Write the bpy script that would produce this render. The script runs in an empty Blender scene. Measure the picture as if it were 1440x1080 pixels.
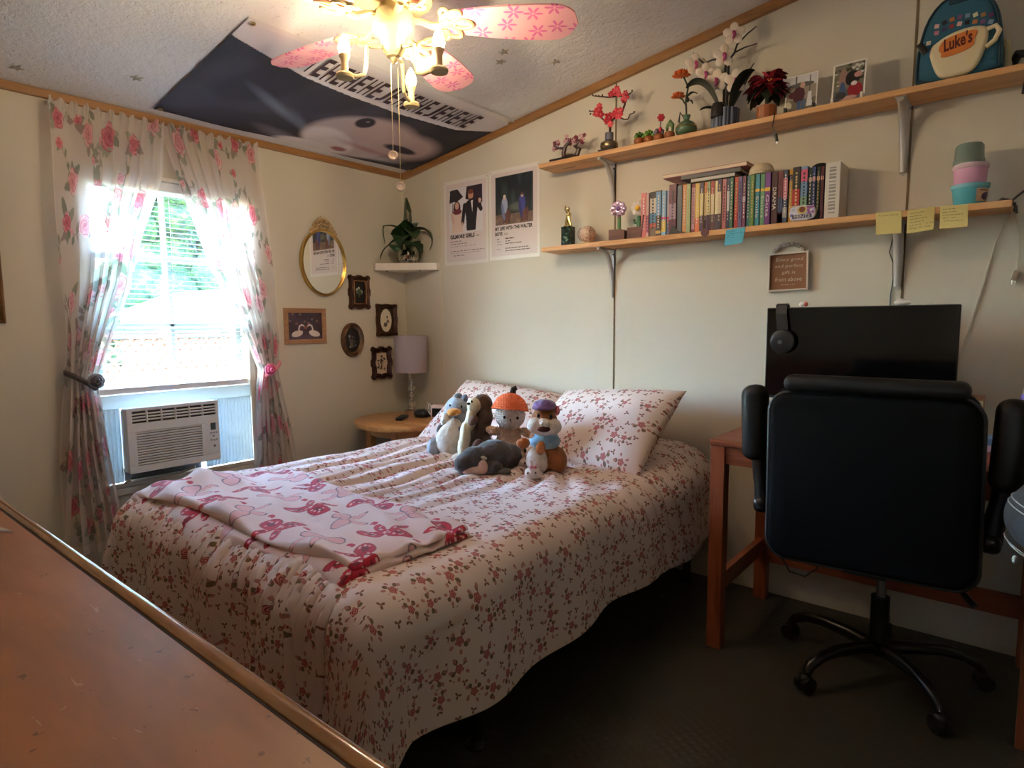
import bpy, bmesh, math, random
import numpy as np
from mathutils import Vector, Matrix, Euler

S = bpy.context.scene
COL = S.collection
PI = math.pi
random.seed(7)
RNG = np.random.default_rng(11)

# ------------------------------------------------------------------ camera, world, sun, exposure
cam_d = bpy.data.cameras.new('camera')
cam_d.sensor_width = 36.0
cam_d.lens = 867.0 / 1440.0 * 36.0
cam_d.clip_start = 0.03
cam_o = bpy.data.objects.new('camera', cam_d)
COL.objects.link(cam_o)
_R = [[0.7742322, 0.6328660, -0.0067159], [0.0574313, -0.0808196, -0.9950728], [-0.6302905, 0.7700317, -0.0989195]]
cam_o.matrix_world = Matrix(((_R[0][0], -_R[1][0], -_R[2][0], 3.10925),
                             (_R[0][1], -_R[1][1], -_R[2][1], -2.70692),
                             (_R[0][2], -_R[1][2], -_R[2][2], 1.17818), (0, 0, 0, 1)))
S.camera = cam_o

wd = bpy.data.worlds.new('sky')
S.world = wd
wd.use_nodes = True
_nt = wd.node_tree
_sky = _nt.nodes.new('ShaderNodeTexSky')
_sky.sky_type = 'NISHITA'
_sky.sun_disc = False
_sky.sun_elevation = math.radians(52)
_sky.sun_rotation = math.radians(200)
_bg = _nt.nodes['Background']
_nt.links.new(_sky.outputs[0], _bg.inputs['Color'])
_bg.inputs['Strength'].default_value = 10.5

sun_d = bpy.data.lights.new('sun', 'SUN')
sun_d.energy = 11.0
sun_d.angle = 0.009
sun_d.color = (1.0, 0.93, 0.82)
sun_o = bpy.data.objects.new('sun', sun_d)
COL.objects.link(sun_o)
sun_o.rotation_euler = Vector((0.30, 0.62, -0.75)).to_track_quat('-Z', 'Y').to_euler()

BULB = 280.0
S.view_settings.view_transform = 'Standard'
S.view_settings.look = 'None'
S.view_settings.gamma = 1.0
S.view_settings.use_curve_mapping = False
S.view_settings.exposure = 0.85
S.cycles.max_bounces = 10
S.cycles.diffuse_bounces = 5
S.cycles.transparent_max_bounces = 24
S.cycles.sample_clamp_indirect = 6.0
S.cycles.use_denoising = True
S.cycles.caustics_reflective = False
S.cycles.caustics_refractive = False

# ------------------------------------------------------------------ colour + node helpers
def lin(c):
    return tuple((x / 12.92 if x <= 0.04045 else ((x + 0.055) / 1.055) ** 2.4) for x in (v / 255.0 for v in c))

def L4(c):
    return (*lin(c), 1.0)

class NT:
    def __init__(s, m):
        m.use_nodes = True
        s.t = m.node_tree
        s.b = s.t.nodes['Principled BSDF']
        s.out = s.t.nodes['Material Output']
    def n(s, ty, **kw):
        x = s.t.nodes.new('ShaderNode' + ty)
        for k, v in kw.items():
            setattr(x, k, v)
        return x
    def set(s, sock, v):
        if isinstance(v, bpy.types.NodeSocket):
            s.t.links.new(v, sock)
        elif isinstance(v, (tuple, list)) and len(v) == 3 and sock.type == 'RGBA':
            sock.default_value = (*v, 1.0)
        else:
            sock.default_value = v
    def math(s, op, a, b=0.0, c=0.0, clamp=False):
        x = s.n('Math', operation=op, use_clamp=clamp)
        s.set(x.inputs[0], a); s.set(x.inputs[1], b); s.set(x.inputs[2], c)
        return x.outputs[0]
    def vmath(s, op, a, b=None, scale=None):
        x = s.n('VectorMath', operation=op)
        s.set(x.inputs[0], a)
        if b is not None: s.set(x.inputs[1], b)
        if scale is not None: s.set(x.inputs['Scale'], scale)
        return x.outputs['Value'] if op in ('LENGTH', 'DISTANCE', 'DOT_PRODUCT') else x.outputs[0]
    def mix(s, f, a, b, blend='MIX'):
        x = s.n('Mix', data_type='RGBA', blend_type=blend)
        s.set(x.inputs[0], f); s.set(x.inputs[6], a); s.set(x.inputs[7], b)
        return x.outputs[2]
    def coord(s, which='Object'):
        return s.n('TexCoord').outputs[which]
    def mapping(s, v, scale=(1, 1, 1), rot=(0, 0, 0), loc=(0, 0, 0)):
        x = s.n('Mapping')
        s.set(x.inputs[0], v)
        x.inputs['Scale'].default_value = scale
        x.inputs['Rotation'].default_value = rot
        x.inputs['Location'].default_value = loc
        return x.outputs[0]
    def noise(s, v, scale=5.0, detail=3.0, rough=0.5, dist=0.0):
        x = s.n('TexNoise')
        s.set(x.inputs['Vector'], v)
        x.inputs['Scale'].default_value = scale
        x.inputs['Detail'].default_value = detail
        x.inputs['Roughness'].default_value = rough
        x.inputs['Distortion'].default_value = dist
        return x.outputs[0]
    def vor(s, v, scale=5.0, rand=1.0, dim='3D', feature='F1'):
        x = s.n('TexVoronoi', voronoi_dimensions=dim, feature=feature)
        s.set(x.inputs['Vector'], v)
        x.inputs['Scale'].default_value = scale
        x.inputs['Randomness'].default_value = rand
        return x
    def ramp(s, f, stops):
        x = s.n('ValToRGB')
        s.set(x.inputs[0], f)
        e = x.color_ramp.elements
        while len(e) < len(stops): e.new(0.5)
        for k, (p, c) in enumerate(stops):
            e[k].position = p; e[k].color = (*c, 1.0) if len(c) == 3 else c
        return x.outputs[0]
    def less(s, a, b): return s.math('LESS_THAN', a, b)
    def bump(s, h, strength=0.3, dist=0.01):
        x = s.n('Bump')
        x.inputs['Strength'].default_value = strength
        x.inputs['Distance'].default_value = dist
        s.set(x.inputs['Height'], h)
        s.t.links.new(x.outputs[0], s.b.inputs['Normal'])
    def base(s, c): s.set(s.b.inputs['Base Color'], c)

_MC = {}
def mat(name, rgb=None, rough=0.6, metal=0.0, spec=0.5, bump=None, var=None, sheen=0.0, emit=None, coat=0.0, alpha=None, trans=0.0):
    """plain procedural material; rgb in 0-255 sRGB; bump=(scale,strength,dist); var=(scale,amount)"""
    if name in _MC: return _MC[name]
    m = bpy.data.materials.new(name)
    T = NT(m)
    T.b.inputs['Base Color'].default_value = L4(rgb)
    T.b.inputs['Roughness'].default_value = rough
    T.b.inputs['Metallic'].default_value = metal
    T.b.inputs['Specular IOR Level'].default_value = spec
    if sheen: T.b.inputs['Sheen Weight'].default_value = sheen
    if coat: T.b.inputs['Coat Weight'].default_value = coat
    if trans: T.b.inputs['Transmission Weight'].default_value = trans
    if emit:
        T.b.inputs['Emission Color'].default_value = L4(emit[0]); T.b.inputs['Emission Strength'].default_value = emit[1]
    if var or bump:
        co = T.coord('Object')
        if var:
            f = T.noise(co, var[0], 3.0)
            lo = tuple(x * (1 - var[1]) for x in lin(rgb)); hi = tuple(min(1, x * (1 + var[1])) for x in lin(rgb))
            T.base(T.ramp(f, [(0.3, lo), (0.7, hi)]))
        if bump:
            T.bump(T.noise(co, bump[0], 4.0), bump[1], bump[2])
    _MC[name] = m
    return m

def custom(name, fn):
    if name in _MC: return _MC[name]
    m = bpy.data.materials.new(name)
    fn(NT(m), m)
    _MC[name] = m
    return m

def wood(name, c1, c2, axis='x', scale=1.0, rough=0.45, coat=0.0, knots=True):
    def fn(T, m):
        co = T.coord('Object')
        st = {'x': (1.2, 14, 14), 'y': (14, 1.2, 14), 'z': (14, 14, 1.2)}[axis]
        v = T.mapping(co, tuple(k * scale for k in st))
        f = T.noise(v, 2.2, 5.0, 0.6, 0.6)
        g = T.noise(v, 9.0, 2.0, 0.5)
        c = T.ramp(f, [(0.3, lin(c2)), (0.52, lin(c1)), (0.75, tuple(min(1, x * 1.12) for x in lin(c1)))])
        c = T.mix(T.math('MULTIPLY', g, 0.35), c, lin(c2))
        if knots:
            st2 = {'x': (2.2, 9, 9), 'y': (9, 2.2, 9), 'z': (9, 9, 2.2)}[axis]
            vo = T.vor(T.mapping(co, st2), 1.0, 1.0)
            k = T.less(vo.outputs['Distance'], 0.10)
            c = T.mix(T.math('MULTIPLY', k, 0.6), c, tuple(x * 0.35 for x in lin(c2)))
        T.base(c)
        T.b.inputs['Roughness'].default_value = rough
        if coat: T.b.inputs['Coat Weight'].default_value = coat
        T.bump(f, 0.08, 0.002)
    return custom(name, fn)

def printed(name, rough=0.6, coat=0.0, spec=0.4):
    def fn(T, m):
        a = T.n('VertexColor', layer_name='Col')
        T.base(a.outputs[0])
        T.b.inputs['Roughness'].default_value = rough
        T.b.inputs['Specular IOR Level'].default_value = spec
    return custom(name, fn)

# ------------------------------------------------------------------ mesh builder
def loc_of(o):
    v = Vector((0, 0, 0))
    while o is not None:
        v += Vector(o.location); o = o.parent
    return v

class B:
    def __init__(s): s.v, s.f, s.mi, s.k = [], [], [], 0
    def add(s, vs, fs, k=None):
        o = len(s.v)
        s.v += [tuple(map(float, x)) for x in vs]
        s.f += [tuple(i + o for i in f) for f in fs]
        s.mi += [s.k if k is None else k] * len(fs)
        return s
    def box(s, c, size, rot=None, bev=0.0, seg=2, k=None):
        bm = bmesh.new()
        bmesh.ops.create_cube(bm, size=1.0)
        bmesh.ops.scale(bm, vec=size, verts=bm.verts)
        if bev > 0:
            bmesh.ops.bevel(bm, geom=list(bm.edges), offset=min(bev, min(size) * 0.49), segments=seg, profile=0.5, affect='EDGES')
        M = Matrix.Translation(c) @ (Euler(rot).to_matrix().to_4x4() if rot else Matrix.Identity(4))
        bm.verts.index_update()
        s.add([M @ x.co for x in bm.verts], [[q.index for q in f.verts] for f in bm.faces], k)
        bm.free()
        return s
    def lohi(s, lo, hi, bev=0.0, seg=2, k=None):
        return s.box([(a + b) / 2 for a, b in zip(lo, hi)], [abs(b - a) for a, b in zip(lo, hi)], None, bev, seg, k)
    def tube(s, pts, r, n=8, caps=True, closed=False, k=None):
        pts = [Vector(p) for p in pts]
        N = len(pts)
        rs = r if isinstance(r, (list, tuple)) else [r] * N
        up = Vector((0, 0, 1))
        vs, fs = [], []
        prev = None
        for i, p in enumerate(pts):
            if closed: d = pts[(i + 1) % N] - pts[i - 1]
            else: d = pts[min(i + 1, N - 1)] - pts[max(i - 1, 0)]
            d = d.normalized() if d.length > 1e-9 else Vector((0, 0, 1))
            if prev is None:
                a = d.cross(up if abs(d.z) < 0.95 else Vector((1, 0, 0))).normalized()
            else:
                a = (prev - d * prev.dot(d)); a = a.normalized() if a.length > 1e-6 else d.cross(up).normalized()
            prev = a
            b = d.cross(a)
            for j in range(n):
                t = 2 * PI * j / n
                vs.append(p + (a * math.cos(t) + b * math.sin(t)) * rs[i])
        M = N if closed else N - 1
        for i in range(M):
            for j in range(n):
                i2 = (i + 1) % N
                fs.append((i * n + j, i * n + (j + 1) % n, i2 * n + (j + 1) % n, i2 * n + j))
        if caps and not closed:
            fs.append(tuple(range(n))[::-1]); fs.append(tuple((N - 1) * n + j for j in range(n)))
        return s.add(vs, fs, k)
    def cyl(s, p0, p1, r0, r1=None, n=20, k=None):
        return s.tube([p0, p1], [r0, r0 if r1 is None else r1], n, True, False, k)
    def lathe(s, prof, at=(0, 0, 0), n=28, M=None, k=None):
        vs, fs = [], []
        M = M or Matrix.Identity(4)
        for r, z in prof:
            for j in range(n):
                t = 2 * PI * j / n
                vs.append(Vector(at) + M @ Vector((max(r, 1e-5) * math.cos(t), max(r, 1e-5) * math.sin(t), z)))
        for i in range(len(prof) - 1):
            for j in range(n):
                fs.append((i * n + j, i * n + (j + 1) % n, (i + 1) * n + (j + 1) % n, (i + 1) * n + j))
        fs.append(tuple(range(n))[::-1]); fs.append(tuple((len(prof) - 1) * n + j for j in range(n)))
        return s.add(vs, fs, k)
    def ell(s, c, r, rot=None, n=14, k=None):
        R_ = Euler(rot).to_matrix() if rot else Matrix.Identity(3)
        vs, fs = [], []
        m = max(6, n // 2 + 2)
        for i in range(m + 1):
            a = PI * i / m
            for j in range(n):
                t = 2 * PI * j / n
                p = Vector((math.sin(a) * math.cos(t) * r[0], math.sin(a) * math.sin(t) * r[1], math.cos(a) * r[2]))
                if i in (0, m): p = p + Vector((1e-5 * math.cos(t), 1e-5 * math.sin(t), 0))
                vs.append(Vector(c) + R_ @ p)
        for i in range(m):
            for j in range(n):
                fs.append((i * n + j, (i + 1) * n + j, (i + 1) * n + (j + 1) % n, i * n + (j + 1) % n))
        return s.add(vs, fs, k)
    def prism(s, pts, h, M, k=None):
        """2D outline extruded from 0 to h along local z, placed with matrix M"""
        n = len(pts)
        vs = [M @ Vector((x, y, 0)) for x, y in pts] + [M @ Vector((x, y, h)) for x, y in pts]
        fs = [tuple(range(n))[::-1], tuple(range(n, 2 * n))] + [(i, (i + 1) % n, n + (i + 1) % n, n + i) for i in range(n)]
        return s.add(vs, fs, k)
    def ring(s, path, prof, M, k=None):
        """profile [(inward offset, height)] swept round a closed 2D path (counter-clockwise)"""
        P = [Vector((x, y)) for x, y in path]
        n = len(P)
        vs, fs = [], []
        nor = []
        for i in range(n):
            d = (P[(i + 1) % n] - P[i - 1])
            nor.append(Vector((-d.y, d.x)).normalized())
        for o_, h in prof:
            for i in range(n):
                q = P[i] + nor[i] * o_
                vs.append(M @ Vector((q.x, q.y, h)))
        for a in range(len(prof) - 1):
            for i in range(n):
                j = (i + 1) % n
                fs.append((a * n + i, a * n + j, (a + 1) * n + j, (a + 1) * n + i))
        return s.add(vs, fs, k)
    def build(s, name, mats, parent=None, smooth=True, world=True, angle=40):
        me = bpy.data.meshes.new(name)
        o_ = loc_of(parent) if (parent is not None and world) else Vector((0, 0, 0))
        vs = [(x - o_.x, y - o_.y, z - o_.z) for x, y, z in s.v]
        me.from_pydata(vs, [], s.f)
        for m in (mats if isinstance(mats, (list, tuple)) else [mats]): me.materials.append(m)
        if len(me.materials) > 1: me.polygons.foreach_set('material_index', s.mi)
        if smooth:
            me.polygons.foreach_set('use_smooth', [True] * len(me.polygons))
            me.set_sharp_from_angle(angle=math.radians(angle))
        me.update()
        o = bpy.data.objects.new(name, me)
        COL.objects.link(o)
        if parent is not None: o.parent = parent
        return o

def thing(name, label, cat, loc=(0, 0, 0), rotz=0.0, group=None):
    o = bpy.data.objects.new(name, None)
    o.empty_display_size = 0.05
    COL.objects.link(o)
    o.location = loc
    o.rotation_euler = (0, 0, rotz)
    return tag(o, label, cat, group)

def tag(o, label, cat, group=None):
    o['label'] = label; o['category'] = cat
    if group: o['group'] = group
    return o

def seat_at(o, loc):
    """move a single-mesh thing's origin to loc, keeping the geometry where it is"""
    v = Vector(loc)
    o.data.transform(Matrix.Translation(-v))
    o.location = v
    return o

def struct(o, label=None):
    o['kind'] = 'structure'
    if label: o['label'] = label
    return o

# matrices: local (a, b, h) -> wall coordinates
M_L = Matrix(((0, 0, 1, 0), (1, 0, 0, 0), (0, 1, 0, 0), (0, 0, 0, 1)))     # window wall: a = y, b = z, h = x
M_B = Matrix(((1, 0, 0, 0), (0, 0, -1, 0), (0, 1, 0, 0), (0, 0, 0, 1)))    # shelf wall: a = x, b = z, h = -y

_TC = {}
def text_geo(s, bold=0.0):
    if (s, bold) in _TC: return _TC[(s, bold)]
    cu = bpy.data.curves.new('t', 'FONT')
    cu.body = s; cu.size = 1.0; cu.resolution_u = 2; cu.offset = bold
    ob = bpy.data.objects.new('t', cu)
    COL.objects.link(ob)
    dg = bpy.context.evaluated_depsgraph_get()
    me = bpy.data.meshes.new_from_object(ob.evaluated_get(dg))
    vs = np.array([v.co[:2] for v in me.vertices]) if len(me.vertices) else np.zeros((1, 2))
    fs = [tuple(p.vertices) for p in me.polygons]
    bpy.data.objects.remove(ob); bpy.data.curves.remove(cu); bpy.data.meshes.remove(me)
    lo = vs.min(0); hi = vs.max(0)
    _TC[(s, bold)] = ((vs - lo) / np.maximum(hi - lo, 1e-6), fs, (hi - lo)[0] / max((hi - lo)[1], 1e-6))
    return _TC[(s, bold)]

def text(b, s, o, u, v, w, h, k=None, slant=0.0, bold=0.0):
    """flat lettering filling the box at corner o, along unit vectors u (reading) and v (up)"""
    g, fs, _ = text_geo(s, bold)
    o, u, v = Vector(o), Vector(u), Vector(v)
    b.add([o + u * (float(p[0]) * w + float(p[1]) * h * slant) + v * (float(p[1]) * h) for p in g], fs, k)

# ------------------------------------------------------------------ numpy painter for printed surfaces
class Paint:
    def __init__(s, U, V, bg):
        s.u, s.v = np.asarray(U, float).ravel(), np.asarray(V, float).ravel()
        s.c = np.tile(np.array(lin(bg)), (s.u.size, 1))
        s.a = np.zeros(s.u.size)
    def put(s, m, col, soft=None):
        c = np.array(lin(col))
        w = m.astype(float)[:, None] if m.dtype == bool else m[:, None]
        s.c = s.c * (1 - w) + c * w
        s.a = np.maximum(s.a, w[:, 0])
    def loc(s, cx, cy, rot=0.0):
        c_, s_ = math.cos(rot), math.sin(rot)
        du, dv = s.u - cx, s.v - cy
        return du * c_ + dv * s_, -du * s_ + dv * c_
    def ell(s, cx, cy, rx, ry, col, rot=0.0, soft=0.0, op=1.0):
        a, b = s.loc(cx, cy, rot)
        d = np.sqrt((a / rx) ** 2 + (b / ry) ** 2)
        s.put(np.clip((1 - d) / soft, 0, 1) * op if soft > 0 else (d < 1).astype(float) * op, col)
    def rect(s, x0, y0, x1, y1, col, op=1.0):
        s.put(((s.u >= x0) & (s.u <= x1) & (s.v >= y0) & (s.v <= y1)).astype(float) * op, col)
    def line(s, pts, w, col):
        m = np.zeros(s.u.size, bool)
        for (x0, y0), (x1, y1) in zip(pts[:-1], pts[1:]):
            dx, dy = x1 - x0, y1 - y0
            t = np.clip(((s.u - x0) * dx + (s.v - y0) * dy) / (dx * dx + dy * dy + 1e-12), 0, 1)
            m |= np.hypot(s.u - x0 - t * dx, s.v - y0 - t * dy) < w
        s.put(m, col)
    def leaf(s, cx, cy, ln, wd, rot, col):
        a, b = s.loc(cx, cy, rot)
        t = a / ln
        s.put((t > 0) & (t < 1) & (np.abs(b) < wd * np.sin(np.clip(t, 0, 1) * PI) ** 0.8), col)
    def poly(s, pts, col):
        m = np.zeros(s.u.size, bool)
        n = len(pts)
        for i in range(n):
            x0, y0 = pts[i]; x1, y1 = pts[(i + 1) % n]
            if y0 == y1: continue
            c = ((s.v >= min(y0, y1)) & (s.v < max(y0, y1)))
            m ^= c & (s.u < x0 + (s.v - y0) * (x1 - x0) / (y1 - y0))
        s.put(m, col)
    def rose(s, cx, cy, r, cols, rot=0.0):
        """petalled rose: cols = (outer, mid, dark)"""
        a, b = s.loc(cx, cy, rot)
        d = np.hypot(a, b); th = np.arctan2(b, a)
        s.put(d < r * (0.86 + 0.14 * np.cos(5 * th)), cols[0])
        s.put((d < r * (0.62 + 0.10 * np.cos(5 * th + 1.5))), cols[1])
        s.put((d < r) & (np.abs(np.sin(d / r * 8.5 + th * 1.0)) < 0.28) & (d > r * 0.15), cols[2])
        s.put(d < r * 0.16, cols[2])

def grid_mesh(name, U, V, X, Y, Z, col=None, mats=None, parent=None, smooth=True, uv=True, solid=0.0, offset=0.0):
    """numpy grid (shape nu x nv) to one mesh object with optional print colours"""
    nu, nv = X.shape
    o_ = loc_of(parent)
    co = np.stack([X - o_.x, Y - o_.y, Z - o_.z], -1).reshape(-1, 3)
    i = np.arange(nu * nv).reshape(nu, nv)
    q = np.stack([i[:-1, :-1], i[1:, :-1], i[1:, 1:], i[:-1, 1:]], -1).reshape(-1, 4)
    me = bpy.data.meshes.new(name)
    me.vertices.add(len(co)); me.vertices.foreach_set('co', co.ravel())
    me.loops.add(q.size); me.loops.foreach_set('vertex_index', q.ravel().astype(np.int32))
    me.polygons.add(len(q)); me.polygons.foreach_set('loop_start', np.arange(0, q.size, 4, dtype=np.int32))
    me.polygons.foreach_set('use_smooth', np.full(len(q), smooth))
    me.update(calc_edges=True)
    if uv:
        l = me.uv_layers.new(name='UVMap')
        w = np.stack([U.ravel(), V.ravel()], -1)[q.ravel()]
        l.data.foreach_set('uv', w.ravel().astype(np.float32))
    if col is not None:
        at = me.color_attributes.new('Col', 'FLOAT_COLOR', 'POINT')
        c = np.ones((nu * nv, 4), np.float32); c[:, :col.shape[1]] = col
        at.data.foreach_set('color', c.ravel())
    for m in (mats if isinstance(mats, (list, tuple)) else [mats]):
        if m: me.materials.append(m)
    o = bpy.data.objects.new(name, me)
    COL.objects.link(o)
    if parent is not None: o.parent = parent
    if solid:
        md = o.modifiers.new('thick', 'SOLIDIFY'); md.thickness = solid; md.offset = offset
    return o

def flat_print(name, M, a0, b0, a1, b1, h, fn, res=0.003, bg=(255, 255, 255), mats=None, parent=None):
    nu = max(2, int((a1 - a0) / res) + 1); nv = max(2, int((b1 - b0) / res) + 1)
    A, Bb = np.meshgrid(np.linspace(a0, a1, nu), np.linspace(b0, b1, nv), indexing='ij')
    p = Paint(A, Bb, bg)
    fn(p)
    m = np.array(M)
    X, Y, Z = [m[r, 0] * A + m[r, 1] * Bb + m[r, 2] * h + m[r, 3] for r in range(3)]
    return grid_mesh(name, A, Bb, X, Y, Z, p.c, mats or printed('printed paper'), parent, smooth=False)

def soften(o, vox, it=3, fac=0.6, noise=None):
    """fuse the lobes of a soft body into one skin"""
    r = o.modifiers.new('fuse', 'REMESH'); r.mode = 'VOXEL'; r.voxel_size = vox; r.use_smooth_shade = True
    sm = o.modifiers.new('smooth', 'SMOOTH'); sm.iterations = it; sm.factor = fac
    if noise:
        tx = bpy.data.textures.get('pile %g' % noise) or bpy.data.textures.new('pile %g' % noise, 'CLOUDS')
        tx.noise_scale = noise; tx.noise_depth = 2
        dp = o.modifiers.new('pile', 'DISPLACE'); dp.texture = tx; dp.strength = noise * .55; dp.mid_level = .5; dp.texture_coords = 'LOCAL'
    return o

def wiggle(x, y, sc, seed=0):
    """cheap smooth pseudo noise on numpy arrays, about -1..1"""
    r = np.random.default_rng(seed)
    out = 0
    for k in range(6):
        a = r.uniform(0, 2 * PI); f = sc * r.uniform(0.6, 1.6); ph = r.uniform(0, 2 * PI)
        out = out + np.sin(f * (x * math.cos(a) + y * math.sin(a)) + ph)
    return out / 3.2

# ================================================================== ROOM SHELL
X1, Y0 = 4.1, -3.7
def ceil_z(x): return 2.125 + 0.147 * x

def _wall(T, m):
    co = T.coord('Object')
    f = T.noise(co, 1.3, 2.0)
    T.base(T.ramp(f, [(0.3, lin((208, 201, 184))), (0.7, lin((215, 208, 192)))]))
    T.b.inputs['Roughness'].default_value = 0.62
    T.b.inputs['Specular IOR Level'].default_value = 0.25
    T.bump(T.noise(T.mapping(co, (60, 60, 6)), 3.0, 3.0), 0.05, 0.002)
WALL = custom('painted panel wall', _wall)
def _ceil(T, m):
    co = T.coord('Object')
    n1 = T.noise(co, 55, 4.0, 0.65, 0.5)
    n2 = T.noise(co, 16, 3.0, 0.6, 0.4)
    specks = T.math('GREATER_THAN', T.noise(T.mapping(co, (1, 1.9, 1)), 42, 2.0, 0.5, 1.5), 0.69)
    T.base(T.mix(T.math('MULTIPLY', specks, 0.42), lin((236, 237, 238)), lin((148, 144, 140))))
    T.b.inputs['Roughness'].default_value = 0.9
    T.bump(T.math('ADD', n1, T.math('MULTIPLY', n2, 1.4)), 0.5, 0.008)
CEIL = custom('stippled ceiling', _ceil)
def _floor(T, m):
    co = T.coord('Object')
    f = T.noise(co, 2.0, 4.0)
    T.base(T.ramp(f, [(0.3, lin((54, 53, 47))), (0.7, lin((68, 66, 58)))]))
    T.b.inputs['Roughness'].default_value = 0.42
    v = T.mapping(co, (38, 38, 38), (0, 0, 0.5))
    vo = T.vor(v, 1.0, 0.0, '2D')
    T.bump(T.math('SMOOTH_MIN', T.math('MULTIPLY', vo.outputs['Distance'], 1.0), 0.45, 0.1), 0.35, 0.004)
FLOOR = custom('dark vinyl floor', _floor)
TRIM = wood('stained trim wood', (164, 118, 70), (122, 80, 40), 'y', 1.0, 0.4)
TRIMX = wood('stained trim wood along wall', (164, 118, 70), (122, 80, 40), 'x', 1.0, 0.4)

struct(B().lohi((-0.12, Y0 - .1, -0.1), (X1 + .1, 0.1, 0.0)).build('floor', FLOOR, smooth=False))
WY0, WY1, WZ0, WZ1 = -1.79, -1.07, 0.455, 1.85
b = B()
for lo, hi in (((-0.12, Y0, 0), (0, WY0, 2.13)), ((-0.12, WY1, 0), (0, 0.0, 2.13)),
               ((-0.12, WY0, 0), (0, WY1, WZ0)), ((-0.12, WY0, WZ1), (0, WY1, 2.13))):
    b.lohi(lo, hi)
struct(b.build('wall_left', WALL, smooth=False))
prof = [(-0.12, 0), (X1 + .1, 0), (X1 + .1, ceil_z(X1 + .1)), (-0.12, ceil_z(-0.12))]
b = B(); b.prism(prof, 0.1, M_B @ Matrix.Translation((0, 0, -0.1)))
struct(b.build('wall_back', WALL, smooth=False))
# wall behind the camera; its unseen window is added for fill light
FILLW = (2.95, 3.95, 0.95, 2.0)
b = B()
for q in ([(-.12, 0), (FILLW[0], 0), (FILLW[0], ceil_z(FILLW[0])), (-.12, ceil_z(-.12))], [(FILLW[1], 0), (X1 + .1, 0), (X1 + .1, ceil_z(X1 + .1)), (FILLW[1], ceil_z(FILLW[1]))],
          [(FILLW[0], 0), (FILLW[1], 0), (FILLW[1], FILLW[2]), (FILLW[0], FILLW[2])], [(FILLW[0], FILLW[3]), (FILLW[1], FILLW[3]), (FILLW[1], ceil_z(FILLW[1])), (FILLW[0], ceil_z(FILLW[0]))]):
    b.prism(q, 0.1, M_B @ Matrix.Translation((0, 0, -Y0)))
struct(b.build('wall_front', WALL, smooth=False))
b = B(); b.lohi((X1, Y0, 0), (X1 + 0.1, 0, ceil_z(X1)))
struct(b.build('wall_right', WALL, smooth=False))
b = B(); b.prism([(-0.12, ceil_z(-0.12)), (X1 + .1, ceil_z(X1 + .1)), (X1 + .1, ceil_z(X1 + .1) + .08), (-0.12, ceil_z(-0.12) + .08)], -Y0 + 0.2, M_B @ Matrix.Translation((0, 0, -0.1)))
struct(b.build('ceiling', CEIL, smooth=False))
b = B(); b.prism([(0, 2.094), (0.022, 2.094), (0.022, 2.126), (0.0, 2.124)], -Y0, Matrix(((1, 0, 0, 0), (0, 0, -1, 0), (0, 1, 0, 0), (0, 0, 0, 1))))
struct(b.build('trim_1', TRIM, smooth=False))
b = B(); b.prism([(0.022, 2.09), (X1, ceil_z(X1) - .038), (X1, ceil_z(X1)), (0.022, ceil_z(0.022))], 0.022, M_B)
struct(b.build('trim_2', TRIMX, smooth=False))
SEAM = mat('panel joint shadow gap', (120, 103, 76), 0.8)
SEAML = mat('panel joint strip', (212, 203, 182), 0.6)
for i, (x, m) in enumerate(((1.553, SEAM), (2.768, SEAM), (0.33, SEAML))):
    w = 0.0035 if m is SEAM else 0.012
    b = B().lohi((x - w, -0.003, 0.0), (x + w, 0.0, ceil_z(x) - 0.038))
    struct(b.build('trim_%d' % (3 + i), m, smooth=False))

# ------------------------------------------------------------------ window, structure
WHITE = mat('white painted vinyl', (228, 232, 233), 0.4)
OLDW = mat('aged white window paint', (222, 214, 196), 0.5, var=(8, 0.12))
win = B()
Mh = Matrix(M_L)
fr = [(WY0, WZ0), (WY1, WZ0), (WY1, WZ1), (WY0, WZ1)]
# jamb liner, then sashes
win.ring(fr, [(0, 0.012), (0.0, -0.12), (0.03, -0.12), (0.03, -0.02), (0.018, -0.01), (0.018, 0.012), (-0.012, 0.016), (-0.012, 0.001)], M_L)
wframe = struct(win.build('window_1', OLDW, smooth=False))
def sash(name, z0, z1, xo):
    r = [(WY0 + .03, z0), (WY1 - .03, z0), (WY1 - .03, z1), (WY0 + .03, z1)]
    b = B(); b.ring(r, [(0, xo - .012), (0, xo + .012), (0.035, xo + .012), (0.035, xo - .012), (0, xo - .012)], M_L)
    ym = (WY0 + WY1) / 2
    b.lohi((xo - .01, ym - .009, z0), (xo + .01, ym + .009, z1))
    b.lohi((xo - .01, WY0 + .03, (z0 + z1) / 2 - .008), (xo + .01, WY1 - .03, (z0 + z1) / 2 + .008))
    o = b.build(name, WHITE, wframe, smooth=False)
    g = B().lohi((xo - .002, WY0 + .06, z0 + .03), (xo + .002, WY1 - .06, z1 - .03))
    def _gl(T, m):
        tr = T.n('BsdfTransparent'); gl = T.n('BsdfGlossy'); mx = T.n('MixShader')
        tr.inputs[0].default_value = (0.93, 0.98, 0.98, 1); gl.inputs['Roughness'].default_value = 0.02
        mx.inputs[0].default_value = 0.05
        T.t.links.new(tr.outputs[0], mx.inputs[1]); T.t.links.new(gl.outputs[0], mx.inputs[2]); T.t.links.new(mx.outputs[0], T.out.inputs[0])
    g.build('pane', custom('window glass', _gl), o, smooth=False)
b = B(); b.ring([(FILLW[0], FILLW[2]), (FILLW[1], FILLW[2]), (FILLW[1], FILLW[3]), (FILLW[0], FILLW[3])], [(0, -Y0 - .01), (0, -Y0 + .1), (.04, -Y0 + .1), (.04, -Y0 - .01), (0, -Y0 - .01)], M_B)
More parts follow.
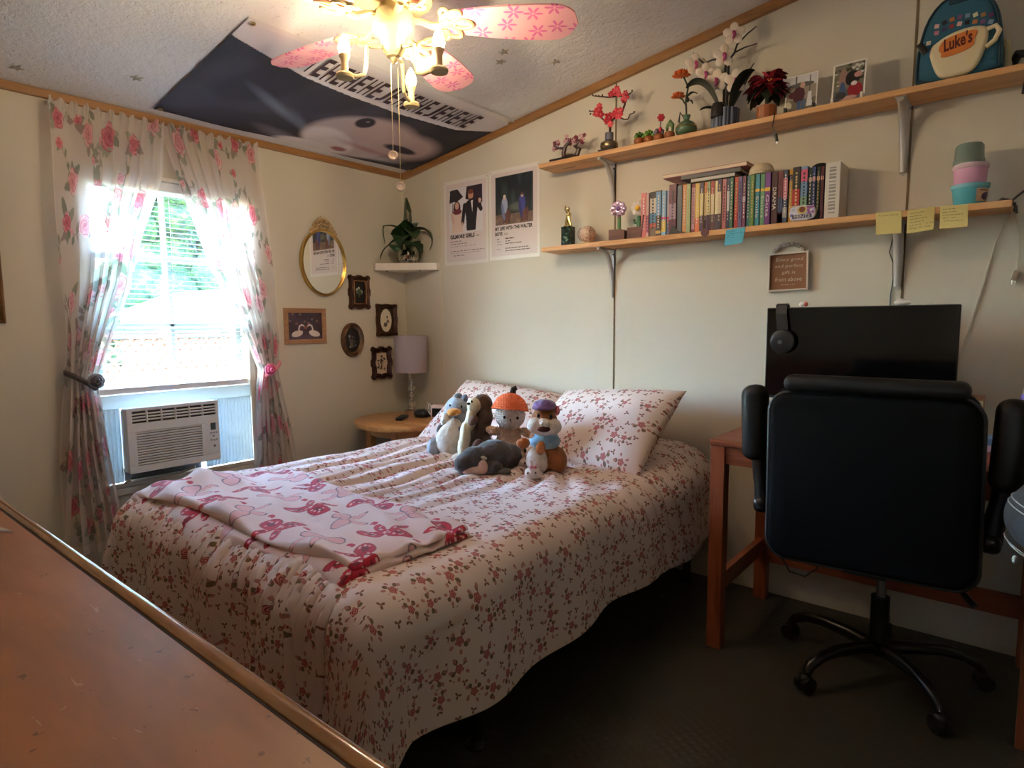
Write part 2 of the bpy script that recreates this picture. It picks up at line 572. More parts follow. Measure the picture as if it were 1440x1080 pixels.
fill_o = struct(b.build('added_fill_window', WHITE, smooth=False))  # unseen window, added to brighten ceiling and left wall
def _fill_sheet(T, m):
    d = T.n('BsdfDiffuse'); tr = T.n('BsdfTranslucent'); mx = T.n('MixShader')
    d.inputs[0].default_value = L4((206, 204, 200)); tr.inputs[0].default_value = L4((150, 152, 156)); mx.inputs[0].default_value = 0.22
    T.t.links.new(d.outputs[0], mx.inputs[1]); T.t.links.new(tr.outputs[0], mx.inputs[2]); T.t.links.new(mx.outputs[0], T.out.inputs[0])
B().lohi((FILLW[0] + .04, Y0 - .052, FILLW[2] + .04), (FILLW[1] - .04, Y0 - .05, FILLW[3] - .04)).build('fill_light_sheet', custom('added fill light sheet', _fill_sheet), fill_o, smooth=False)  # translucent sheet added to dim the fill light coming in
sash('upper_sash', 1.15, WZ1 - .03, -0.095)
sash('lower_sash', 0.862, 1.50, -0.06)
b = B().lohi((0.0, WY0 - .01, WZ0 - .045), (0.014, WY1 + .01, WZ0 - .012), 0.004)
b.lohi((-0.11, WY0 + .019, WZ0 + .001), (0.02, WY1 - .019, WZ0 + .012), 0.003)
b.build('window_sill', OLDW, wframe, smooth=False)

# ------------------------------------------------------------------ outside the window
def _grass(T, m):
    co = T.coord('Object')
    T.base(T.ramp(T.noise(co, 6, 4.0), [(0.3, lin((54, 62, 40))), (0.7, lin((84, 86, 62)))]))
    T.b.inputs['Roughness'].default_value = 0.9
b = B().lohi((-40, -30, -0.75), (-0.3, 30, -0.7))
struct(b.build('ground', custom('pale lawn', _grass), smooth=False))
LAT = mat('weathered lattice wood', (92, 48, 28), 0.8, var=(6, 0.2))
fence = thing('lattice_fence', 'weathered brown lattice fence outside the window below the sash rail', 'fence', (-4.0, 0.3, -0.7))
b = B()
for i in range(98):
    y = -5.2 + i * 0.11
    for sgn in (1, -1):
        b.box((-4.0 + 0.006 * sgn, y, 0.2), (0.008, 0.030, 2.35), (sgn * 0.7, 0, 0))
lat = b.build('lattice', LAT, fence, smooth=False)
b = B()
for z in (1.08, -0.62): b.lohi((-4.03, -5.4, z - .045), (-3.97, 5.6, z + .045))
b.build('rail', LAT, fence, smooth=False)
for y in (-4.6, -2.2, 0.13, 2.5, 4.9):
    B().lohi((-4.08, y - .05, -0.7), (-3.98, y + .05, 1.16)).build('post', LAT, fence, smooth=False)
sh = thing('garden_shed', 'white sided shed standing behind the lattice fence', 'shed', (-9.5, 3.2, -0.7))
b = B().lohi((-11, 2.0, -0.7), (-8.5, 3.9, 1.40))
b.build('shed_wall', mat('white siding', (150, 150, 148), 0.7), sh, smooth=False)
b = B(); b.prism([(1.85, 1.38), (4.05, 1.38), (2.95, 1.85)], 2.7, M_L @ Matrix.Translation((0, 0, -11.1)))
b.build('shed_roof', mat('pale shingle roof', (196, 192, 188), 0.8), sh, smooth=False)
B().lohi((-8.5, 2.6, 0.35), (-8.46, 3.1, 0.95)).build('shed_window', mat('dark shed glass', (96, 120, 124), 0.2), sh, smooth=False)
def _leafy(T, m):
    co = T.coord('Object')
    f = T.noise(co, 5.5, 4.0, 0.7)
    T.base(T.ramp(f, [(0.35, lin((10, 32, 18))), (0.5, lin((30, 64, 28))), (0.68, lin((86, 112, 44)))]))
    T.b.inputs['Roughness'].default_value = 0.8
    T.bump(f, 1.0, 0.2)
LEAFY = custom('sunlit leaves', _leafy)
BARK = mat('tree bark', (96, 80, 66), 0.9, bump=(20, 0.4, 0.02))
for k, (x, y, h, r) in enumerate(((-13.4, -1.1, 6.2, 1.7), (-13.6, 4.1, 6.6, 1.75), (-13.2, 9.3, 6.2, 1.7), (-19.0, 1.6, 7.6, 1.8), (-19.2, 6.9, 7.8, 1.8), (-19.0, 12.2, 7.4, 1.8))):
    lab = 'leafy green tree in the row behind the shed outside the window'
    t = thing('tree', lab, 'tree', (x, y, -0.7), 0, 'trees outside the window')
    b = B().tube([(x, y, -0.7), (x + .1, y, 1.5), (x, y + .1, h * 0.6)], [0.22, 0.17, 0.1])
    b.build('trunk', BARK, t)
    b = B()
    rr = random.Random(k)
    for i in range(64):
        a = rr.uniform(0, 2 * PI); q = (r - .35) * math.sqrt(rr.random()); z = rr.uniform(-.1, h)
        s_ = rr.uniform(0.45, 0.85)
        b.ell((x + q * math.cos(a), y + q * math.sin(a), z), (s_, s_, s_ * .8), (rr.random(), rr.random(), 0), 10)
    b.build('crown', LEAFY, t)

# ------------------------------------------------------------------ blind
bl = thing('window_blind', 'white horizontal slat blind lowered above the air conditioner', 'blind', (-0.024, -1.43, 0.87))
SLAT = custom('translucent blind slat', lambda T, m: None)
m = SLAT; m.use_nodes = True
t_ = m.node_tree; t_.nodes.clear()
_o = t_.nodes.new('ShaderNodeOutputMaterial'); _d = t_.nodes.new('ShaderNodeBsdfDiffuse'); _t = t_.nodes.new('ShaderNodeBsdfTranslucent'); _m = t_.nodes.new('ShaderNodeMixShader')
_d.inputs[0].default_value = L4((206, 214, 216)); _t.inputs[0].default_value = L4((226, 240, 244)); _m.inputs[0].default_value = 0.3
t_.links.new(_d.outputs[0], _m.inputs[1]); t_.links.new(_t.outputs[0], _m.inputs[2]); t_.links.new(_m.outputs[0], _o.inputs[0])
B().lohi((-0.042, WY0 + .022, 1.797), (-0.006, WY1 - .022, 1.838), 0.003).build('headrail', WHITE, bl, smooth=False)
b = B()
z = 0.915
while z < 1.79:
    b.box((-0.024, (WY0 + WY1) / 2, z), (0.024, WY1 - WY0 - .05, 0.0012), (0, math.radians(14), 0))
    z += 0.0225
sl = b.build('slats', SLAT, bl, smooth=False)
B().lohi((-0.04, WY0 + .022, 0.868), (-0.008, WY1 - .022, 0.896), 0.004).build('bottom_rail', mat('pinkish grey blind rail', (206, 198, 196), 0.5), bl, smooth=False)
for y in (WY0 + .14, (WY0 + WY1) / 2, WY1 - .14):
    B().tube([(-0.010, y, 0.88), (-0.010, y, 1.80)], 0.0012, 6).build('ladder_cord', WHITE, bl)

# ------------------------------------------------------------------ air conditioner
ACW = mat('white appliance plastic', (228, 233, 240), 0.42)
ACD = mat('dark vent slot', (44, 48, 62), 0.6)
ac = thing('air_conditioner', 'white window air conditioner with louvred grille under the blind', 'air conditioner', (0.0, -1.52, 0.468))
b = B().lohi((-0.34, -1.70, 0.530), (0.085, -1.335, 0.80), 0.006)
b.build('housing', ACW, ac, smooth=False)
B().lohi((-0.34, -1.69, 0.468), (-0.02, -1.345, 0.530)).build('base_tray', mat('tray in gap shade colour', (52, 50, 48), 0.6), ac, smooth=False)  # coloured dark to stand for the shaded gap above the sill
AY0, AY1, AZ0, AZ1, AX = -1.722, -1.325, 0.530, 0.818, 0.15
b = B()
b.lohi((0.085, AY0, AZ0), (AX - .012, AY1, AZ1), 0.008)
fr = [(AY0, AZ0), (AY1, AZ0), (AY1, AZ1), (AY0, AZ1)]
b.build('front_shell', ACW, ac, smooth=False)
b = B()
# face plate with openings built from bars
def bar(y0, y1, z0, z1, x0=AX - .012, x1=AX, k=0): b.lohi((x0, y0, z0), (x1, y1, z1), 0.002, 1, k)
bar(AY0, AY1, 0.803, AZ1); bar(AY0, AY1, 0.712, 0.750); bar(AY0, AY1, AZ0, 0.560)
bar(AY0, -1.700, 0.75, 0.803); bar(-1.338, AY1, 0.75, 0.803)
bar(AY0, -1.687, 0.56, 0.712); bar(-1.408, AY1, 0.56, 0.712)
for i in range(1, 6):
    y = -1.700 + (0.362) * i / 6; bar(y - .003, y + .003, 0.75, 0.803)
b.build('face_plate', ACW, ac, smooth=False)
b = B().lohi((AX - .0118, -1.702, 0.748), (AX - .010, -1.336, 0.804)).lohi((AX - .0118, -1.689, 0.558), (AX - .010, -1.406, 0.714))
b.build('vent_recess', ACD, ac, smooth=False)
b = B()
for i in range(3): z = 0.7625 + i * 0.0135; b.box((AX - .006, -1.519, z), (0.008, 0.362, 0.0042), (0, 0.5, 0))
b.build('air_outlet_louvres', ACW, ac, smooth=False)
b = B()
for i in range(13): z = 0.567 + i * 0.01165; b.box((AX - .006, -1.5475, z), (0.008, 0.28, 0.0052), (0, 0.5, 0))
b.build('intake_grille', ACW, ac, smooth=False)
B().lohi((AX, -1.367, 0.678), (AX + .0015, -1.343, 0.711)).build('display', mat('dark display', (58, 60, 66), 0.25), ac, smooth=False)
for i, (y, z) in enumerate(((-1.366, .664), (-1.353, .664), (-1.341, .664), (-1.355, .648), (-1.366, .630), (-1.352, .628), (-1.341, .63), (-1.352, .600))):
    r = 0.0045 if i < 7 else 0.006
    B().cyl((AX - .001, y, z), (AX + .002, y, z), r, n=12).build('button', mat('grey button', (150, 154, 162) if i < 7 else (110, 112, 122), 0.5) if i < 7 else mat('dark grey button', (105, 108, 118), 0.5), ac)
for (y0, y1) in ((WY0 + .0185, -1.702), (-1.333, WY1 - .0185)):
    b = B(); n = max(4, int((y1 - y0) / 0.017))
    for i in range(n):
        ya = y0 + (y1 - y0) * i / n; w = (y1 - y0) / n
        b.prism([(ya, 0.0), (ya + w * .5, 0.008), (ya + w, 0.0), (ya + w, -.006), (ya, -.006)], 0.335, Matrix(((0, 1, 0, 0.012), (1, 0, 0, 0), (0, 0, 1, 0.472), (0, 0, 0, 1))))
    b.build('side_curtain', SLAT, ac, smooth=False)
B().lohi((-.004, WY0 + .0185, .806), (.010, WY1 - .0185, .866)).build('filler_panel', SLAT, ac, smooth=False)
b = B().tube([(0.085, -1.70, 0.492), (0.06, -1.715, 0.475), (0.05, -1.66, 0.474), (0.055, -1.55, 0.476), (0.04, -1.47, 0.475), (0.085, -1.42, 0.500)], 0.006)
b.build('power_cord', mat('beige cord', (190, 178, 160), 0.6), ac)

# ------------------------------------------------------------------ curtains
def _sheer(T, m):
    a = T.n('VertexColor', layer_name='Col')
    d = T.n('BsdfDiffuse'); tr = T.n('BsdfTranslucent'); tp = T.n('BsdfTransparent')
    T.set(d.inputs[0], a.outputs[0]); T.set(tr.inputs[0], a.outputs[0])
    m1 = T.n('MixShader'); m1.inputs[0].default_value = 0.45
    T.t.links.new(d.outputs[0], m1.inputs[1]); T.t.links.new(tr.outputs[0], m1.inputs[2])
    m2 = T.n('MixShader')
    T.set(m2.inputs[0], T.math('MULTIPLY_ADD', a.outputs['Alpha'], 0.22, 0.60))
    T.t.links.new(tp.outputs[0], m2.inputs[1]); T.t.links.new(m1.outputs[0], m2.inputs[2])
    T.t.links.new(m2.outputs[0], T.out.inputs[0])
SHEER = custom('sheer floral voile', _sheer)

def curtain(name, label, inner, outer, zs_top, z_bot, mirror, seed):
    nu, nv = 210, 420
    u1 = np.linspace(0, 1, nu); v1 = np.linspace(0, 1, nv)
    U, Vv = np.meshgrid(u1, v1, indexing='ij')
    Zc = zs_top + (z_bot - zs_top) * Vv
    zi = np.array([p[1] for p in inner])[::-1]; yi = np.array([p[0] for p in inner])[::-1]
    zo = np.array([p[1] for p in outer])[::-1]; yo = np.array([p[0] for p in outer])[::-1]
    YI = np.interp(Zc, zi, yi); YO = np.interp(Zc, zo, yo)
    W = np.abs(YI - YO)
    Yc = YO + (YI - YO) * U
    amp = np.clip(0.030 * (1.1 - W / 0.55), 0.007, 0.026)
    ph = 2 * PI * (5.2 * U + 0.55 * np.sin(5 * U + seed) + 0.22 * np.sin(2.2 * Vv * 3 + 7 * U))
    Xc = 0.062 + amp * np.sin(ph) + 0.006 * wiggle(U * 6, Zc * 5, 1.0, seed)
    Yc = Yc + 0.35 * amp * np.sin(2 * ph + 0.6)
    # header ruffle
    top = np.clip((Zc - (zs_top - 0.05)) / 0.05, 0, 1)
    Xc = Xc + 0.006 * top * np.sin(2 * PI * 23 * U)
    Zc = Zc + 0.010 * top * np.sin(2 * PI * 10 * U + 1) 
    P = Paint(U * 1.05, (zs_top - Zc), (232, 222, 216))
    rr = random.Random(seed)
    roseC = [((230, 178, 180), (224, 154, 160), (196, 116, 128)), ((234, 192, 194), (228, 168, 174), (204, 128, 142)), ((226, 144, 154), (214, 116, 132), (182, 84, 104))]
    greens = [(150, 154, 140), (136, 142, 130), (164, 166, 152), (158, 144, 140)]
    stem = (150, 128, 122)
    cells = []
    for i in range(5):
        for j in range(8):
            cells.append((0.10 + i * 0.215 + rr.uniform(-.05, .05) + (0.11 if j % 2 else 0), 0.07 + j * 0.235 + rr.uniform(-.06, .06)))
    for (cx, cy) in cells:
        a0 = rr.uniform(0, 6.28)
        p = [(cx, cy)]
        for k in range(6):
            a0 += rr.uniform(-.6, .6)
            p.append((p[-1][0] + 0.03 * math.cos(a0), p[-1][1] + 0.035 * math.sin(a0)))
        P.line(p, 0.0022, stem)
        for q in p[1:]:
            P.leaf(q[0], q[1], rr.uniform(.034, .058), rr.uniform(.010, .016), rr.uniform(0, 6.28), rr.choice(greens))
        for k in range(3):
            P.leaf(cx, cy, rr.uniform(.085, .115), .022, rr.uniform(0, 6.28), rr.choice(greens))
        P.rose(cx, cy, rr.uniform(.046, .066), rr.choice(roseC), rr.uniform(0, 6.28))
        if rr.random() < .6: P.rose(p[-1][0], p[-1][1], rr.uniform(.018, .030), rr.choice(roseC), rr.uniform(0, 6.28))
    # hems read denser
    edge = ((U.ravel() < 0.012) | (U.ravel() > 0.985) | (Vv.ravel() > 0.98))
    P.a[edge] = np.maximum(P.a[edge], 0.7)
    col = np.concatenate([P.c, P.a[:, None]], 1)
    o = grid_mesh(name, U, Vv, Xc, Yc, Zc, col, SHEER)
    tag(o, label, 'curtain', 'floral sheer curtains')
    return seat_at(o, (0.062, float(YO[0, -1]), float(z_bot)))

curtain('curtain', 'sheer white curtain with pink roses, left of the window, tied with grey flower',
        [(-1.455, 2.09), (-1.467, 2.0), (-1.483, 1.84), (-1.572, 1.58), (-1.628, 1.357), (-1.725, 1.14), (-1.800, .955), (-1.790, .85), (-1.775, .65), (-1.735, .35), (-1.72, .19)],
        [(-1.895, 2.09), (-1.90, 1.5), (-1.905, 1.1), (-1.905, .955), (-1.93, .7), (-1.955, .45), (-1.975, .19)], 2.086, 0.20, False, 3)
curtain('curtain', 'sheer white curtain with pink roses, right of the window, tied with pink rose',
        [(-1.472, 2.09), (-1.458, 2.0), (-1.388, 1.76), (-1.279, 1.475), (-1.119, 1.093), (-1.060, .945), (-1.078, .85), (-1.095, .65), (-1.10, .45), (-1.10, .19)],
        [(-1.015, 2.09), (-.985, 1.75), (-.95, 1.39), (-.955, 1.1), (-.975, .945), (-.945, .785), (-.905, .6), (-.885, .45), (-.86, .19)], 2.086, 0.20, True, 9)
rod = thing('curtain_rod', 'thin white curtain rod running through the curtain tops', 'curtain rod', (0.03, -1.45, 2.078))
B().tube([(0.03, -1.885, 2.078), (0.03, -1.03, 2.078)], 0.004).build('rod', WHITE, rod)
for y in (-1.88, -1.035):
    B().lohi((0.0, y - .005, 2.070), (0.032, y + .005, 2.086)).build('bracket', WHITE, rod, smooth=False)

def tieback(name, label, yc, zc, rc, cols, w, y_out):
    """band round the gathered curtain with a ribbon rose at the front"""
    t = thing(name, label, 'curtain tieback', (0.0, yc, zc))
    b = B()
    ym = (yc + y_out) / 2; hw = abs(yc - y_out) / 2 + .01
    pts = []
    for i in range(22):
        a = 2 * PI * i / 22
        pts.append((0.062 + 0.048 * math.cos(a), ym + hw * math.sin(a), zc + 0.035 * (-math.sin(a) if y_out < yc else math.sin(a)) ))
    b.tube(pts, 0.011, 8, closed=True)
    b.tube([(0.0, y_out, zc + .04), (0.03, y_out, zc + .038)], 0.006)
    b.build('band', mat('band of ' + name + ' %d' % int(cols[0][0]), cols[1], 0.7), t)
    b = B()
    cx, cy, cz = 0.062 + 0.055, yc, zc
    # concentric ribbon petals
    for ring_i, (rad, n, tilt) in enumerate(((rc, 7, 0.5), (rc * .72, 6, 0.95), (rc * .42, 5, 1.35))):
        for k in range(n):
            a = 2 * PI * k / n + ring_i * .5
            c = (cx + 0.006 * ring_i, cy + rad * .62 * math.cos(a), cz + rad * .62 * math.sin(a))
            b.ell(c, (0.007 + .004 * ring_i, rad * .46, rad * .30), (a + PI / 2, 0.0, 0), 10, k=ring_i % 2)
    b.ell((cx + .016, cy, cz), (0.008, rc * .2, rc * .2), None, 8, 1)
    b.build('ribbon_flower', [mat('petal a %s' % label[:6], cols[0], 0.6), mat('petal b %s' % label[:6], cols[2], 0.6)], t)
tieback('curtain_tieback', 'grey ribbon rose tieback on the left curtain', -1.815, 0.945, 0.036, ((120, 122, 128), (84, 76, 78), (78, 80, 90)), 1, -1.892)
tieback('curtain_tieback', 'bright pink ribbon rose tieback on the right curtain', -1.030, 0.945, 0.034, ((232, 110, 150), (224, 150, 160), (206, 70, 120)), 1, -0.965)

# ================================================================== CEILING: flag, stars, fan
FLAGM = printed('printed polyester', 0.75)
NL = Vector((0.147, 0, -1)).normalized()             # ceiling normal, down into the room
M_C = Matrix(((0, 1 / math.hypot(1, .147), NL.x, 0), (1, 0, 0, 0), (0, .147 / math.hypot(1, .147), NL.z, 2.125), (0, 0, 0, 1)))   # a = y, b = along slope, h = off ceiling
SL = math.hypot(1, .147)
def fpaint(p):
    p.c[:] = np.array(lin((46, 43, 50)))
    n1 = wiggle(p.u, p.v, 5, 4); n2 = wiggle(p.u, p.v, 14, 5)
    p.put(np.clip((n1 + .2) * .5, 0, .5), (66, 64, 74))
    # blurred light strokes in the background
    p.ell(-1.08, .40, .30, .045, (126, 136, 148), -0.55, .9, .8)
    p.ell(-0.90, .30, .24, .04, (112, 118, 132), -0.75, .9, .8)
    p.ell(-0.93, .14, .22, .06, (150, 148, 156), -.35, .8, .6)
    p.ell(-0.76, .33, .05, .22, (128, 124, 134), -.25, .9, .6)
    # rodent face, soft
    p.ell(-.60, .31, .31, .27, (198, 182, 182), -.25, .16)
    p.ell(-.50, .44, .26, .17, (200, 176, 172), -.2, .4)
    p.ell(-.28, .36, .24, .20, (196, 172, 170), -.1, .4, .9)
    p.ell(-.70, .22, .21, .13, (230, 222, 226), -.62, .22)
    p.ell(-.80, .125, .17, .05, (236, 232, 236), .12, .3)
    p.ell(-.47, .24, .26, .035, (176, 128, 126), -.15, .9, .8)
    p.ell(-.60, .165, .060, .034, (160, 104, 108), .0, .45)
    p.ell(-.36, .15, .24, .06, (206, 200, 202), .1, .7, .8)
    p.ell(-.40, .085, .32, .055, (58, 58, 70), .12, .5, .95)
    p.ell(-.67, .50, .058, .062, (40, 34, 48), .3, .22)
    p.ell(-.665, .515, .012, .01, (170, 164, 170), 0, .5)
    p.ell(-.30, .33, .14, .045, (50, 42, 60), -.1, .3)
    p.put(np.clip(n2 * .22, 0, .12), (120, 116, 126))
    # white band with the lettering, its lower edge sagging in the middle
    lo = np.interp(p.u, [-1.53, -1.49, -1.29, -1.15, -.9, -.586, -.219, -.03], [.83, .815, .755, .715, .688, .665, .70, .80])
    p.put(p.v > lo, (222, 218, 222))
    p.put((p.v > .93) , (228, 224, 224))
flag = thing('flag', 'dark printed flag of a rodent face pinned flat to the ceiling', 'flag', tuple(M_C @ Vector((-0.77, .52, 0.008))))
U_, V_ = np.meshgrid(np.linspace(-1.515, -.03, 330), np.linspace(.095, .962, 200), indexing='ij')
P = Paint(U_, V_, (60, 60, 76)); fpaint(P)
Hh = 0.010 + 0.005 * wiggle(U_, V_, 8, 2) * np.sin(np.clip((U_ + 1.515) / 1.485, 0, 1) * PI)
mc = np.array(M_C)
XYZ = [mc[r, 0] * U_ + mc[r, 1] * V_ + mc[r, 2] * Hh + mc[r, 3] for r in range(3)]
grid_mesh('cloth', U_, V_, XYZ[0], XYZ[1], XYZ[2], P.c, FLAGM, flag)
b = B()
line = 'NYEHEHEHEJEHEHEJEHEHE'
for i, ch in enumerate(line):
    a = -1.25 + i * (1.045 / len(line))
    bb = np.interp(a, [-1.25, -1.1, -.85, -.6, -.3, -.2], [.775, .745, .735, .735, .745, .76])
    text(b, ch, M_C @ Vector((a, bb, 0.0175)), (M_C.to_3x3() @ Vector((1, 0, 0))), (M_C.to_3x3() @ Vector((0, 1, 0))), .037, .155, None, 0.0, .022)
b.build('lettering', mat('dark plum print', (58, 40, 52), 0.8), flag, smooth=False)
for a, bb in ((-1.495, .12), (-1.495, .94), (-.05, .12), (-.05, .94)):
    b = B(); c = [(0.011 * math.cos(2 * PI * i / 14), 0.011 * math.sin(2 * PI * i / 14)) for i in range(14)]
    b.ring(c, [(0, .0), (0, .004), (.006, .004), (.006, 0)], M_C @ Matrix.Translation((a, bb, 0.0145)))
    b.build('grommet', mat('brass grommet', (190, 170, 120), 0.3, 1.0), flag)
STARM = mat('pale glow plastic', (168, 164, 150), 0.6)
for i, (x, y, lab) in enumerate(((.143, -2.006, 'small star sticker on the ceiling above the bare wall left of the curtain'),
                    (.306, -1.653, 'small star sticker on the ceiling between curtain and flag'),
                    (1.353, -.603, 'small star sticker on the ceiling closest to the right fan blade tip'),
                    (1.293, -.551, 'small star sticker on the ceiling, lower of the close pair'),
                    (1.444, -.352, 'small star sticker on the ceiling alone near the shelf wall trim'))):
    b = B(); r0 = .024; ang = i * .7
    pts = [((r0 if k % 2 == 0 else r0 * .42) * math.cos(ang + PI * k / 5), (r0 if k % 2 == 0 else r0 * .42) * math.sin(ang + PI * k / 5)) for k in range(10)]
    b.prism(pts, 0.004, M_C @ Matrix.Translation((y, x * SL, 0.001)))
    o = b.build('star_sticker', STARM, smooth=False)
    seat_at(tag(o, lab, 'sticker', 'star stickers on the ceiling'), (x, y, ceil_z(x)))

# ------------------------------------------------------------------ ceiling fan
FX, FY = 1.5, -1.33
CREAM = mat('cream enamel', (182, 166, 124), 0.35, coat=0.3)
fan = thing('ceiling_fan', 'cream ceiling fan with five pink flowered blades and three lit candle bulbs', 'ceiling fan', (FX, FY, 2.335))
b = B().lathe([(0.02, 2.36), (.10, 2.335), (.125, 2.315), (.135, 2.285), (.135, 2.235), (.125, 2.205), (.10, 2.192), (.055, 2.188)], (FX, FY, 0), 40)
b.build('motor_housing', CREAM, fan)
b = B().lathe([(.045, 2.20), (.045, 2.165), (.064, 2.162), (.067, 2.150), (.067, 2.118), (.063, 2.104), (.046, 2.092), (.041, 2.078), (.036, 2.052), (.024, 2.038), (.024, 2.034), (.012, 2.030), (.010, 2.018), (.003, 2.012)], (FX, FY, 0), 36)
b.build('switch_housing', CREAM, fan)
def _blade(T, m):
    co = T.coord('Object')
    sep = T.n('SeparateXYZ'); T.set(sep.inputs[0], co)
    cmb = T.n('CombineXYZ'); T.set(cmb.inputs[0], sep.outputs[0]); T.set(cmb.inputs[1], sep.outputs[1])
    sc = 1 / 0.085
    v = T.vor(cmb.outputs[0], sc, 0.55, '2D')
    d = T.vmath('SUBTRACT', cmb.outputs[0], v.outputs['Position'])
    s2 = T.n('SeparateXYZ'); T.set(s2.inputs[0], d)
    th = T.math('ARCTAN2', s2.outputs[1], s2.outputs[0])
    r = T.vmath('LENGTH', d)
    pet = T.math('ABSOLUTE', T.math('COSINE', T.math('MULTIPLY', th, 3.0)))
    pet = T.math('POWER', pet, 1.7)
    f = T.less(r, T.math('MULTIPLY', pet, 0.032))
    f = T.math('MULTIPLY', f, T.math('GREATER_THAN', r, 0.0045))
    T.base(T.mix(f, lin((240, 172, 178)), lin((222, 104, 158))))
    T.b.inputs['Roughness'].default_value = 0.45
BLADE = custom('pink blade with flowers', _blade)
for k in range(5):
    a = math.radians(40.5 + 72 * k)
    R0, R1 = 0.17, 0.595
    outl = []
    N = 26
    def halfw(t): return (0.048 + 0.034 * math.sin(min(1, t / .75) * PI / 2)) * (1 if t < .80 else math.sqrt(max(0, 1 - ((t - .80) / .2) ** 2)))
    for i in range(N + 1): t = i / N; outl.append((R0 + (R1 - R0) * t, -halfw(t)))
    for i in range(N, -1, -1):
        t = i / N
        if halfw(t) > 1e-4: outl.append((R0 + (R1 - R0) * t, halfw(t)))
    piv = bpy.data.objects.new('x', None)
    b = B(); b.prism(outl, 0.006, Matrix.Identity(4))
    o = b.build('blade', BLADE, fan, world=False, smooth=False)
    bpy.data.objects.remove(piv)
    o.location = (0, 0, 2.139 - 2.335)
    o.rotation_euler = Euler((math.radians(-12), 0, a), 'XYZ')
    # scrolled bracket under the root of the blade
    b = B()
    b.tube([(0.05, 0, .012), (0.09, 0, .004), (0.125, 0, -.012), (0.155, 0, -.008)], [.011, .010, .011, .012])
    for (cx, cy, rx, ry, rot) in ((.185, .034, .038, .020, .6), (.185, -.034, .038, .020, -.6), (.225, .0, .030, .017, 0), (.165, .05, .02, .012, 1.5), (.165, -.05, .02, .012, -1.5)):
        pts = []
        for i in range(16):
            t = 2 * PI * i / 16
            x, y = rx * math.cos(t), ry * math.sin(t)
            pts.append((cx + x * math.cos(rot) - y * math.sin(rot), cy + x * math.sin(rot) + y * math.cos(rot), -.005))
        b.tube(pts, .0062, 7, closed=True)
    b.ell((.168, 0, -.004), (.022, .02, .007))
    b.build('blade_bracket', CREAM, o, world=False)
BULBM = mat('lit candle bulb', (255, 220, 160), 0.3, emit=((255, 228, 186), BULB))
LR = 0.185
for k, (deg, LR) in enumerate(((-113, .160), (4, .192), (122, .188))):
    a = math.radians(deg)
    dx, dy = math.cos(a), math.sin(a)
    def at(r, z): return (FX + dx * r, FY + dy * r, z)
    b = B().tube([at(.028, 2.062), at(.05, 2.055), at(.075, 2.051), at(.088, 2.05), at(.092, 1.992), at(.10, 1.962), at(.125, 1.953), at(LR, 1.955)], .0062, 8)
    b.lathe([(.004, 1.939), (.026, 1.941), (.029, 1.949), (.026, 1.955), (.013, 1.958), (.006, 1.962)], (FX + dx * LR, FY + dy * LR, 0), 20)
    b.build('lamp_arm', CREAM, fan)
    b = B().lathe([(.011, 1.958), (.0105, 1.991), (.012, 1.995), (.017, 2.007), (.016, 2.013), (.004, 2.014)], (FX + dx * LR, FY + dy * LR, 0), 16)
    b.build('candle_sleeve', mat('ivory sleeve', (226, 206, 160), 0.4), fan)
    b = B().lathe([(.010, 2.011), (.0165, 2.019), (.0185, 2.029), (.0165, 2.043), (.011, 2.058), (.005, 2.068), (.001, 2.073)], (FX + dx * LR, FY + dy * LR, 0), 16)
    b.build('bulb', BULBM, fan)
CH = mat('pull chain metal', (206, 190, 150), 0.35, 0.8)
for (x, y, z0, zr) in ((1.45, -1.302, 1.752, 2.06), (1.45, -1.272, 1.655, 2.06)):
    b = B().tube([(x, y, z0), (x, y, zr - .03), (FX - .02, FY + .03, zr)], 0.0013, 6)
    b.build('pull_chain', CH, fan)
    b = B().lathe([(.004, -.007), (.015, -.006), (.0165, 0), (.015, .006), (.012, .0065), (.010, .005), (.003, .005)], (x, y, z0 - .012), 22, Euler((math.radians(90), 0, math.radians(42))).to_matrix().to_4x4())
    b.build('pull_knob', mat('pearl pull knob', (226, 206, 190), 0.25, 0.3), fan)

# ================================================================== WINDOW WALL: mirror and pictures
def circle(cx, cy, rx, ry, n=48, wob=0.0, wn=8):
    return [(cx + rx * (1 + wob * math.sin(wn * 2 * PI * i / n)) * math.cos(2 * PI * i / n), cy + ry * (1 + wob * math.sin(wn * 2 * PI * i / n)) * math.sin(2 * PI * i / n)) for i in range(n)]
GOLD = mat('antique gold metal', (206, 168, 92), 0.28, 1.0)
mir = thing('mirror', 'oval gold framed mirror with a floral crest on the window wall', 'mirror', (0.0, -.616, 1.34))
b = B().ring(circle(-.616, 1.527, .150, .188), [(0, 0), (0, .020), (.006, .026), (.013, .022), (.013, .010)], M_L)
b.build('frame', GOLD, mir)
b = B(); b.prism(circle(-.616, 1.527, .139, .177), .004, M_L @ Matrix.Translation((0, 0, .008)))
b.build('mirror_glass', mat('mirror silver', (236, 238, 236), 0.015, 1.0), mir, smooth=False)
b = B()
rr = random.Random(5)
for i in range(13):
    t = -1 + 2 * i / 12
    y = -.616 + .082 * t; z = 1.527 + .188 * math.sqrt(1 - (.082 * t / .15) ** 2) + .006
    hgt = .048 * (1 - t * t) + .008
    for j in range(3):
        zz = z + hgt * j / 2.4
        b.ell((.016, y + rr.uniform(-.006, .006), zz), (.009, .0095, .0075), (rr.random(), rr.random(), rr.random()), 8)
    b.tube([(.014, y, z), (.018, y + .006 * (1 if i % 2 else -1), z + hgt * .6), (.014, y, z + hgt + .012)], [.003, .003, .0015], 6)
b.build('crest', mat('pale gold crest', (206, 176, 128), 0.4, 0.7), mir)

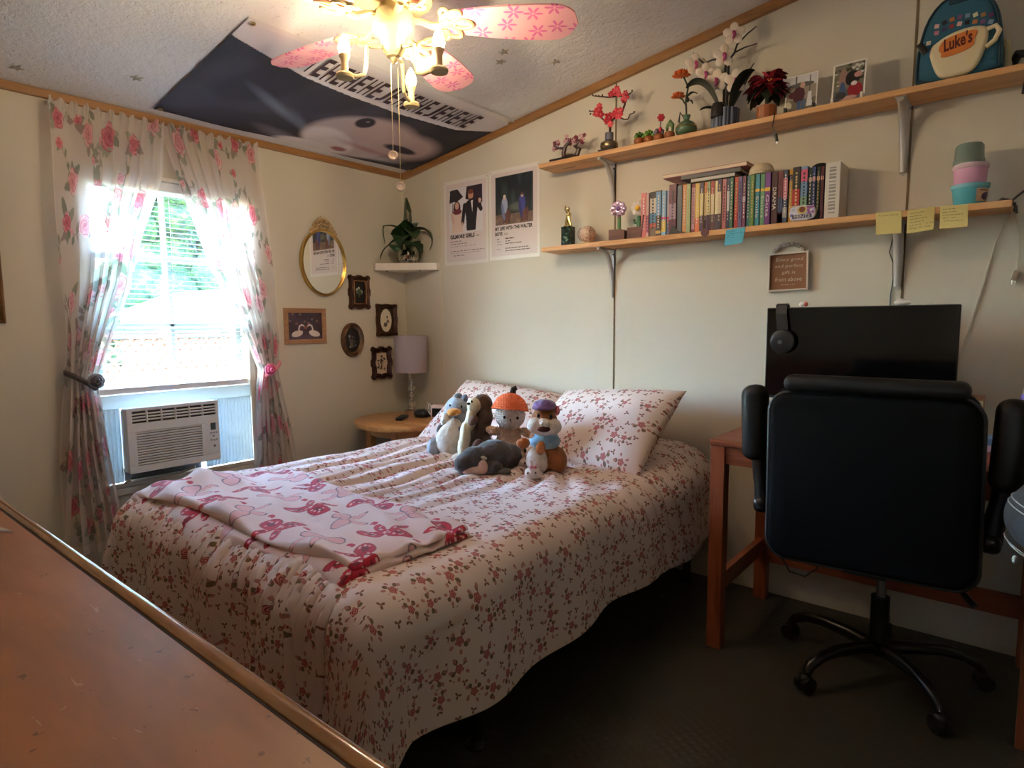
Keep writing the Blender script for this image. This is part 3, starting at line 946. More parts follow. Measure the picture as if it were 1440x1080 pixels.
def picture(label, y0, y1, z0, z1, fw, frame_mat, fn, depth=0.02, scallop=0.0, name='framed_picture', oval=False, mat_w=0, mat_m=None, rotd=0, bg=(40, 34, 36), lip=None):
    yc, zc = (y0 + y1) / 2, (z0 + z1) / 2
    t = thing(name, label, 'picture', (0.0, yc, z0), 0, 'framed pictures on the window wall')
    if oval: path = circle(yc, zc, (y1 - y0) / 2, (z1 - z0) / 2, 44)
    else:
        path = []
        C_ = [(y0, z0), (y1, z0), (y1, z1), (y0, z1)]
        for i in range(4):
            a, c = Vector(C_[i]), Vector(C_[(i + 1) % 4])
            nrm = Vector((c.y - a.y, a.x - c.x)).normalized()
            for q in range(14):
                f = q / 14
                # ornate outline: swelling at the corners and the middle
                s_ = scallop * (0.9 * abs(math.cos(2 * PI * f)) ** 3 + .35 * math.sin(6 * PI * f) ** 2) if q else 0
                path.append(tuple(a.lerp(c, f) + nrm * (s_ - scallop * .5 if q else 0)))
    b = B()
    b.ring(path, [(0, 0), (0, depth * .6), (fw * .18, depth), (fw * .42, depth * .72), (fw * .62, depth * .95), (fw * .85, depth * .6), (fw, depth * .5), (fw, depth * .2)], M_L)
    b.build('frame', frame_mat, t, smooth=True, angle=50)
    if lip:
        if oval: p2 = circle(yc, zc, (y1 - y0) / 2 - fw * .8, (z1 - z0) / 2 - fw * .8, 44)
        else: p2 = [(y0 + fw * .85, z0 + fw * .85), (y1 - fw * .85, z0 + fw * .85), (y1 - fw * .85, z1 - fw * .85), (y0 + fw * .85, z1 - fw * .85)]
        B().ring(p2, [(0, depth * .5), (0, depth * .8), (.004, depth * .8), (.004, depth * .3)], M_L).build('gilt_lip', lip, t)
    i_ = fw * .9
    if oval:
        b = B(); b.prism(circle(yc, zc, (y1 - y0) / 2 - i_, (z1 - z0) / 2 - i_, 44), .003, M_L @ Matrix.Translation((0, 0, .001)))
        b.build('backing', mat('backing ' + label[:10], bg, 0.6), t, smooth=False)
        a_, c_ = (y1 - y0) / 2 - i_, (z1 - z0) / 2 - i_
        k_ = .70
        flat_print('picture', M_L, yc - a_ * k_, zc - c_ * k_, yc + a_ * k_, zc + c_ * k_, .0046, fn, .0022, bg, None, t)
    else:
        flat_print('picture', M_L, y0 + i_, z0 + i_, y1 - i_, z1 - i_, .0045, fn, .0022, bg, None, t)
    return t
OAKF = wood('light oak frame', (178, 134, 96), (150, 106, 70), 'y', 2.0, 0.5, knots=False)
BARO = mat('dark bronze ornate frame', (74, 44, 28), 0.35, 0.45, bump=(90, .5, .004), var=(30, .5))
BARO2 = mat('dark cherry ornate frame', (58, 26, 22), 0.3, 0.3, bump=(80, .4, .003), var=(30, .5))
GLIP = mat('gilt lip', (190, 140, 84), 0.35, 0.9)
def swans(p):
    n = wiggle(p.u, p.v, 60, 3)
    p.put(np.clip(n * .5, 0, .5), (96, 74, 88)); 
    rr = random.Random(2)
    for i in range(26): p.ell(rr.uniform(-.86, -.62), rr.uniform(1.16, 1.26), .010, .008, rr.choice([(150, 96, 104), (120, 100, 110), (70, 70, 66), (134, 110, 92)]), 0, .5)
    p.rect(-1, 1.0, 0, 1.115, (104, 84, 104), .5)
    for s_ in (-1, 1):
        cx = -.743 + s_ * .032
        p.ell(cx + s_ * .022, 1.125, .036, .017, (222, 208, 196), -s_ * .25)
        pts = [(cx + s_ * .004, 1.13), (cx + s_ * .012, 1.15), (cx + s_ * .006, 1.168), (cx - s_ * .008, 1.175), (cx - s_ * .022, 1.166)]
        p.line(pts, .0042, (226, 212, 200)); p.line([pts[-1], (cx - s_ * .028, 1.155)], .003, (190, 120, 80))
picture('wooden framed picture of two swans facing each other, left of the group', -.876, -.612, 1.067, 1.267, .026, OAKF, swans, .016, bg=(70, 54, 62))
def darkflower(p):
    for (x, z) in ((-.385, 1.385), (-.372, 1.392), (-.358, 1.378), (-.352, 1.368), (-.383, 1.372)): p.rose(x, z, .0085, ((214, 214, 206), (190, 190, 180), (120, 124, 112)))
    for i in range(7): p.leaf(-.370, 1.368, .024, .005, i * .9, (64, 84, 66))
    p.line([(-.37, 1.37), (-.372, 1.335)], .0014, (84, 100, 80))
picture('ornate bronze frame with white flowers on black, right beside the mirror', -.446, -.299, 1.269, 1.466, .034, BARO, darkflower, .026, .010, bg=(22, 20, 20), lip=GLIP)
def sprig(cx, cz, s_, cols, n, seed):
    def fn(p):
        rr = random.Random(seed)
        for i in range(n):
            x, z = cx + rr.uniform(-.55, .55) * s_, cz + rr.uniform(-1, .8) * s_
            p.line([(x, z), (cx + (x - cx) * .3, cz - s_ * .9)], .0011, (104, 96, 78))
            p.rose(x, z, rr.uniform(.005, .0085), rr.choice(cols), rr.random() * 6)
            p.leaf(x, z - .006, .014, .0036, rr.uniform(0, 6.28), (76, 76, 66))
    return fn
DK = [((110, 84, 98), (88, 66, 80), (50, 40, 50)), ((98, 92, 84), (80, 74, 66), (48, 44, 40)), ((134, 92, 96), (110, 70, 78), (60, 40, 44))]
def ovalmat(p):
    p.ell(-.170, 1.198, .044, .072, (226, 216, 196))
    q = Paint(p.u, p.v, (0, 0, 0)); 
    sprig(-.170, 1.198, .040, DK, 9, 4)(p)
picture('ornate dark frame holding an oval cream mat with sprigs, above the lamp', -.247, -.090, 1.098, 1.300, .026, BARO, ovalmat, .026, .005, bg=(62, 44, 30))
picture('oval dark frame with pale flowers on black, below the mirror', -.512, -.352, .978, 1.184, .030, mat('brown carved oval frame', (104, 76, 52), 0.4, 0.35, bump=(120, .5, .003), var=(40, .5)),
        sprig(-.432, 1.075, .042, [((190, 190, 196), (150, 152, 164), (90, 92, 104)), ((140, 110, 126), (110, 84, 100), (60, 46, 60))], 10, 8), .024, oval=True, bg=(30, 26, 30))
picture('small dark cherry frame with berries on cream, left of the lampshade', -.292, -.143, .833, 1.030, .030, BARO2,
        sprig(-.218, .935, .050, [((96, 40, 40), (80, 30, 32), (50, 20, 22)), ((70, 40, 40), (60, 32, 34), (40, 20, 20))], 12, 12), .026, .012, bg=(226, 204, 176))
picture('gold and brown framed picture cut by the left edge, on the wall beyond the curtain', -2.52, -2.076, 1.19, 1.75, .045, mat('brown gilt frame', (120, 84, 46), 0.4, 0.5, var=(20, .3)),
        lambda p: p.put(np.clip(wiggle(p.u, p.v, 20, 3) * .5, 0, .5), (150, 140, 110)), .022, bg=(110, 104, 84))

# ------------------------------------------------------------------ corner shelf, plant
cs = thing('corner_shelf', 'white triangular floating shelf in the corner of the room', 'shelf', (0.08, -.05, 1.5))
b = B(); b.prism([(0.002, -.002), (.002, -.255), (.03, -.262), (.325, -.03), (.322, -.002)], .042, Matrix.Translation((0, 0, 1.505)))
b.build('board', mat('white painted board', (228, 220, 208), 0.5), cs, smooth=False)
for p_ in ((.05, -.19), (.21, -.06)):
    B().cyl((p_[0], p_[1], 1.500), (p_[0], p_[1], 1.506), .006, n=10).build('screw', mat('grey screw', (120, 116, 110), .4, .6), cs)
plant = thing('potted_plant', 'trailing green plant with broad leaves in a mirrored ball pot', 'plant', (.143, -.095, 1.547))
def _disco(T, m):
    co = T.coord('Object')
    v = T.vor(T.mapping(co, (90, 90, 90)), 1.0, 0.0)
    T.base(T.ramp(T.vor(T.mapping(co, (90, 90, 90)), 1.0, 0.0).outputs['Color'], [(0.2, (.25, .25, .23)), (.8, (.9, .9, .86))]))
    T.b.inputs['Metallic'].default_value = 1.0; T.b.inputs['Roughness'].default_value = 0.08
    T.bump(v.outputs['Color'], .7, .01)
b = B().lathe([(.03, 1.547), (.048, 1.552), (.060, 1.572), (.064, 1.595), (.058, 1.62), (.045, 1.632), (.038, 1.628)], (.143, -.095, 0), 30)
b.build('mirror_ball_pot', custom('mirror tile pot', _disco), plant, angle=10)
def leafblade(b, p0, p1, p2, w, droop=0.0, n=9, k=None):
    """curved leaf from p0 by p1 to p2, with a folded midrib"""
    p0, p1, p2 = Vector(p0), Vector(p1), Vector(p2)
    vs, fs = [], []
    side0 = None
    for i in range(n + 1):
        t = i / n
        c = p0 * (1 - t) ** 2 + p1 * 2 * t * (1 - t) + p2 * t * t
        d = ((p1 - p0) * (1 - t) + (p2 - p1) * t).normalized()
        s_ = d.cross(Vector((0, 0, 1)))
        if s_.length < .15: s_ = d.cross(Vector((.6, .77, 0)))
        s_.normalize()
        if side0 is not None and s_.dot(side0) < 0: s_ = -s_
        side0 = s_
        u = s_.cross(d).normalized()
        ww = w * math.sin(PI * min(1, (t * .93 + .05))) ** .75
        vs += [c - s_ * ww + u * ww * .25, c + u * 0.002, c + s_ * ww + u * ww * .25, c - u * 0.002]
        if i:
            o = (i - 1) * 4
            fs += [(o, o + 1, o + 5, o + 4), (o + 1, o + 2, o + 6, o + 5), (o + 2, o + 3, o + 7, o + 6), (o + 3, o, o + 4, o + 7)]
    b.add(vs, fs, k)
def _pl(T, m):
    co = T.coord('Object')
    T.base(T.ramp(T.noise(co, 14, 3.0), [(.3, lin((30, 54, 32))), (.7, lin((50, 80, 48)))]))
    T.b.inputs['Roughness'].default_value = .38
PLANT = custom('dark glossy leaf', _pl)
b = B()
c = Vector((.143, -.095, 1.625))
rV = Vector((.774, .633, 0))    # to the picture's right
fV = Vector((.63, -.77, 0))     # towards the room
def lf(r0, u0, f0, r1, u1, f1, r2, u2, f2, w):
    q = [c + rV * r + fV * f + Vector((0, 0, u)) for r, u, f in ((r0, u0, f0), (r1, u1, f1), (r2, u2, f2))]
    leafblade(b, *q, w)
lf(.0, .05, 0, .055, .16, .02, .0, .325, .0, 0.0450); lf(-.01, .0, .02, -.03, .14, .03, -.005, .320, .02, 0.0600)
lf(-.03, .04, .02, -.05, .13, .05, .01, .19, .03, 0.0675)
lf(-.02, .10, .02, -.06, .16, .05, -.135, .145, .06, 0.0240); lf(-.125, .148, .06, -.15, .15, .06, -.13, .04, .06, 0.0150)
lf(-.02, .05, .03, -.04, .09, .08, -.11, .02, .09, 0.0420); lf(-.10, .03, .09, -.14, .0, .10, -.155, -.06, .10, 0.0180)
lf(.02, .06, .02, .05, .14, .04, .12, .13, .04, 0.0480); lf(.06, .12, .03, .13, .15, .05, .16, .06, .05, 0.0390); lf(.15, .08, .05, .165, .05, .05, .14, .0, .05, 0.0105)
lf(.0, .06, .05, .04, .15, .10, .06, .06, .12, 0.0630); lf(-.01, .05, .05, -.01, .12, .11, -.03, .01, .12, 0.0630)
lf(.03, .02, .04, .07, .07, .09, .085, -.06, .08, 0.0510); lf(-.03, .0, .05, -.07, .06, .09, -.055, -.02, .10, 0.0450)
lf(.0, .10, .03, .03, .20, .07, .06, .13, .08, 0.0570); lf(.02, .03, .05, .05, .08, .10, .04, -.03, .10, 0.0525)
b.tube([c, c + Vector((0, 0, .12))], .012)
b.build('foliage', PLANT, plant)

# ================================================================== NIGHTSTAND AND WHAT STANDS ON IT
PINE = wood('varnished pine', (206, 150, 88), (172, 108, 52), 'x', 1.0, 0.35, 0.2)
PINEZ = wood('varnished pine leg', (206, 150, 88), (172, 108, 52), 'z', 1.0, 0.4)
TX, TY, TZ = .352, -.33, .625
ns = thing('side_table', 'round pine side table in the corner beside the bed', 'side table', (TX, TY, 0))
b = B().lathe([(.02, TZ - .036), (.285, TZ - .036), (.292, TZ - .030), (.294, TZ - .018), (.292, TZ - .005), (.286, TZ), (.02, TZ)], (TX, TY, 0), 56)
b.build('table_top', PINE, ns)
for dx, dy in ((-.17, -.12), (.12, -.17), (-.12, .17), (.17, .12)):
    B().lohi((TX + dx - .022, TY + dy - .022, 0), (TX + dx + .022, TY + dy + .022, TZ - .036), .003).build('leg', PINEZ, ns, smooth=False)
b = B().ring(circle(TX, TY, .20, .20, 40), [(0, TZ - .085), (0, TZ - .036), (.02, TZ - .036), (.02, TZ - .085), (0, TZ - .085)], Matrix.Identity(4))
b.build('apron', PINE, ns, smooth=False)
lx, ly = .205, -.145
CHR = mat('polished chrome', (222, 218, 214), 0.12, 1.0)
lamp = thing('table_lamp', 'table lamp with lavender grey drum shade and stacked crystal stem', 'lamp', (lx, ly, TZ))
b = B().lathe([(.050, TZ), (.052, TZ + .012), (.046, TZ + .018), (.020, TZ + .024), (.018, TZ + .03)], (lx, ly, 0), 30); b.build('base', CHR, lamp)
def _crys(T, m):
    T.base((.92, .92, .92)); T.b.inputs['Transmission Weight'].default_value = .75; T.b.inputs['Roughness'].default_value = .03
CRYS = custom('cut crystal', _crys)
for z, r, h in ((.052, .030, .040), (.105, .018, .028), (.150, .026, .034), (.190, .015, .026), (.226, .020, .026)):
    b = B().lathe([(r * .45, TZ + z - h * .55), (r * .9, TZ + z - h * .3), (r, TZ + z), (r * .9, TZ + z + h * .3), (r * .45, TZ + z + h * .55)], (lx, ly, 0), 10)
    b.build('crystal', CRYS, lamp, smooth=False)
b = B()
b.cyl((lx, ly, TZ + .02), (lx, ly, TZ + .29), .006)
for z in (.080, .125, .172, .208, .245): b.lathe([(.006, TZ + z - .006), (.016, TZ + z - .003), (.016, TZ + z + .003), (.006, TZ + z + .006)], (lx, ly, 0), 20)
b.build('stem', CHR, lamp)
b = B().lathe([(.098, TZ + .252), (.1, TZ + .252), (.104, TZ + .478), (.102, TZ + .478), (.098, TZ + .252)], (lx, ly, 0), 44)
b.v = b.v; sh_f = b.f[:-2]; b.f = sh_f; b.mi = b.mi[:-2]
b.build('lamp_shade', mat('lavender grey linen', (168, 156, 164), 0.85, bump=(160, .2, .001)), lamp)
BLK = mat('black plastic', (24, 24, 26), 0.35)
rem = thing('remote_control', 'black remote control lying near the front of the pine table', 'remote', (.37, -.37, TZ), math.radians(35))
B().box((0, 0, .010), (.042, .15, .018), None, .006).build('body', BLK, rem, world=False)
b = B()
for i in range(5):
    for j in (-1, 0, 1): b.box((j * .011, -.05 + i * .02, .0195), (.007, .009, .002))
b.build('buttons', mat('dark grey rubber', (70, 70, 74), .6), rem, world=False, smooth=False)
ds = thing('smart_speaker', 'round black gadget on the pine table behind the remote', 'speaker', (.40, -.235, TZ))
B().lathe([(.030, TZ), (.050, TZ + .006), (.056, TZ + .022), (.050, TZ + .038), (.03, TZ + .044), (.01, TZ + .045)], (.40, -.235, 0), 30).build('body', BLK, ds)
B().lathe([(.032, TZ + .0435), (.033, TZ + .0455), (.005, TZ + .0465)], (.40, -.235, 0), 24).build('touch_top', mat('grey rubber cap', (62, 66, 66), .5), ds)
ck = thing('alarm_clock', 'pale pink cube alarm clock with black screen beside the pillow', 'clock', (.545, -.25, TZ), math.radians(28))
B().box((0, 0, .043), (.082, .05, .086), None, .018, 4).build('case', mat('pale pink plastic', (232, 204, 198), .45), ck, world=False)
B().box((0, -.0258, .043), (.056, .004, .050), None, .0019, 2).build('screen', mat('black glass', (10, 10, 12), .12), ck, world=False)
b = B().tube([(-.035, .02, .04), (-.06, .03, .09), (-.075, .035, .045), (-.055, .03, .02), (-.07, .02, .10), (-.085, .03, .05)], .0025, 6)
b.build('cord', mat('white cord', (226, 222, 216), .6), ck, world=False)

# ================================================================== BED
BX0, BX1, BYF, BZ = .66, 2.06, -1.93, .555
def floral(T, m):
    uv = T.n('UVMap').outputs[0]
    P1 = 0.074
    v1 = T.vor(uv, 1 / P1, .62, '2D')
    d1 = T.vmath('SUBTRACT', uv, v1.outputs['Position'])
    r1 = T.vmath('LENGTH', d1)
    s1 = T.n('SeparateXYZ'); T.set(s1.inputs[0], d1)
    th = T.math('ARCTAN2', s1.outputs[1], s1.outputs[0])
    cs = T.n('SeparateColor'); T.set(cs.inputs[0], v1.outputs['Color'])
    size = T.math('MULTIPLY_ADD', cs.outputs[0], .0038, .0088)
    rose = T.less(r1, T.math('MULTIPLY', size, T.math('MULTIPLY_ADD', T.math('COSINE', T.math('MULTIPLY', th, 5.0)), .14, 1.0)))
    swirl = T.math('SINE', T.math('ADD', T.math('MULTIPLY', r1, 1500.0), th))
    rcol = T.mix(T.less(swirl, -.1), lin((224, 160, 156)), lin((158, 78, 80)))
    # leaves and buds set round the rose
    thn = T.math('ADD', th, T.math('MULTIPLY', cs.outputs[1], 6.28))
    rs = T.math('DIVIDE', r1, size)
    def leaves(freq, phase, mid, half, th0):
        q = T.math('DIVIDE', T.math('SUBTRACT', rs, mid), half)
        lim = T.math('MULTIPLY_ADD', T.math('MULTIPLY', q, q), 1.0 - th0, th0)
        c_ = T.math('COSINE', T.math('MULTIPLY_ADD', thn, freq, phase))
        return T.math('MULTIPLY', T.math('GREATER_THAN', c_, lim), T.less(T.math('ABSOLUTE', q), 1.0))
    lf_ = T.math('MULTIPLY', leaves(4.0, .6, 1.72, .62, .30), T.math('GREATER_THAN', T.math('SINE', T.math('MULTIPLY_ADD', cs.outputs[2], 6.28, th)), -.55))
    bud = leaves(5.0, 2.2, 2.15, .55, .66)
    vs_ = T.math('SINE', T.math('MULTIPLY', thn, 2.0))
    lcol = T.mix(T.math('GREATER_THAN', vs_, 0.0), lin((132, 120, 98)), lin((140, 110, 98)))
    # small sprigs in between
    P3 = 0.047
    uv3 = T.vmath('ADD', uv, (.37, .61, 0))
    v3 = T.vor(uv3, 1 / P3, .7, '2D')
    d3 = T.vmath('SUBTRACT', uv3, v3.outputs['Position'])
    s3 = T.n('SeparateXYZ'); T.set(s3.inputs[0], d3)
    c3 = T.n('SeparateColor'); T.set(c3.inputs[0], v3.outputs['Color'])
    t3 = T.math('ADD', T.math('ARCTAN2', s3.outputs[1], s3.outputs[0]), T.math('MULTIPLY', c3.outputs[0], 6.28))
    lobe = T.math('POWER', T.math('ABSOLUTE', T.math('COSINE', T.math('MULTIPLY', t3, 1.5))), 1.6)
    sp = T.less(T.vmath('LENGTH', d3), T.math('MULTIPLY', lobe, .0098))
    sp = T.math('MULTIPLY', sp, T.math('GREATER_THAN', rs, 2.75))
    base = T.mix(T.noise(uv, 2.0, 2.0), lin((238, 224, 220)), lin((244, 232, 228)))
    c = T.mix(sp, base, lin((146, 108, 98)))
    c = T.mix(lf_, c, lcol)
    c = T.mix(bud, c, lin((200, 146, 140)))
    c = T.mix(rose, c, rcol)
    T.base(c)
    T.b.inputs['Roughness'].default_value = .85
    T.b.inputs['Specular IOR Level'].default_value = .2
    T.bump(T.noise(uv, 38, 3.0, .6), .12, .004)
FLORAL = custom('rose print cotton', floral)

bf = thing('bed_frame', 'black metal bed frame under the hanging duvet', 'bed frame', (1.36, -.98, 0))
BM = mat('black powder coated steel', (20, 20, 21), .45)
b = B()
for x in (.72, 1.36, 2.0): b.lohi((x - .02, -1.86, .20), (x + .02, -.04, .235))
for y in (-1.86, -1.25, -.65, -.06): b.lohi((.70, y - .02, .20), (2.02, y + .02, .235))
b.build('rails', BM, bf, smooth=False)
for x in (.72, 1.36, 2.0):
    for y in (-1.80, -1.52 if x == 2.0 else -1.0, -.10):
        B().tube([(x, y, .012), (x, y, .205)], .018).lathe([(.03, 0), (.033, .006), (.02, .02), (.012, .022)], (x, y, 0), 14).build('leg', BM, bf)
mt = B().lohi((.69, -1.90, .237), (2.02, -.03, .50), .05, 4).build('mattress', mat('white mattress ticking', (214, 208, 202), .85))
seat_at(tag(mt, 'mattress hidden beneath the floral duvet on the black frame', 'mattress'), (1.36, -.98, .237))

# duvet draped over the mattress: sheet coordinates (s across, t from head to foot)
W0, W1 = .70, 1.985            # flat top between these x
TH, TF = -.03, -1.845          # head and foot of the flat top
def drape(Sx, Ty, r=.10):
    ex = np.where(Sx < W0, Sx - W0, np.where(Sx > W1, Sx - W1, 0.0))
    ey = np.where(Ty < TF, Ty - TF, 0.0)
    e = np.hypot(ex, ey)
    ux, uy = ex / np.maximum(e, 1e-9), ey / np.maximum(e, 1e-9)
    q = r * PI / 2
    a = np.clip(e, 0, q) / r
    out = np.where(e < q, r * np.sin(a), r + (e - q) * np.where(Sx < W0, .24, .10))
    drop = np.where(e < q, r * (1 - np.cos(a)), r + (e - q) * .985)
    return np.clip(Sx, W0, W1) + ux * out, np.maximum(Ty, TF) + uy * out, BZ - drop, e, ux, uy
nu, nv = 460, 520
su = np.linspace(W0 - .36, W1 + .385, nu); tv = np.linspace(TH, TF - .40, nv)
SU, TV = np.meshgrid(su, tv, indexing='ij')
# pull the square corners of the sheet in so they hang a little lower than the sides, rounded
X, Y, Z, e, ux, uy = drape(SU, TV)
cor = np.minimum(np.abs(ux), np.abs(uy))
lim = .385
k_ = np.where(e > 1e-6, np.minimum(1.0, (lim * (1 + .20 * cor)) / np.maximum(e, 1e-9)), 1.0)
ex = np.where(SU < W0, SU - W0, np.where(SU > W1, SU - W1, 0.0)); ey = np.where(TV < TF, TV - TF, 0.0)
full = np.hypot(np.where(ex < 0, ex / .36, ex / .385), ey / .40)
sc_ = np.where(full > 1e-6, np.minimum(1.0, np.maximum(np.abs(np.where(ex < 0, ex / .36, ex / .385)), np.abs(ey / .40)) / np.maximum(full, 1e-9) * (1 + .16 * cor)), 1.0)
S2 = SU - ex + ex * sc_; T2 = TV - ey + ey * sc_
X, Y, Z, e, ux, uy = drape(S2, T2)
top = np.clip(1 - e / .09, 0, 1)
side = np.clip((e - .08) / .16, 0, 1)
# puffiness and wrinkles on the top
puff = .012 * wiggle(X, Y, 5.0, 21) + .006 * wiggle(X, Y, 14, 22)
mid = np.exp(-((X - 1.15) / .42) ** 2) * np.clip((Y + 1.75) / .3, 0, 1) * np.clip((-.35 - Y) / .25, 0, 1)
ridx = X + .10 * (Y + 1.1) + .016 * wiggle(X * .4, Y, 9, 23)
rid = np.sin(ridx * 2 * PI / .105) ; rid = np.sign(rid) * np.abs(rid) ** 1.3
rid2 = np.sin(ridx * 2 * PI / .062 + 1.3 + 2 * wiggle(X, Y, 3, 29))
Z = Z + top * (puff + mid * (.0105 * rid + .0045 * rid2))
# fan of small creases by the pillow and under the toys
c_ang = np.arctan2(Y + .55, X - 1.55)
near = np.exp(-(((X - 1.70) / .28) ** 2 + ((Y + .78) / .20) ** 2))
Z = Z + top * near * .009 * np.sin(18 * c_ang + 2 * wiggle(X, Y, 6, 31))
# head end rises onto the pillow line a little at the right
Z = Z + .05 * np.exp(-(((Y + .12) / .25) ** 2)) * np.clip((X - .5) / .3, 0, 1) * np.clip((2.12 - X) / .2, 0, 1)
Z = Z + .022 * top * np.exp(-((X - 1.36) / .55) ** 2)
# gathers running down the foot and folds on the sides
gx = np.sin(X * 2 * PI / .072 + 1.5 * wiggle(X, Z, 5, 33)) * np.exp(-((e - .10) / .09) ** 2) * .0030 * (1 + .8 * wiggle(X, Y * 0, 9, 36))
foot = np.abs(uy) * np.clip(e / .03, 0, 1)
crease = np.zeros_like(X)
_r = np.random.default_rng(77)
for _k in range(46):
    x0_, sl_, am_, wd_, ec_, el_ = _r.uniform(.70, 1.98), _r.uniform(-.5, .5), _r.uniform(.003, .008), _r.uniform(.004, .009), _r.uniform(.05, .13), _r.uniform(.04, .09)
    crease = crease + am_ * np.exp(-((X - x0_ - sl_ * (e - .05)) / wd_) ** 2 - ((e - ec_) / el_) ** 2)
for x0_, sl_ in ((1.93, -.12), (1.62, .22), (1.40, .30), (1.80, .10)):
    crease = crease + .009 * np.exp(-((X - x0_ - sl_ * (e - .05)) / .006) ** 2) * np.clip((e - .05) / .06, 0, 1) * np.clip((.40 - e) / .1, 0, 1)
Y = Y - foot * crease
Z = Z + foot * crease * np.clip(1 - e / .16, 0, 1)
Y = Y - foot * (gx + side * (.016 * np.sin(X * 2 * PI / .34 + .7) + .007 * wiggle(X, Z, 12, 34)))
Z = Z + foot * gx * .5
sd = np.abs(ux) * np.clip(e / .03, 0, 1)
fold = .014 * np.sin(Y * 2 * PI / .42 + .5) + .008 * wiggle(Y, Z, 9, 35)
pil = np.exp(-((Y + .52) / .26) ** 2) * (.012 * np.sin((Y + .35 * Z) * 2 * PI / .085))
X = X + np.sign(ux) * sd * (side * fold + np.clip(e / .1, 0, 1) * np.clip(1.25 - e / .30, .1, 1) * pil)
# hem not quite level
hem = np.clip((e - .15) / .2, 0, 1)
Z = Z + hem * (.014 * np.sin(Y * 6.0 + 1) * sd + .012 * np.sin(X * 5.0) * foot) 
Z = Z - hem * foot * 0.06 * np.clip((X - 1.7) / .3, 0, 1)
duv = grid_mesh('duvet', SU, TV, X, Y, Z, None, FLORAL, None, solid=.016, offset=-1)
seat_at(tag(duv, 'cream duvet with small rose print spread over the bed', 'duvet'), (1.36, -.98, .26))

# pillows
def pillow(name, label, M, w, h, th, seed, group):
    n = 64
    U, Vv = np.meshgrid(np.linspace(-1, 1, n), np.linspace(-1, 1, n), indexing='ij')
    # outline: edges drawn in between sharp corners
    kx = 1 - .06 * (1 - Vv ** 2) * 1.0; ky = 1 - .05 * (1 - U ** 2)
    Xp, Yp = U * w / 2 * (1 - .05 * (1 - Vv ** 2)), Vv * h / 2 * (1 - .05 * (1 - U ** 2))
    prof = np.clip(1 - np.abs(U) ** 2.4, 0, 1) ** .55 * np.clip(1 - np.abs(Vv) ** 2.4, 0, 1) ** .55
    wr = .008 * wiggle(Xp, Yp, 16, seed) + .006 * np.sin((Xp * .8 + Yp) * 40 + 2 * wiggle(Xp, Yp, 6, seed + 1)) * np.clip(np.abs(U) - .35, 0, 1)
    objs = []
    V3, F3, UVs = [], [], []
    i = np.arange(n * n).reshape(n, n)
    q = np.stack([i[:-1, :-1], i[1:, :-1], i[1:, 1:], i[:-1, 1:]], -1).reshape(-1, 4)
    for sg in (1, -1):
        Zp = sg * (prof * th / 2 + wr * prof)
        V3.append(np.stack([Xp, Yp, Zp], -1).reshape(-1, 3)); 
        F3.append((q if sg > 0 else q[:, ::-1]) + (0 if sg > 0 else n * n)); UVs.append(np.stack([Xp + (0 if sg > 0 else 3), Yp], -1).reshape(-1, 2))
    co = np.concatenate(V3); fs = np.concatenate(F3); uv = np.concatenate(UVs)
    me = bpy.data.meshes.new(name)
    me.from_pydata(co.tolist(), [], fs.tolist())
    me.polygons.foreach_set('use_smooth', [True] * len(me.polygons))
    l = me.uv_layers.new(name='UVMap'); l.data.foreach_set('uv', (uv[fs.ravel()] * .82 + seed).ravel().astype(np.float32))
    me.materials.append(FLORAL)
    bm = bmesh.new(); bm.from_mesh(me); bmesh.ops.remove_doubles(bm, verts=bm.verts, dist=1e-5); bm.to_mesh(me); bm.free()
    o = bpy.data.objects.new(name, me); COL.objects.link(o)
    o.matrix_world = M
    return tag(o, label, 'pillow', group)
def lean(cx, cy, cz, tilt, yaw, roll=0): return Matrix.Translation((cx, cy, cz)) @ Euler((tilt, roll, yaw), 'XYZ').to_matrix().to_4x4()
pillow('pillow', 'rose print pillow at the right of the bed head, leaning on the wall', lean(1.670, -.345, .705, math.radians(37), math.radians(-5), math.radians(-4)), .68, .50, .20, 3, 'rose print pillows')
pillow('pillow', 'rose print pillow at the left of the bed head behind the soft toys', lean(1.010, -.305, .690, math.radians(36), math.radians(3), math.radians(4)), .70, .48, .19, 8, 'rose print pillows')

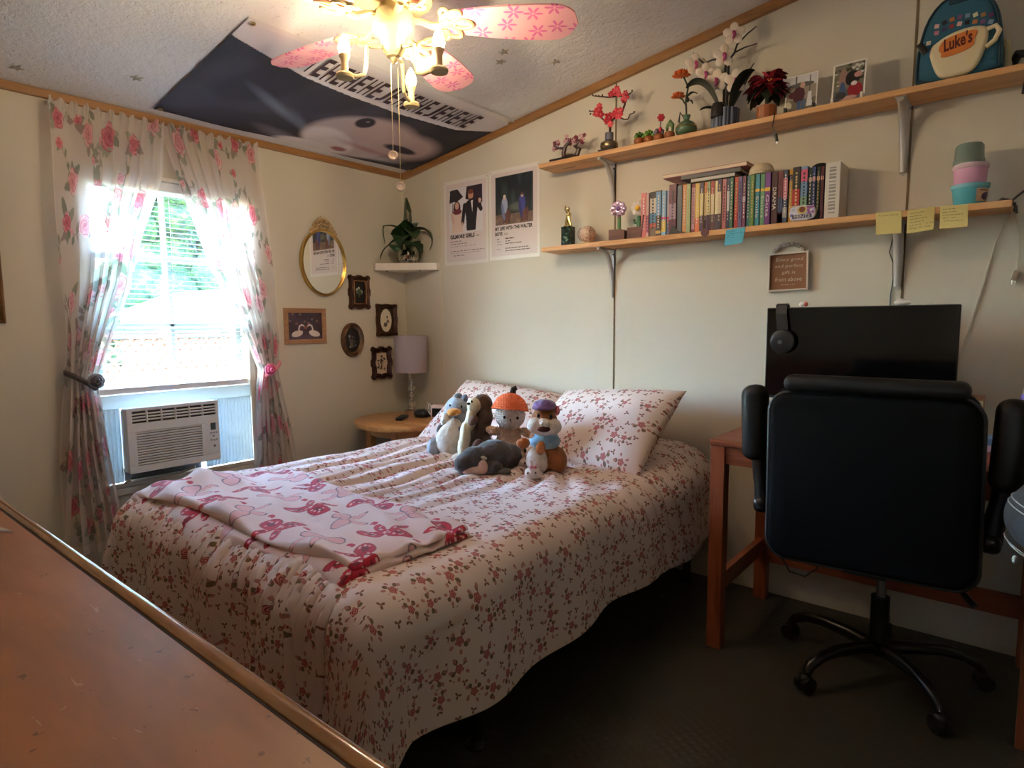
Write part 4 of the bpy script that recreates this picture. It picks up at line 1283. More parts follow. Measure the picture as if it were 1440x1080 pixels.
# folded blanket across the foot of the bed
def blanket():
    a0, a1 = .655, 1.90          # x
    nu, nv = 540, 230
    U, Vv = np.meshgrid(np.linspace(0, 1.25, nu), np.linspace(0, .42, nv), indexing='ij')
    P = Paint(U, Vv, (246, 226, 224))
    P.put(np.clip(wiggle(P.u, P.v, 18, 41) * .3, 0, .3), (240, 206, 204))
    rr = random.Random(4)
    def bow(cx, cy, r, rot, fill, dots, outline):
        cr, sr = math.cos(rot), math.sin(rot)
        def T_(x, y): return cx + x * cr - y * sr, cy + x * sr + y * cr
        lobes = [(.024, -.030, .011, .032, .55), (-.024, -.030, .011, .032, -.55), (.036, .012, .033, .023, .30), (-.036, .012, .033, .023, -.30), (0, .002, .012, .012, 0)]
        for (x, y, rx, ry, ro) in lobes:
            x, y, rx, ry = x * r, y * r, rx * r, ry * r
            q = T_(x, y)
            if outline: P.ell(q[0], q[1], rx * 1.09, ry * 1.16, outline, rot + ro)
            P.ell(q[0], q[1], rx, ry, fill, rot + ro)
            if dots:
                P.ell(q[0], q[1], rx * .55, ry * .4, (130, 26, 50), rot + ro)
                for k in range(5):
                    d = T_(x + rr.uniform(-.7, .7) * rx, y + rr.uniform(-.6, .6) * ry); P.ell(d[0], d[1], .0036 * r, .0034 * r, (244, 206, 206))
    k = 0
    for i in range(7):
        for j in range(3):
            x = .085 + i * .190 + (.09 if j % 2 else 0); y = .060 + j * .150
            rot = rr.uniform(-.7, .7) + (PI if rr.random() < .4 else 0)
            if (i + j) % 2 == 0: bow(x, y, 1.08, rot, (196, 32, 66), True, (160, 26, 52))
            else: bow(x, y, 1.0, rot, (240, 190, 192), False, (110, 92, 116))
            hx, hy = x + .095, y + .03
            P.ell(hx - .006, hy, .0085, .007, (200, 52, 84), .6); P.ell(hx + .006, hy, .0085, .007, (200, 52, 84), -.6)
    return U, Vv, P
Ub, Vb, Pb = blanket()
def duvet_top(x, y):
    """height of the duvet under the blanket"""
    X_ = np.clip(x, W0, W1)
    e_ = np.hypot(np.where(x < W0, x - W0, np.where(x > W1, x - W1, 0)), np.where(y < TF, y - TF, 0))
    a_ = np.clip(e_ / .10, 0, 1)
    return BZ - .10 * (1 - np.sqrt(np.clip(1 - a_ ** 2, 0, 1))) + .022 * np.exp(-((x - 1.36) / .55) ** 2) * np.clip(1 - e_ / .09, 0, 1)
bk = thing('throw_blanket', 'folded pale pink blanket with red bows across the foot of the bed', 'blanket', (1.27, -1.66, .56))
BLK_M = custom('fleece print', lambda T, m: (T.base(T.n('VertexColor', layer_name='Col').outputs[0]), T.set(T.b.inputs['Roughness'], .95), T.set(T.b.inputs['Sheen Weight'], .3), T.bump(T.noise(T.coord('Object'), 260, 3.0), .25, .003)))
def fold_layer(name, lift, thick, du, dv, bx, seed):
    """one folded layer: rectangle from the foot edge towards the head, with rolled edges"""
    u, v = Ub / 1.25, Vb / .42
    # quad corners on the bed (x, y): near-left, near-right, far-right, far-left
    NL_, NR_, FR_, FL_ = [np.array(q) for q in ((.69 + du, -1.885 + dv), (1.925 + bx, -1.862 + dv), (1.935 + bx, -1.475), (.86 + du, -1.43))]
    x = (1 - u) * ((1 - v) * NL_[0] + v * FL_[0]) + u * ((1 - v) * NR_[0] + v * FR_[0])
    y = (1 - u) * ((1 - v) * NL_[1] + v * FL_[1]) + u * ((1 - v) * NR_[1] + v * FR_[1])
    y = y + .010 * np.sin(u * 9 + seed) * (1 - v) + .012 * np.sin(u * 6 + 2) * v
    edge = np.minimum(np.minimum(u * 1.25, (1 - u) * 1.25), np.minimum(v, 1 - v) * .42)
    rnd = np.sqrt(np.clip(1 - (1 - np.clip(edge / .014, 0, 1)) ** 2, 0, 1))
    wr = .007 * wiggle(x, y, 12, seed) + .004 * wiggle(x, y, 34, seed + 7) + .006 * np.sin((y + .25 * x) * 2 * PI / .11 + wiggle(x, y, 5, seed + 3) * 2)
    z = duvet_top(x, y) + .013 + lift + rnd * (thick + wr)
    # crumpled corner by the window
    z = z + .05 * np.exp(-(((x - .86) / .10) ** 2 + ((y + 1.72) / .10) ** 2)) * (1 if lift > .01 else .5)
    o = grid_mesh(name, Ub, Vb, x, y, z, Pb.c, BLK_M, bk, solid=.010, offset=-1)
    return o
fold_layer('lower_fold', -.002, .013, -.030, -.034, .0, 51)
fold_layer('upper_fold', .015, .015, .0, .0, -.008, 55)

# ================================================================== SOFT TOYS ON THE BED
def fur(name, rgb, var=.12, sc=120):
    def fn(T, m):
        co = T.coord('Object')
        f = T.noise(co, sc * .25, 4.0, .6)
        l = lin(rgb)
        T.base(T.ramp(f, [(.3, tuple(x * (1 - var) for x in l)), (.7, tuple(min(1, x * (1 + var)) for x in l))]))
        T.b.inputs['Roughness'].default_value = .95
        T.b.inputs['Sheen Weight'].default_value = .35
        T.b.inputs['Specular IOR Level'].default_value = .15
        T.bump(T.noise(co, sc * 2.2, 3.0), .35, .004)
    return custom(name, fn)
def knit(name, rgb):
    def fn(T, m):
        co = T.coord('Object')
        w = T.n('TexWave'); w.bands_direction = 'Z'; T.set(w.inputs['Vector'], co); w.inputs['Scale'].default_value = 38; w.inputs['Distortion'].default_value = 1.5
        w2 = T.n('TexWave'); T.set(w2.inputs['Vector'], co); w2.inputs['Scale'].default_value = 30; w2.inputs['Distortion'].default_value = 1.0
        T.base(lin(rgb)); T.b.inputs['Roughness'].default_value = .95
        T.bump(T.math('MULTIPLY', w.outputs[1], w2.outputs[1]), .7, .006)
    return custom(name, fn)
EYE = mat('black bead', (12, 12, 14), .15)
TH = math.radians(39)
def soft(name, parts, m, parent, vox=.007):
    b = B()
    for p in parts: b.ell(p[0], p[1], p[2] if len(p) > 2 else None, 14)
    o = b.build(name, m, parent, world=False)
    return soften(o, vox * .8, 4, .6, .011)
def bead(parent, pts, r=.005, m=EYE, name='eye'):
    for p in pts: B().ell(p, (r, r * .6, r * 1.15), None, 10).build(name, m, parent, world=False)

# grey-blue penguin-like bird
t = thing('stuffed_bird', 'pale grey blue stuffed bird with orange beak, leftmost of the soft toys', 'soft toy', (1.125, -.72, .570), TH - .25, 'soft toys on the bed')
G1 = fur('pale blue grey plush', (160, 172, 186)); G2 = fur('cream plush', (214, 208, 196)); G3 = fur('slate plush', (112, 118, 128))
soft('body', [((0, .02, .075), (.085, .07, .085)), ((0, .045, .150), (.068, .055, .075)), ((.01, .06, .215), (.062, .055, .055)), ((-.085, -.02, .035), (.03, .035, .05)), ((.07, -.04, .02), (.028, .04, .025))], G1, t)
soft('belly', [((-.005, -.018, .075), (.066, .048, .078)), ((.005, .002, .135), (.045, .036, .045))], G2, t)
soft('beak', [((.012, .000, .205), (.034, .042, .017)), ((.012, -.012, .200), (.026, .030, .013))], fur('orange plush', (206, 142, 66)), t, .004)
soft('bib', [((-.03, .0, .165), (.024, .026, .034))], fur('white plush', (224, 230, 232)), t, .005)
soft('wing', [((-.052, -.015, .125), (.016, .02, .022), (0, .3, 0)), ((.05, -.01, .10), (.018, .02, .05), (0, -.4, 0))], G3, t, .005)
soft('ear_tuft', [((.015, .055, .268), (.020, .018, .018)), ((.048, .05, .262), (.015, .018, .02))], G3, t, .004)
soft('foot', [((.055, -.075, .014), (.028, .034, .016)), ((.075, -.06, .035), (.02, .02, .03))], G2, t, .005)
bead(t, [(-.012, .012, .232), (.045, .008, .228)])
# otter standing up, belly to the picture's left
t = thing('stuffed_otter', 'dark brown stuffed otter with long cream belly standing between bird and grey toy', 'soft toy', (1.285, -.745, .572), TH - .05, 'soft toys on the bed')
O1 = fur('dark brown plush', (82, 66, 58)); O2 = fur('ivory plush', (222, 214, 186)); 
soft('body', [((.0, .03, .05), (.07, .06, .06)), ((.015, .035, .12), (.062, .055, .07)), ((.03, .045, .19), (.052, .048, .06)), ((.035, .05, .245), (.046, .045, .048)), ((.055, .0, .06), (.035, .045, .05))], O1, t)
soft('belly', [((-.045, -.005, .06), (.028, .04, .06)), ((-.035, -.005, .12), (.026, .038, .06)), ((-.012, .0, .185), (.024, .034, .05)), ((.0, .008, .245), (.032, .036, .038))], O2, t)
soft('arm', [((.0, -.03, .185), (.020, .018, .026), (0, .7, 0))], fur('mid brown plush', (104, 78, 68)), t, .005)
soft('leg', [((.02, -.045, .055), (.03, .02, .055), (0, .2, 0))], fur('mid brown plush', (104, 78, 68)), t, .005)
soft('tail', [((-.03, -.07, .010), (.05, .012, .010), (0, 0, .5))], fur('tan plush', (150, 122, 96)), t, .004)
bead(t, [(-.004, -.028, .268)])
B().ell((-.018, -.024, .258), (.008, .008, .006)).build('nose', EYE, t, world=False)
# grey seal-like toy lying in front
t = thing('stuffed_manatee', 'charcoal grey stuffed manatee lying with its head towards the foot of the bed', 'soft toy', (1.47, -.87, .578), TH, 'soft toys on the bed')
soft('body', [((.03, .03, .062), (.085, .075, .062)), ((-.045, -.015, .052), (.062, .06, .055)), ((-.085, -.035, .04), (.045, .05, .042)), ((.09, .06, .05), (.06, .06, .05)), ((.02, -.045, .025), (.05, .03, .028))], fur('charcoal plush', (74, 72, 72)), t)
soft('muzzle', [((-.045, -.06, .018), (.055, .03, .018)), ((-.01, -.065, .035), (.020, .018, .028), (0, -.3, 0))], fur('pinkish plush', (206, 176, 166)), t, .005)
soft('flipper', [((.07, -.05, .012), (.03, .045, .012), (0, 0, .3))], fur('charcoal plush', (74, 72, 72)), t, .005)
soft('ear', [((-.008, -.062, .068), (.014, .008, .007), (0, .4, 0))], fur('cream plush', (214, 208, 196)), t, .003)
bead(t, [(-.112, -.066, .045), (-.088, -.078, .048)], .004)
# knitted doll with an orange hat
t = thing('knitted_doll', 'knitted beige doll wearing an orange knitted cap with black stalk', 'soft toy', (1.42, -.665, .578), TH + .05, 'soft toys on the bed')
KW = knit('white yarn', (222, 214, 208)); KB = knit('beige yarn', (208, 178, 154)); KO = knit('orange yarn', (232, 112, 66))
soft('body', [((0, .02, .06), (.07, .055, .065)), ((.0, .015, .115), (.055, .045, .06))], KB, t)
B().ell((.005, .0, .198), (.066, .058, .060), None, 24).build('head', KW, t, world=False)
soft('arm', [((-.068, -.005, .135), (.036, .02, .021), (0, .25, 0))], KB, t, .005)
soft('arm', [((.075, -.005, .125), (.036, .02, .021), (0, .35, 0))], KB, t, .005)
b = B().lathe([(.084, -.004), (.080, .006), (.074, .022), (.060, .045), (.038, .062), (.014, .070), (.002, .071)], (.005, .010, .226), 30, Euler((-.16, .10, 0)).to_matrix().to_4x4())
b.v = b.v; b.build('cap', KO, t, world=False)
B().tube([(.016, .022, .288), (.022, .024, .312), (.036, .024, .319)], [.015, .013, .010], 10).build('stalk', knit('black yarn', (34, 36, 34)), t, world=False)
bead(t, [(-.022, -.054, .200), (.034, -.052, .196)], .006)
b = B().tube([(.002, -.060, .188), (.004, -.061, .182), (.010, -.060, .181)], .0014, 6).ell((.003, -.060, .189), (.004, .003, .003)); b.build('mouth', EYE, t, world=False)
B().ell((.03, .055, .03), (.05, .03, .03)).build('skirt', knit('black yarn', (34, 36, 34)), t, world=False)
# chipmunk in a blue shirt
t = thing('stuffed_chipmunk', 'brown stuffed chipmunk in a blue shirt and purple cap sitting by the pillow', 'soft toy', (1.665, -.745, .578), TH, 'soft toys on the bed')
C1 = fur('chestnut plush', (150, 92, 52)); C2 = fur('white belly plush', (228, 222, 216))
soft('body', [((.0, .02, .06), (.075, .068, .066)), ((.0, .02, .13), (.058, .05, .06)), ((.055, .0, .05), (.04, .055, .055))], C1, t)
soft('belly', [((-.025, -.022, .055), (.048, .042, .055))], C2, t)
soft('shirt', [((.005, .012, .125), (.064, .056, .040)), ((.005, .012, .155), (.050, .046, .030))], fur('sky blue cloth', (150, 192, 222), .05), t, .005)
soft('head', [((.002, .005, .205), (.056, .050, .050)), ((.005, .012, .24), (.045, .042, .030))], C1, t)
soft('cheeks', [((-.032, -.024, .195), (.036, .032, .034)), ((.034, -.020, .190), (.038, .034, .034)), ((.0, -.036, .203), (.03, .026, .024)), ((-.002, -.03, .178), (.04, .03, .022))], C2, t, .005)
soft('cap', [((.004, .018, .270), (.048, .046, .024)), ((-.002, -.002, .262), (.047, .040, .009))], fur('purple cloth', (120, 96, 150), .08), t, .005)
soft('paw', [((-.082, -.025, .125), (.028, .022, .022))], fur('copper plush', (172, 102, 52)), t, .005)
soft('paw', [((-.015, -.062, .112), (.019, .016, .028), (0, .15, 0))], fur('copper plush', (172, 102, 52)), t, .004)
soft('ear', [((.055, .02, .248), (.012, .010, .020))], fur('pink plush', (222, 132, 150)), t, .003)
b = B().ell((-.002, -.058, .186), (.026, .010, .012)); b.build('mouth', mat('maroon felt', (70, 22, 26), .9), t, world=False)
soft('snout', [((-.008, -.060, .207), (.012, .012, .010)), ((.008, -.060, .205), (.012, .012, .010))], C2, t, .003)
bead(t, [(-.022, -.040, .236), (.026, -.038, .232)], .0075)
B().lathe([(.051, -.003), (.053, 0), (.051, .003), (.049, 0), (.051, -.003)], (.002, .006, .167), 24).build('collar', mat('navy ribbon', (52, 66, 96), .7), t, world=False)
for k, (x, y, lab, hx, hy) in enumerate(((1.565, -.735, 'tiny cream bunny toy between the grey manatee and the chipmunk', .012, -.02), (1.695, -.855, 'tiny white bunny toy with pink bow in front of the chipmunk', 0, 0))):
    t = thing('toy_bunny', lab, 'soft toy', (x, y, .578), TH + (.5 if k == 0 else -.2), 'soft toys on the bed')
    CW = fur('cream bunny plush', (214, 196, 178) if k == 0 else (232, 222, 220))  if k == 0 else fur('white bunny plush', (232, 222, 220))
    soft('body', [((0, 0, .024), (.034, .026, .024)), ((.008, .012, .018), (.03, .028, .018))], CW, t, .004)
    soft('ear', [((-.008, .004, .056), (.009, .007, .018), (0, -.3, 0))], CW, t, .003)
    soft('ear', [((.014, .004, .058), (.010, .007, .020), (0, .35, 0))], CW, t, .003)
    bead(t, [(-.016, -.022, .028), (.014, -.023, .030)], .0034)
    if k: B().ell((-.006, -.006, .046), (.008, .006, .006)).ell((.008, -.006, .047), (.008, .006, .006)).build('bow', mat('pink satin', (226, 130, 160), .4), t, world=False)

# ================================================================== WALL SHELVES
SHW = wood('knotty pine board', (222, 172, 118), (186, 130, 80), 'x', 1.0, .5)
ZU0, ZU1, ZL0, ZL1, YF = 1.945, 1.967, 1.533, 1.556, -.16
for nm, lab, x0, x1, z0, z1 in (('wall_shelf', 'upper knotty pine wall shelf carrying flowers, photos and backpack', 1.203, 3.078, ZU0, ZU1),
                                ('wall_shelf', 'lower knotty pine wall shelf carrying the row of books', 1.22, 3.072, ZL0, ZL1)):
    o = B().lohi((x0, YF, z0), (x1, -.002, z1), .003).build(nm, SHW, smooth=False)
    seat_at(tag(o, lab, 'shelf', 'pine wall shelves'), ((x0 + x1) / 2, -.08, z0))
STEEL = mat('satin grey bracket steel', (190, 187, 184), .38, .35)
for x, zt, lab, big in ((1.545, ZU0, 'grey metal shelf bracket under the upper shelf, near its left end', 0), (1.545, ZL0, 'grey metal shelf bracket under the lower shelf, near its left end', 0),
                   (2.750, ZU0, 'grey metal shelf bracket under the upper shelf, below the backpack', 1), (2.752, ZL0, 'grey metal shelf bracket under the lower shelf, above the monitor', 1)):
    t = thing('shelf_bracket', lab, 'bracket', (x, 0, zt - .24), 0, 'metal shelf brackets')
    w0 = .013 if not big else .017
    b = B(); b.prism([(-w0, zt), (w0, zt), (w0 * .8, zt - .10), (w0 * .55, zt - .235), (0, zt - .242), (-w0 * .55, zt - .235), (-w0 * .8, zt - .10)], .003, M_B @ Matrix.Translation((x, 0, 0)))
    b.build('wall_plate', STEEL, t, smooth=False)
    B().lohi((x - w0, -.150, zt - .003), (x + w0, 0, zt - .0005)).build('shelf_arm', STEEL, t, smooth=False)
    b = B()
    pts, rad = [], []
    for i in range(15):
        f = i / 14
        a = f * PI / 2
        y = -.146 + .140 * math.sin(a) ** .9; z = zt - .006 - .225 * (1 - math.cos(a)) ** 1.3
        pts.append((x, y, z)); rad.append((.0085 if not big else .0135) * (.55 + .75 * math.sin(PI * (.15 + .75 * (1 - f)))))
    b.tube(pts, rad, 10)
    b.build('brace', STEEL, t)
    for zz in (zt - .025, zt - .225): B().cyl((x, -.003, zz), (x, -.0055, zz), .004, n=10).build('screw', mat('dark screw', (60, 56, 52), .5, .5), t)

# ------------------------------------------------------------------ upper shelf
def flower5(b, c, r, facing, k=0, kc=1, n=5, spin=0.0, cup=.25):
    """open flower of n petals looking along 'facing'"""
    f = Vector(facing).normalized()
    a = f.cross(Vector((0, 0, 1))).normalized(); u = a.cross(f)
    for i in range(n):
        t = 2 * PI * i / n + spin
        d = a * math.cos(t) + u * math.sin(t)
        p = Vector(c) + d * r * .55 + f * r * cup
        Mq = Matrix((d, f.cross(d), f)).transposed()
        e = Mq.to_euler()
        b.ell(p, (r * .54, r * .43, r * .11), tuple(e), 8, k)
    b.ell(Vector(c) + f * r * .3, (r * .18,) * 3, None, 7, kc)
ROOM = (.55, -.78, -.15)
t = thing('bonsai_model', 'toy brick cherry bonsai with pink blossom on black tray, left end of upper shelf', 'ornament', (1.32, -.085, ZU1))
PLB = mat('black toy plastic', (26, 20, 22), .3)
B().lohi((1.245, -.125, ZU1), (1.395, -.055, ZU1 + .012), .003).build('tray', PLB, t, smooth=False)
b = B().tube([(1.315, -.085, ZU1 + .01), (1.305, -.085, ZU1 + .04), (1.32, -.09, ZU1 + .07), (1.35, -.085, ZU1 + .095)], [.016, .011, .009, .005]).tube([(1.38, -.085, ZU1 + .01), (1.395, -.085, ZU1 + .045), (1.37, -.085, ZU1 + .062), (1.40, -.08, ZU1 + .088)], [.012, .012, .008, .005])
b.tube([(1.315, -.09, ZU1 + .06), (1.28, -.09, ZU1 + .068), (1.25, -.09, ZU1 + .085)], [.008, .005, .003]).ell((1.345, -.09, ZU1 + .012), (.05, .025, .012))
b.build('trunk', mat('dark maroon trunk', (58, 28, 32), .4), t)
b = B(); rr = random.Random(3)
for (cx, cz, n, sp) in ((1.262, ZU1 + .082, 7, .022), (1.322, ZU1 + .098, 9, .028), (1.415, ZU1 + .088, 8, .026), (1.37, ZU1 + .085, 5, .02)):
    for i in range(n):
        flower5(b, (cx + rr.uniform(-sp, sp), -.088 + rr.uniform(-.02, .02), cz + rr.uniform(-.018, .02)), .0105, (rr.uniform(-.2, 1), -1, rr.uniform(-.2, .6)), rr.choice((0, 1, 1)), 2, 5, rr.random())
b.build('blossom', [mat('pale pink petal', (206, 160, 168), .5), mat('rose petal', (120, 46, 64), .5), mat('maroon petal heart', (96, 36, 48), .5)], t)
t = thing('plum_blossom_model', 'red plum blossom branch model in a grey and bronze vase on the upper shelf', 'ornament', (1.568, -.09, ZU1))
b = B().lathe([(.028, ZU1), (.036, ZU1 + .006), (.042, ZU1 + .02), (.040, ZU1 + .036), (.026, ZU1 + .046), (.020, ZU1 + .05)], (1.568, -.09, 0), 24); b.build('vase_bowl', mat('bronze vase glaze', (120, 108, 84), .22, .7), t)
B().lathe([(.020, ZU1 + .048), (.020, ZU1 + .082), (.017, ZU1 + .083)], (1.568, -.09, 0), 20).build('vase_neck', mat('slate vase neck', (96, 96, 110), .4), t)
B().lohi((1.528, -.125, ZU1), (1.608, -.055, ZU1 + .005)).build('plinth', PLB, t, smooth=False)
def px3(x, z, y=-.09): return (x, y, z)
b = B().tube([px3(1.57, 2.04), px3(1.575, 2.095), px3(1.60, 2.115), px3(1.632, 2.125), px3(1.648, 2.16), px3(1.65, 2.185), px3(1.63, 2.20), px3(1.60, 2.205), px3(1.56, 2.21), px3(1.52, 2.222), px3(1.478, 2.235)], [.006, .006, .005, .005, .0045, .004, .004, .004, .0035, .003, .002], 7)
b.tube([px3(1.572, 2.09), px3(1.545, 2.108), px3(1.515, 2.135), px3(1.49, 2.143), px3(1.484, 2.165), px3(1.462, 2.168)], [.005, .004, .004, .003, .003, .002], 7)
b.tube([px3(1.61, 2.117), px3(1.645, 2.094), px3(1.665, 2.092), px3(1.675, 2.11), px3(1.695, 2.112)], [.004, .003, .003, .003, .002], 7)
b.tube([px3(1.65, 2.185), px3(1.672, 2.20), px3(1.682, 2.205)], [.004, .003, .002], 7)
for q in ((1.478, 2.238), (1.495, 2.232), (1.462, 2.17), (1.466, 2.156), (1.696, 2.116), (1.684, 2.21), (1.51, 2.228), (1.53, 2.226)): b.ell(px3(*q), (.0042,) * 3, None, 7)
b.build('branch', mat('dark twig', (52, 30, 26), .5), t)
b = B(); rr = random.Random(8)
for (x, z, r) in ((1.515, 2.162, .020), (1.525, 2.138, .018), (1.505, 2.145, .016), (1.523, 2.178, .012), (1.572, 2.115, .021), (1.56, 2.103, .018), (1.578, 2.085, .015), (1.618, 2.128, .022), (1.628, 2.108, .019), (1.605, 2.12, .018), (1.638, 2.128, .015), (1.60, 2.215, .018), (1.615, 2.228, .015), (1.585, 2.212, .015), (1.622, 2.206, .014), (1.655, 2.187, .019), (1.645, 2.178, .015), (1.662, 2.2, .012)):
    flower5(b, (x, -.095 - rr.uniform(0, .02), z), r, (rr.uniform(0, 1), -1, rr.uniform(-.3, .3)), rr.choice((0, 0, 1)), 2, 5, rr.random())
b.build('blossom', [mat('crimson petal', (186, 34, 50), .4), mat('bright red petal', (214, 60, 72), .4), mat('pink flower heart', (230, 150, 150), .5)], t)
TERRA = mat('amber pot', (150, 84, 40), .35, var=(30, .15))
for k, (x, lab) in enumerate(((1.724, 'small amber pot with leafy green succulent, left of the row of four'), (1.772, 'small amber pot with bright green succulent, second from the plum vase'),
                              (1.822, 'small amber pot holding a single red flower and pale rocks'), (1.872, 'small amber pot with a green arching plant beside the green vase'))):
    t = thing('succulent_pot', lab, 'potted plant', (x, -.09, ZU1), 0, 'small succulent pots')
    B().lathe([(.016, ZU1), (.022, ZU1 + .008), (.023, ZU1 + .022), (.020, ZU1 + .028), (.016, ZU1 + .027)], (x, -.09, 0), 18).build('pot', TERRA, t)
    b = B(); z0 = ZU1 + .028
    gm = [mat('succulent green %d' % k, ((86, 128, 48), (104, 150, 56), (112, 108, 130), (76, 104, 62))[k], .45), mat('succulent accent %d' % k, ((60, 96, 40), (82, 128, 44), (190, 40, 60), (96, 126, 74))[k], .45)]
    if k < 2:
        for i in range(12):
            a = i * 2.4; r = .018 - .001 * i
            b.ell((x + r * math.cos(a), -.09 + r * math.sin(a), z0 + .004 + .0016 * i), (.010, .006, .008), (0, -.5, a), 8, i % 2)
    elif k == 2:
        b.tube([(x + .004, -.09, z0), (x + .008, -.09, z0 + .06)], .0028, 6, k=0)
        flower5(b, (x + .010, -.094, z0 + .068), .016, ROOM, 1, 1, 6)
        for i in range(6): b.ell((x + .016 * math.cos(i * 1.1), -.09 + .014 * math.sin(i * 1.1), z0 + .008 + .004 * (i % 3)), (.009, .008, .012), None, 7, i % 2 if i > 3 else 0)
    else:
        b.tube([(x - .012, -.09, z0), (x - .010, -.09, z0 + .03), (x + .004, -.09, z0 + .048), (x + .016, -.09, z0 + .03), (x + .014, -.09, z0)], .006, 8)
        for i in range(7): b.ell((x - .010 + .004 * i, -.096, z0 + .02 + .012 * math.sin(i * .5)), (.006, .005, .009), None, 7, 1)
    b.build('plant', gm, t)
t = thing('green_vase', 'round green vase with two orange chrysanthemums on the upper shelf', 'vase', (1.950, -.09, ZU1))
B().lathe([(.022, ZU1), (.038, ZU1 + .008), (.046, ZU1 + .026), (.044, ZU1 + .042), (.030, ZU1 + .058), (.014, ZU1 + .066), (.012, ZU1 + .070), (.017, ZU1 + .088), (.014, ZU1 + .088)], (1.950, -.09, 0), 30).build('vase', mat('sea green glaze', (82, 112, 84), .2, coat=.5), t)
B().lathe([(.0445, ZU1 + .036), (.0462, ZU1 + .038), (.0445, ZU1 + .041)], (1.950, -.09, 0), 30).build('gold_band', GOLD, t)
b = B().tube([(1.95, -.09, ZU1 + .08), (1.945, -.09, 2.12), (1.955, -.09, 2.17), (1.935, -.092, 2.215)], .004, 7).tube([(1.945, -.09, 2.10), (1.93, -.09, 2.125), (1.918, -.092, 2.135)], .0035, 7).tube([(1.945, -.09, ZU1 + .07), (1.925, -.1, 2.07), (1.92, -.1, 2.03)], .004, 7)
leafblade(b, (1.952, -.09, 2.13), (1.98, -.1, 2.15), (2.0, -.1, 2.13), .010); leafblade(b, (1.95, -.09, 2.11), (1.97, -.11, 2.12), (1.985, -.11, 2.09), .010)
b.ell((1.957, -.1, 2.115), (.009, .009, .010), None, 8)
b.build('stem', mat('deep green stem', (36, 52, 40), .5), t)
def mum(c, r, nm):
    b = B()
    for ring_i, (n, el, ln) in enumerate(((16, 0.05, 1.0), (13, .5, .9), (9, .95, .75), (5, 1.35, .6))):
        for i in range(n):
            a = 2 * PI * i / n + ring_i * .2
            d = Vector((math.cos(a) * math.cos(el), math.sin(a) * math.cos(el), math.sin(el)))
            p = Vector(c) + d * r * ln * .55
            b.ell(p, (r * ln * .48, r * .12, r * .07), tuple(Vector((1, 0, 0)).rotation_difference(d).to_euler()), 7, (ring_i + i) % 2)
    return b.build(nm, [mat('orange petal', (232, 122, 36), .5), mat('deep orange petal', (206, 86, 34), .5)], t)
mum((1.925, -.095, 2.222), .040, 'flower'); mum((1.913, -.095, 2.138), .032, 'flower')
# orchid in striped planter
t = thing('orchid_model', 'white and magenta orchid model in a blue grey fluted planter on the upper shelf', 'ornament', (2.118, -.09, ZU1))
b = B(); n = 20
for i in range(n):
    a = 2 * PI * i / n
    b.cyl((2.118 + .046 * math.cos(a), -.09 + .046 * math.sin(a), ZU1), (2.118 + .048 * math.cos(a), -.09 + .048 * math.sin(a), ZU1 + .075), .0085, n=10, k=i % 2)
b.lathe([(.02, ZU1 + .003), (.044, ZU1 + .003), (.044, ZU1 + .070), (.02, ZU1 + .070)], (2.118, -.09, 0), 20, k=0)
b.build('planter', [mat('blue grey toy plastic', (112, 122, 146), .35), mat('dark slate toy plastic', (64, 70, 90), .35)], t)
OG = mat('dark orchid leaf', (30, 44, 38), .35)
b = B().lathe([(.028, ZU1 + .04), (.026, ZU1 + .08), (.02, ZU1 + .095), (.004, ZU1 + .1)], (2.105, -.135, 0), 14)
b.tube([(2.112, -.09, ZU1 + .07), (2.112, -.09, 2.16), (2.116, -.09, 2.235), (2.10, -.09, 2.252), (2.06, -.092, 2.256), (2.025, -.095, 2.25), (1.99, -.095, 2.285), (1.978, -.095, 2.305)], [.006, .006, .005, .005, .004, .004, .003, .002], 8)
b.tube([(2.124, -.09, ZU1 + .07), (2.126, -.09, 2.17), (2.128, -.09, 2.235), (2.15, -.09, 2.262), (2.19, -.09, 2.27), (2.24, -.09, 2.272)], [.006, .006, .005, .004, .003, .002], 8)
b.tube([(2.15, -.09, 2.262), (2.16, -.09, 2.29), (2.2, -.09, 2.32), (2.235, -.09, 2.338)], [.004, .004, .003, .002], 8)
b.tube([(2.126, -.09, 2.10), (2.17, -.09, 2.14), (2.21, -.09, 2.175), (2.23, -.09, 2.2)], [.004, .004, .003, .002], 8)
b.tube([(2.112, -.09, 2.19), (2.085, -.09, 2.205)], .003, 7)
b.build('stem', mat('near black stem', (30, 24, 26), .45), t)
b = B()
leafblade(b, (2.095, -.09, ZU1 + .075), (2.04, -.12, 2.20), (1.965, -.13, 2.155), .050, n=14); leafblade(b, (2.14, -.09, ZU1 + .075), (2.20, -.12, 2.17), (2.245, -.12, 2.16), .036, n=14)
leafblade(b, (2.10, -.10, ZU1 + .075), (2.06, -.15, 2.06), (2.035, -.15, 2.045), .016, n=10)
b.build('leaf', OG, t)
rr = random.Random(6)
OFM = [mat('ivory petal', (238, 224, 208), .45), mat('magenta lip', (170, 50, 110), .45)]
for (x, z, r) in ((1.99, 2.255, .042), (2.035, 2.205, .040), (2.085, 2.165, .044), (2.112, 2.255, .044), (2.162, 2.145, .044), (2.15, 2.33, .042)):
    b = B()
    f = (rr.uniform(.2, .9), -1, rr.uniform(-.3, .1))
    flower5(b, (x, -.10, z), r, f, 0, 1, 5, PI / 2, .06)
    fv = Vector(f).normalized()
    for q in range(3):
        b.ell(Vector((x, -.10, z - r * .18 * q)) + fv * r * .36, (r * .13, r * .1, r * .26), (0, (q - 1) * .5, 0), 7, 1)
    b.ell((x, -.10, z), (r * .25,) * 3, None, 7, 0)
    b.build('orchid_flower', OFM, t)
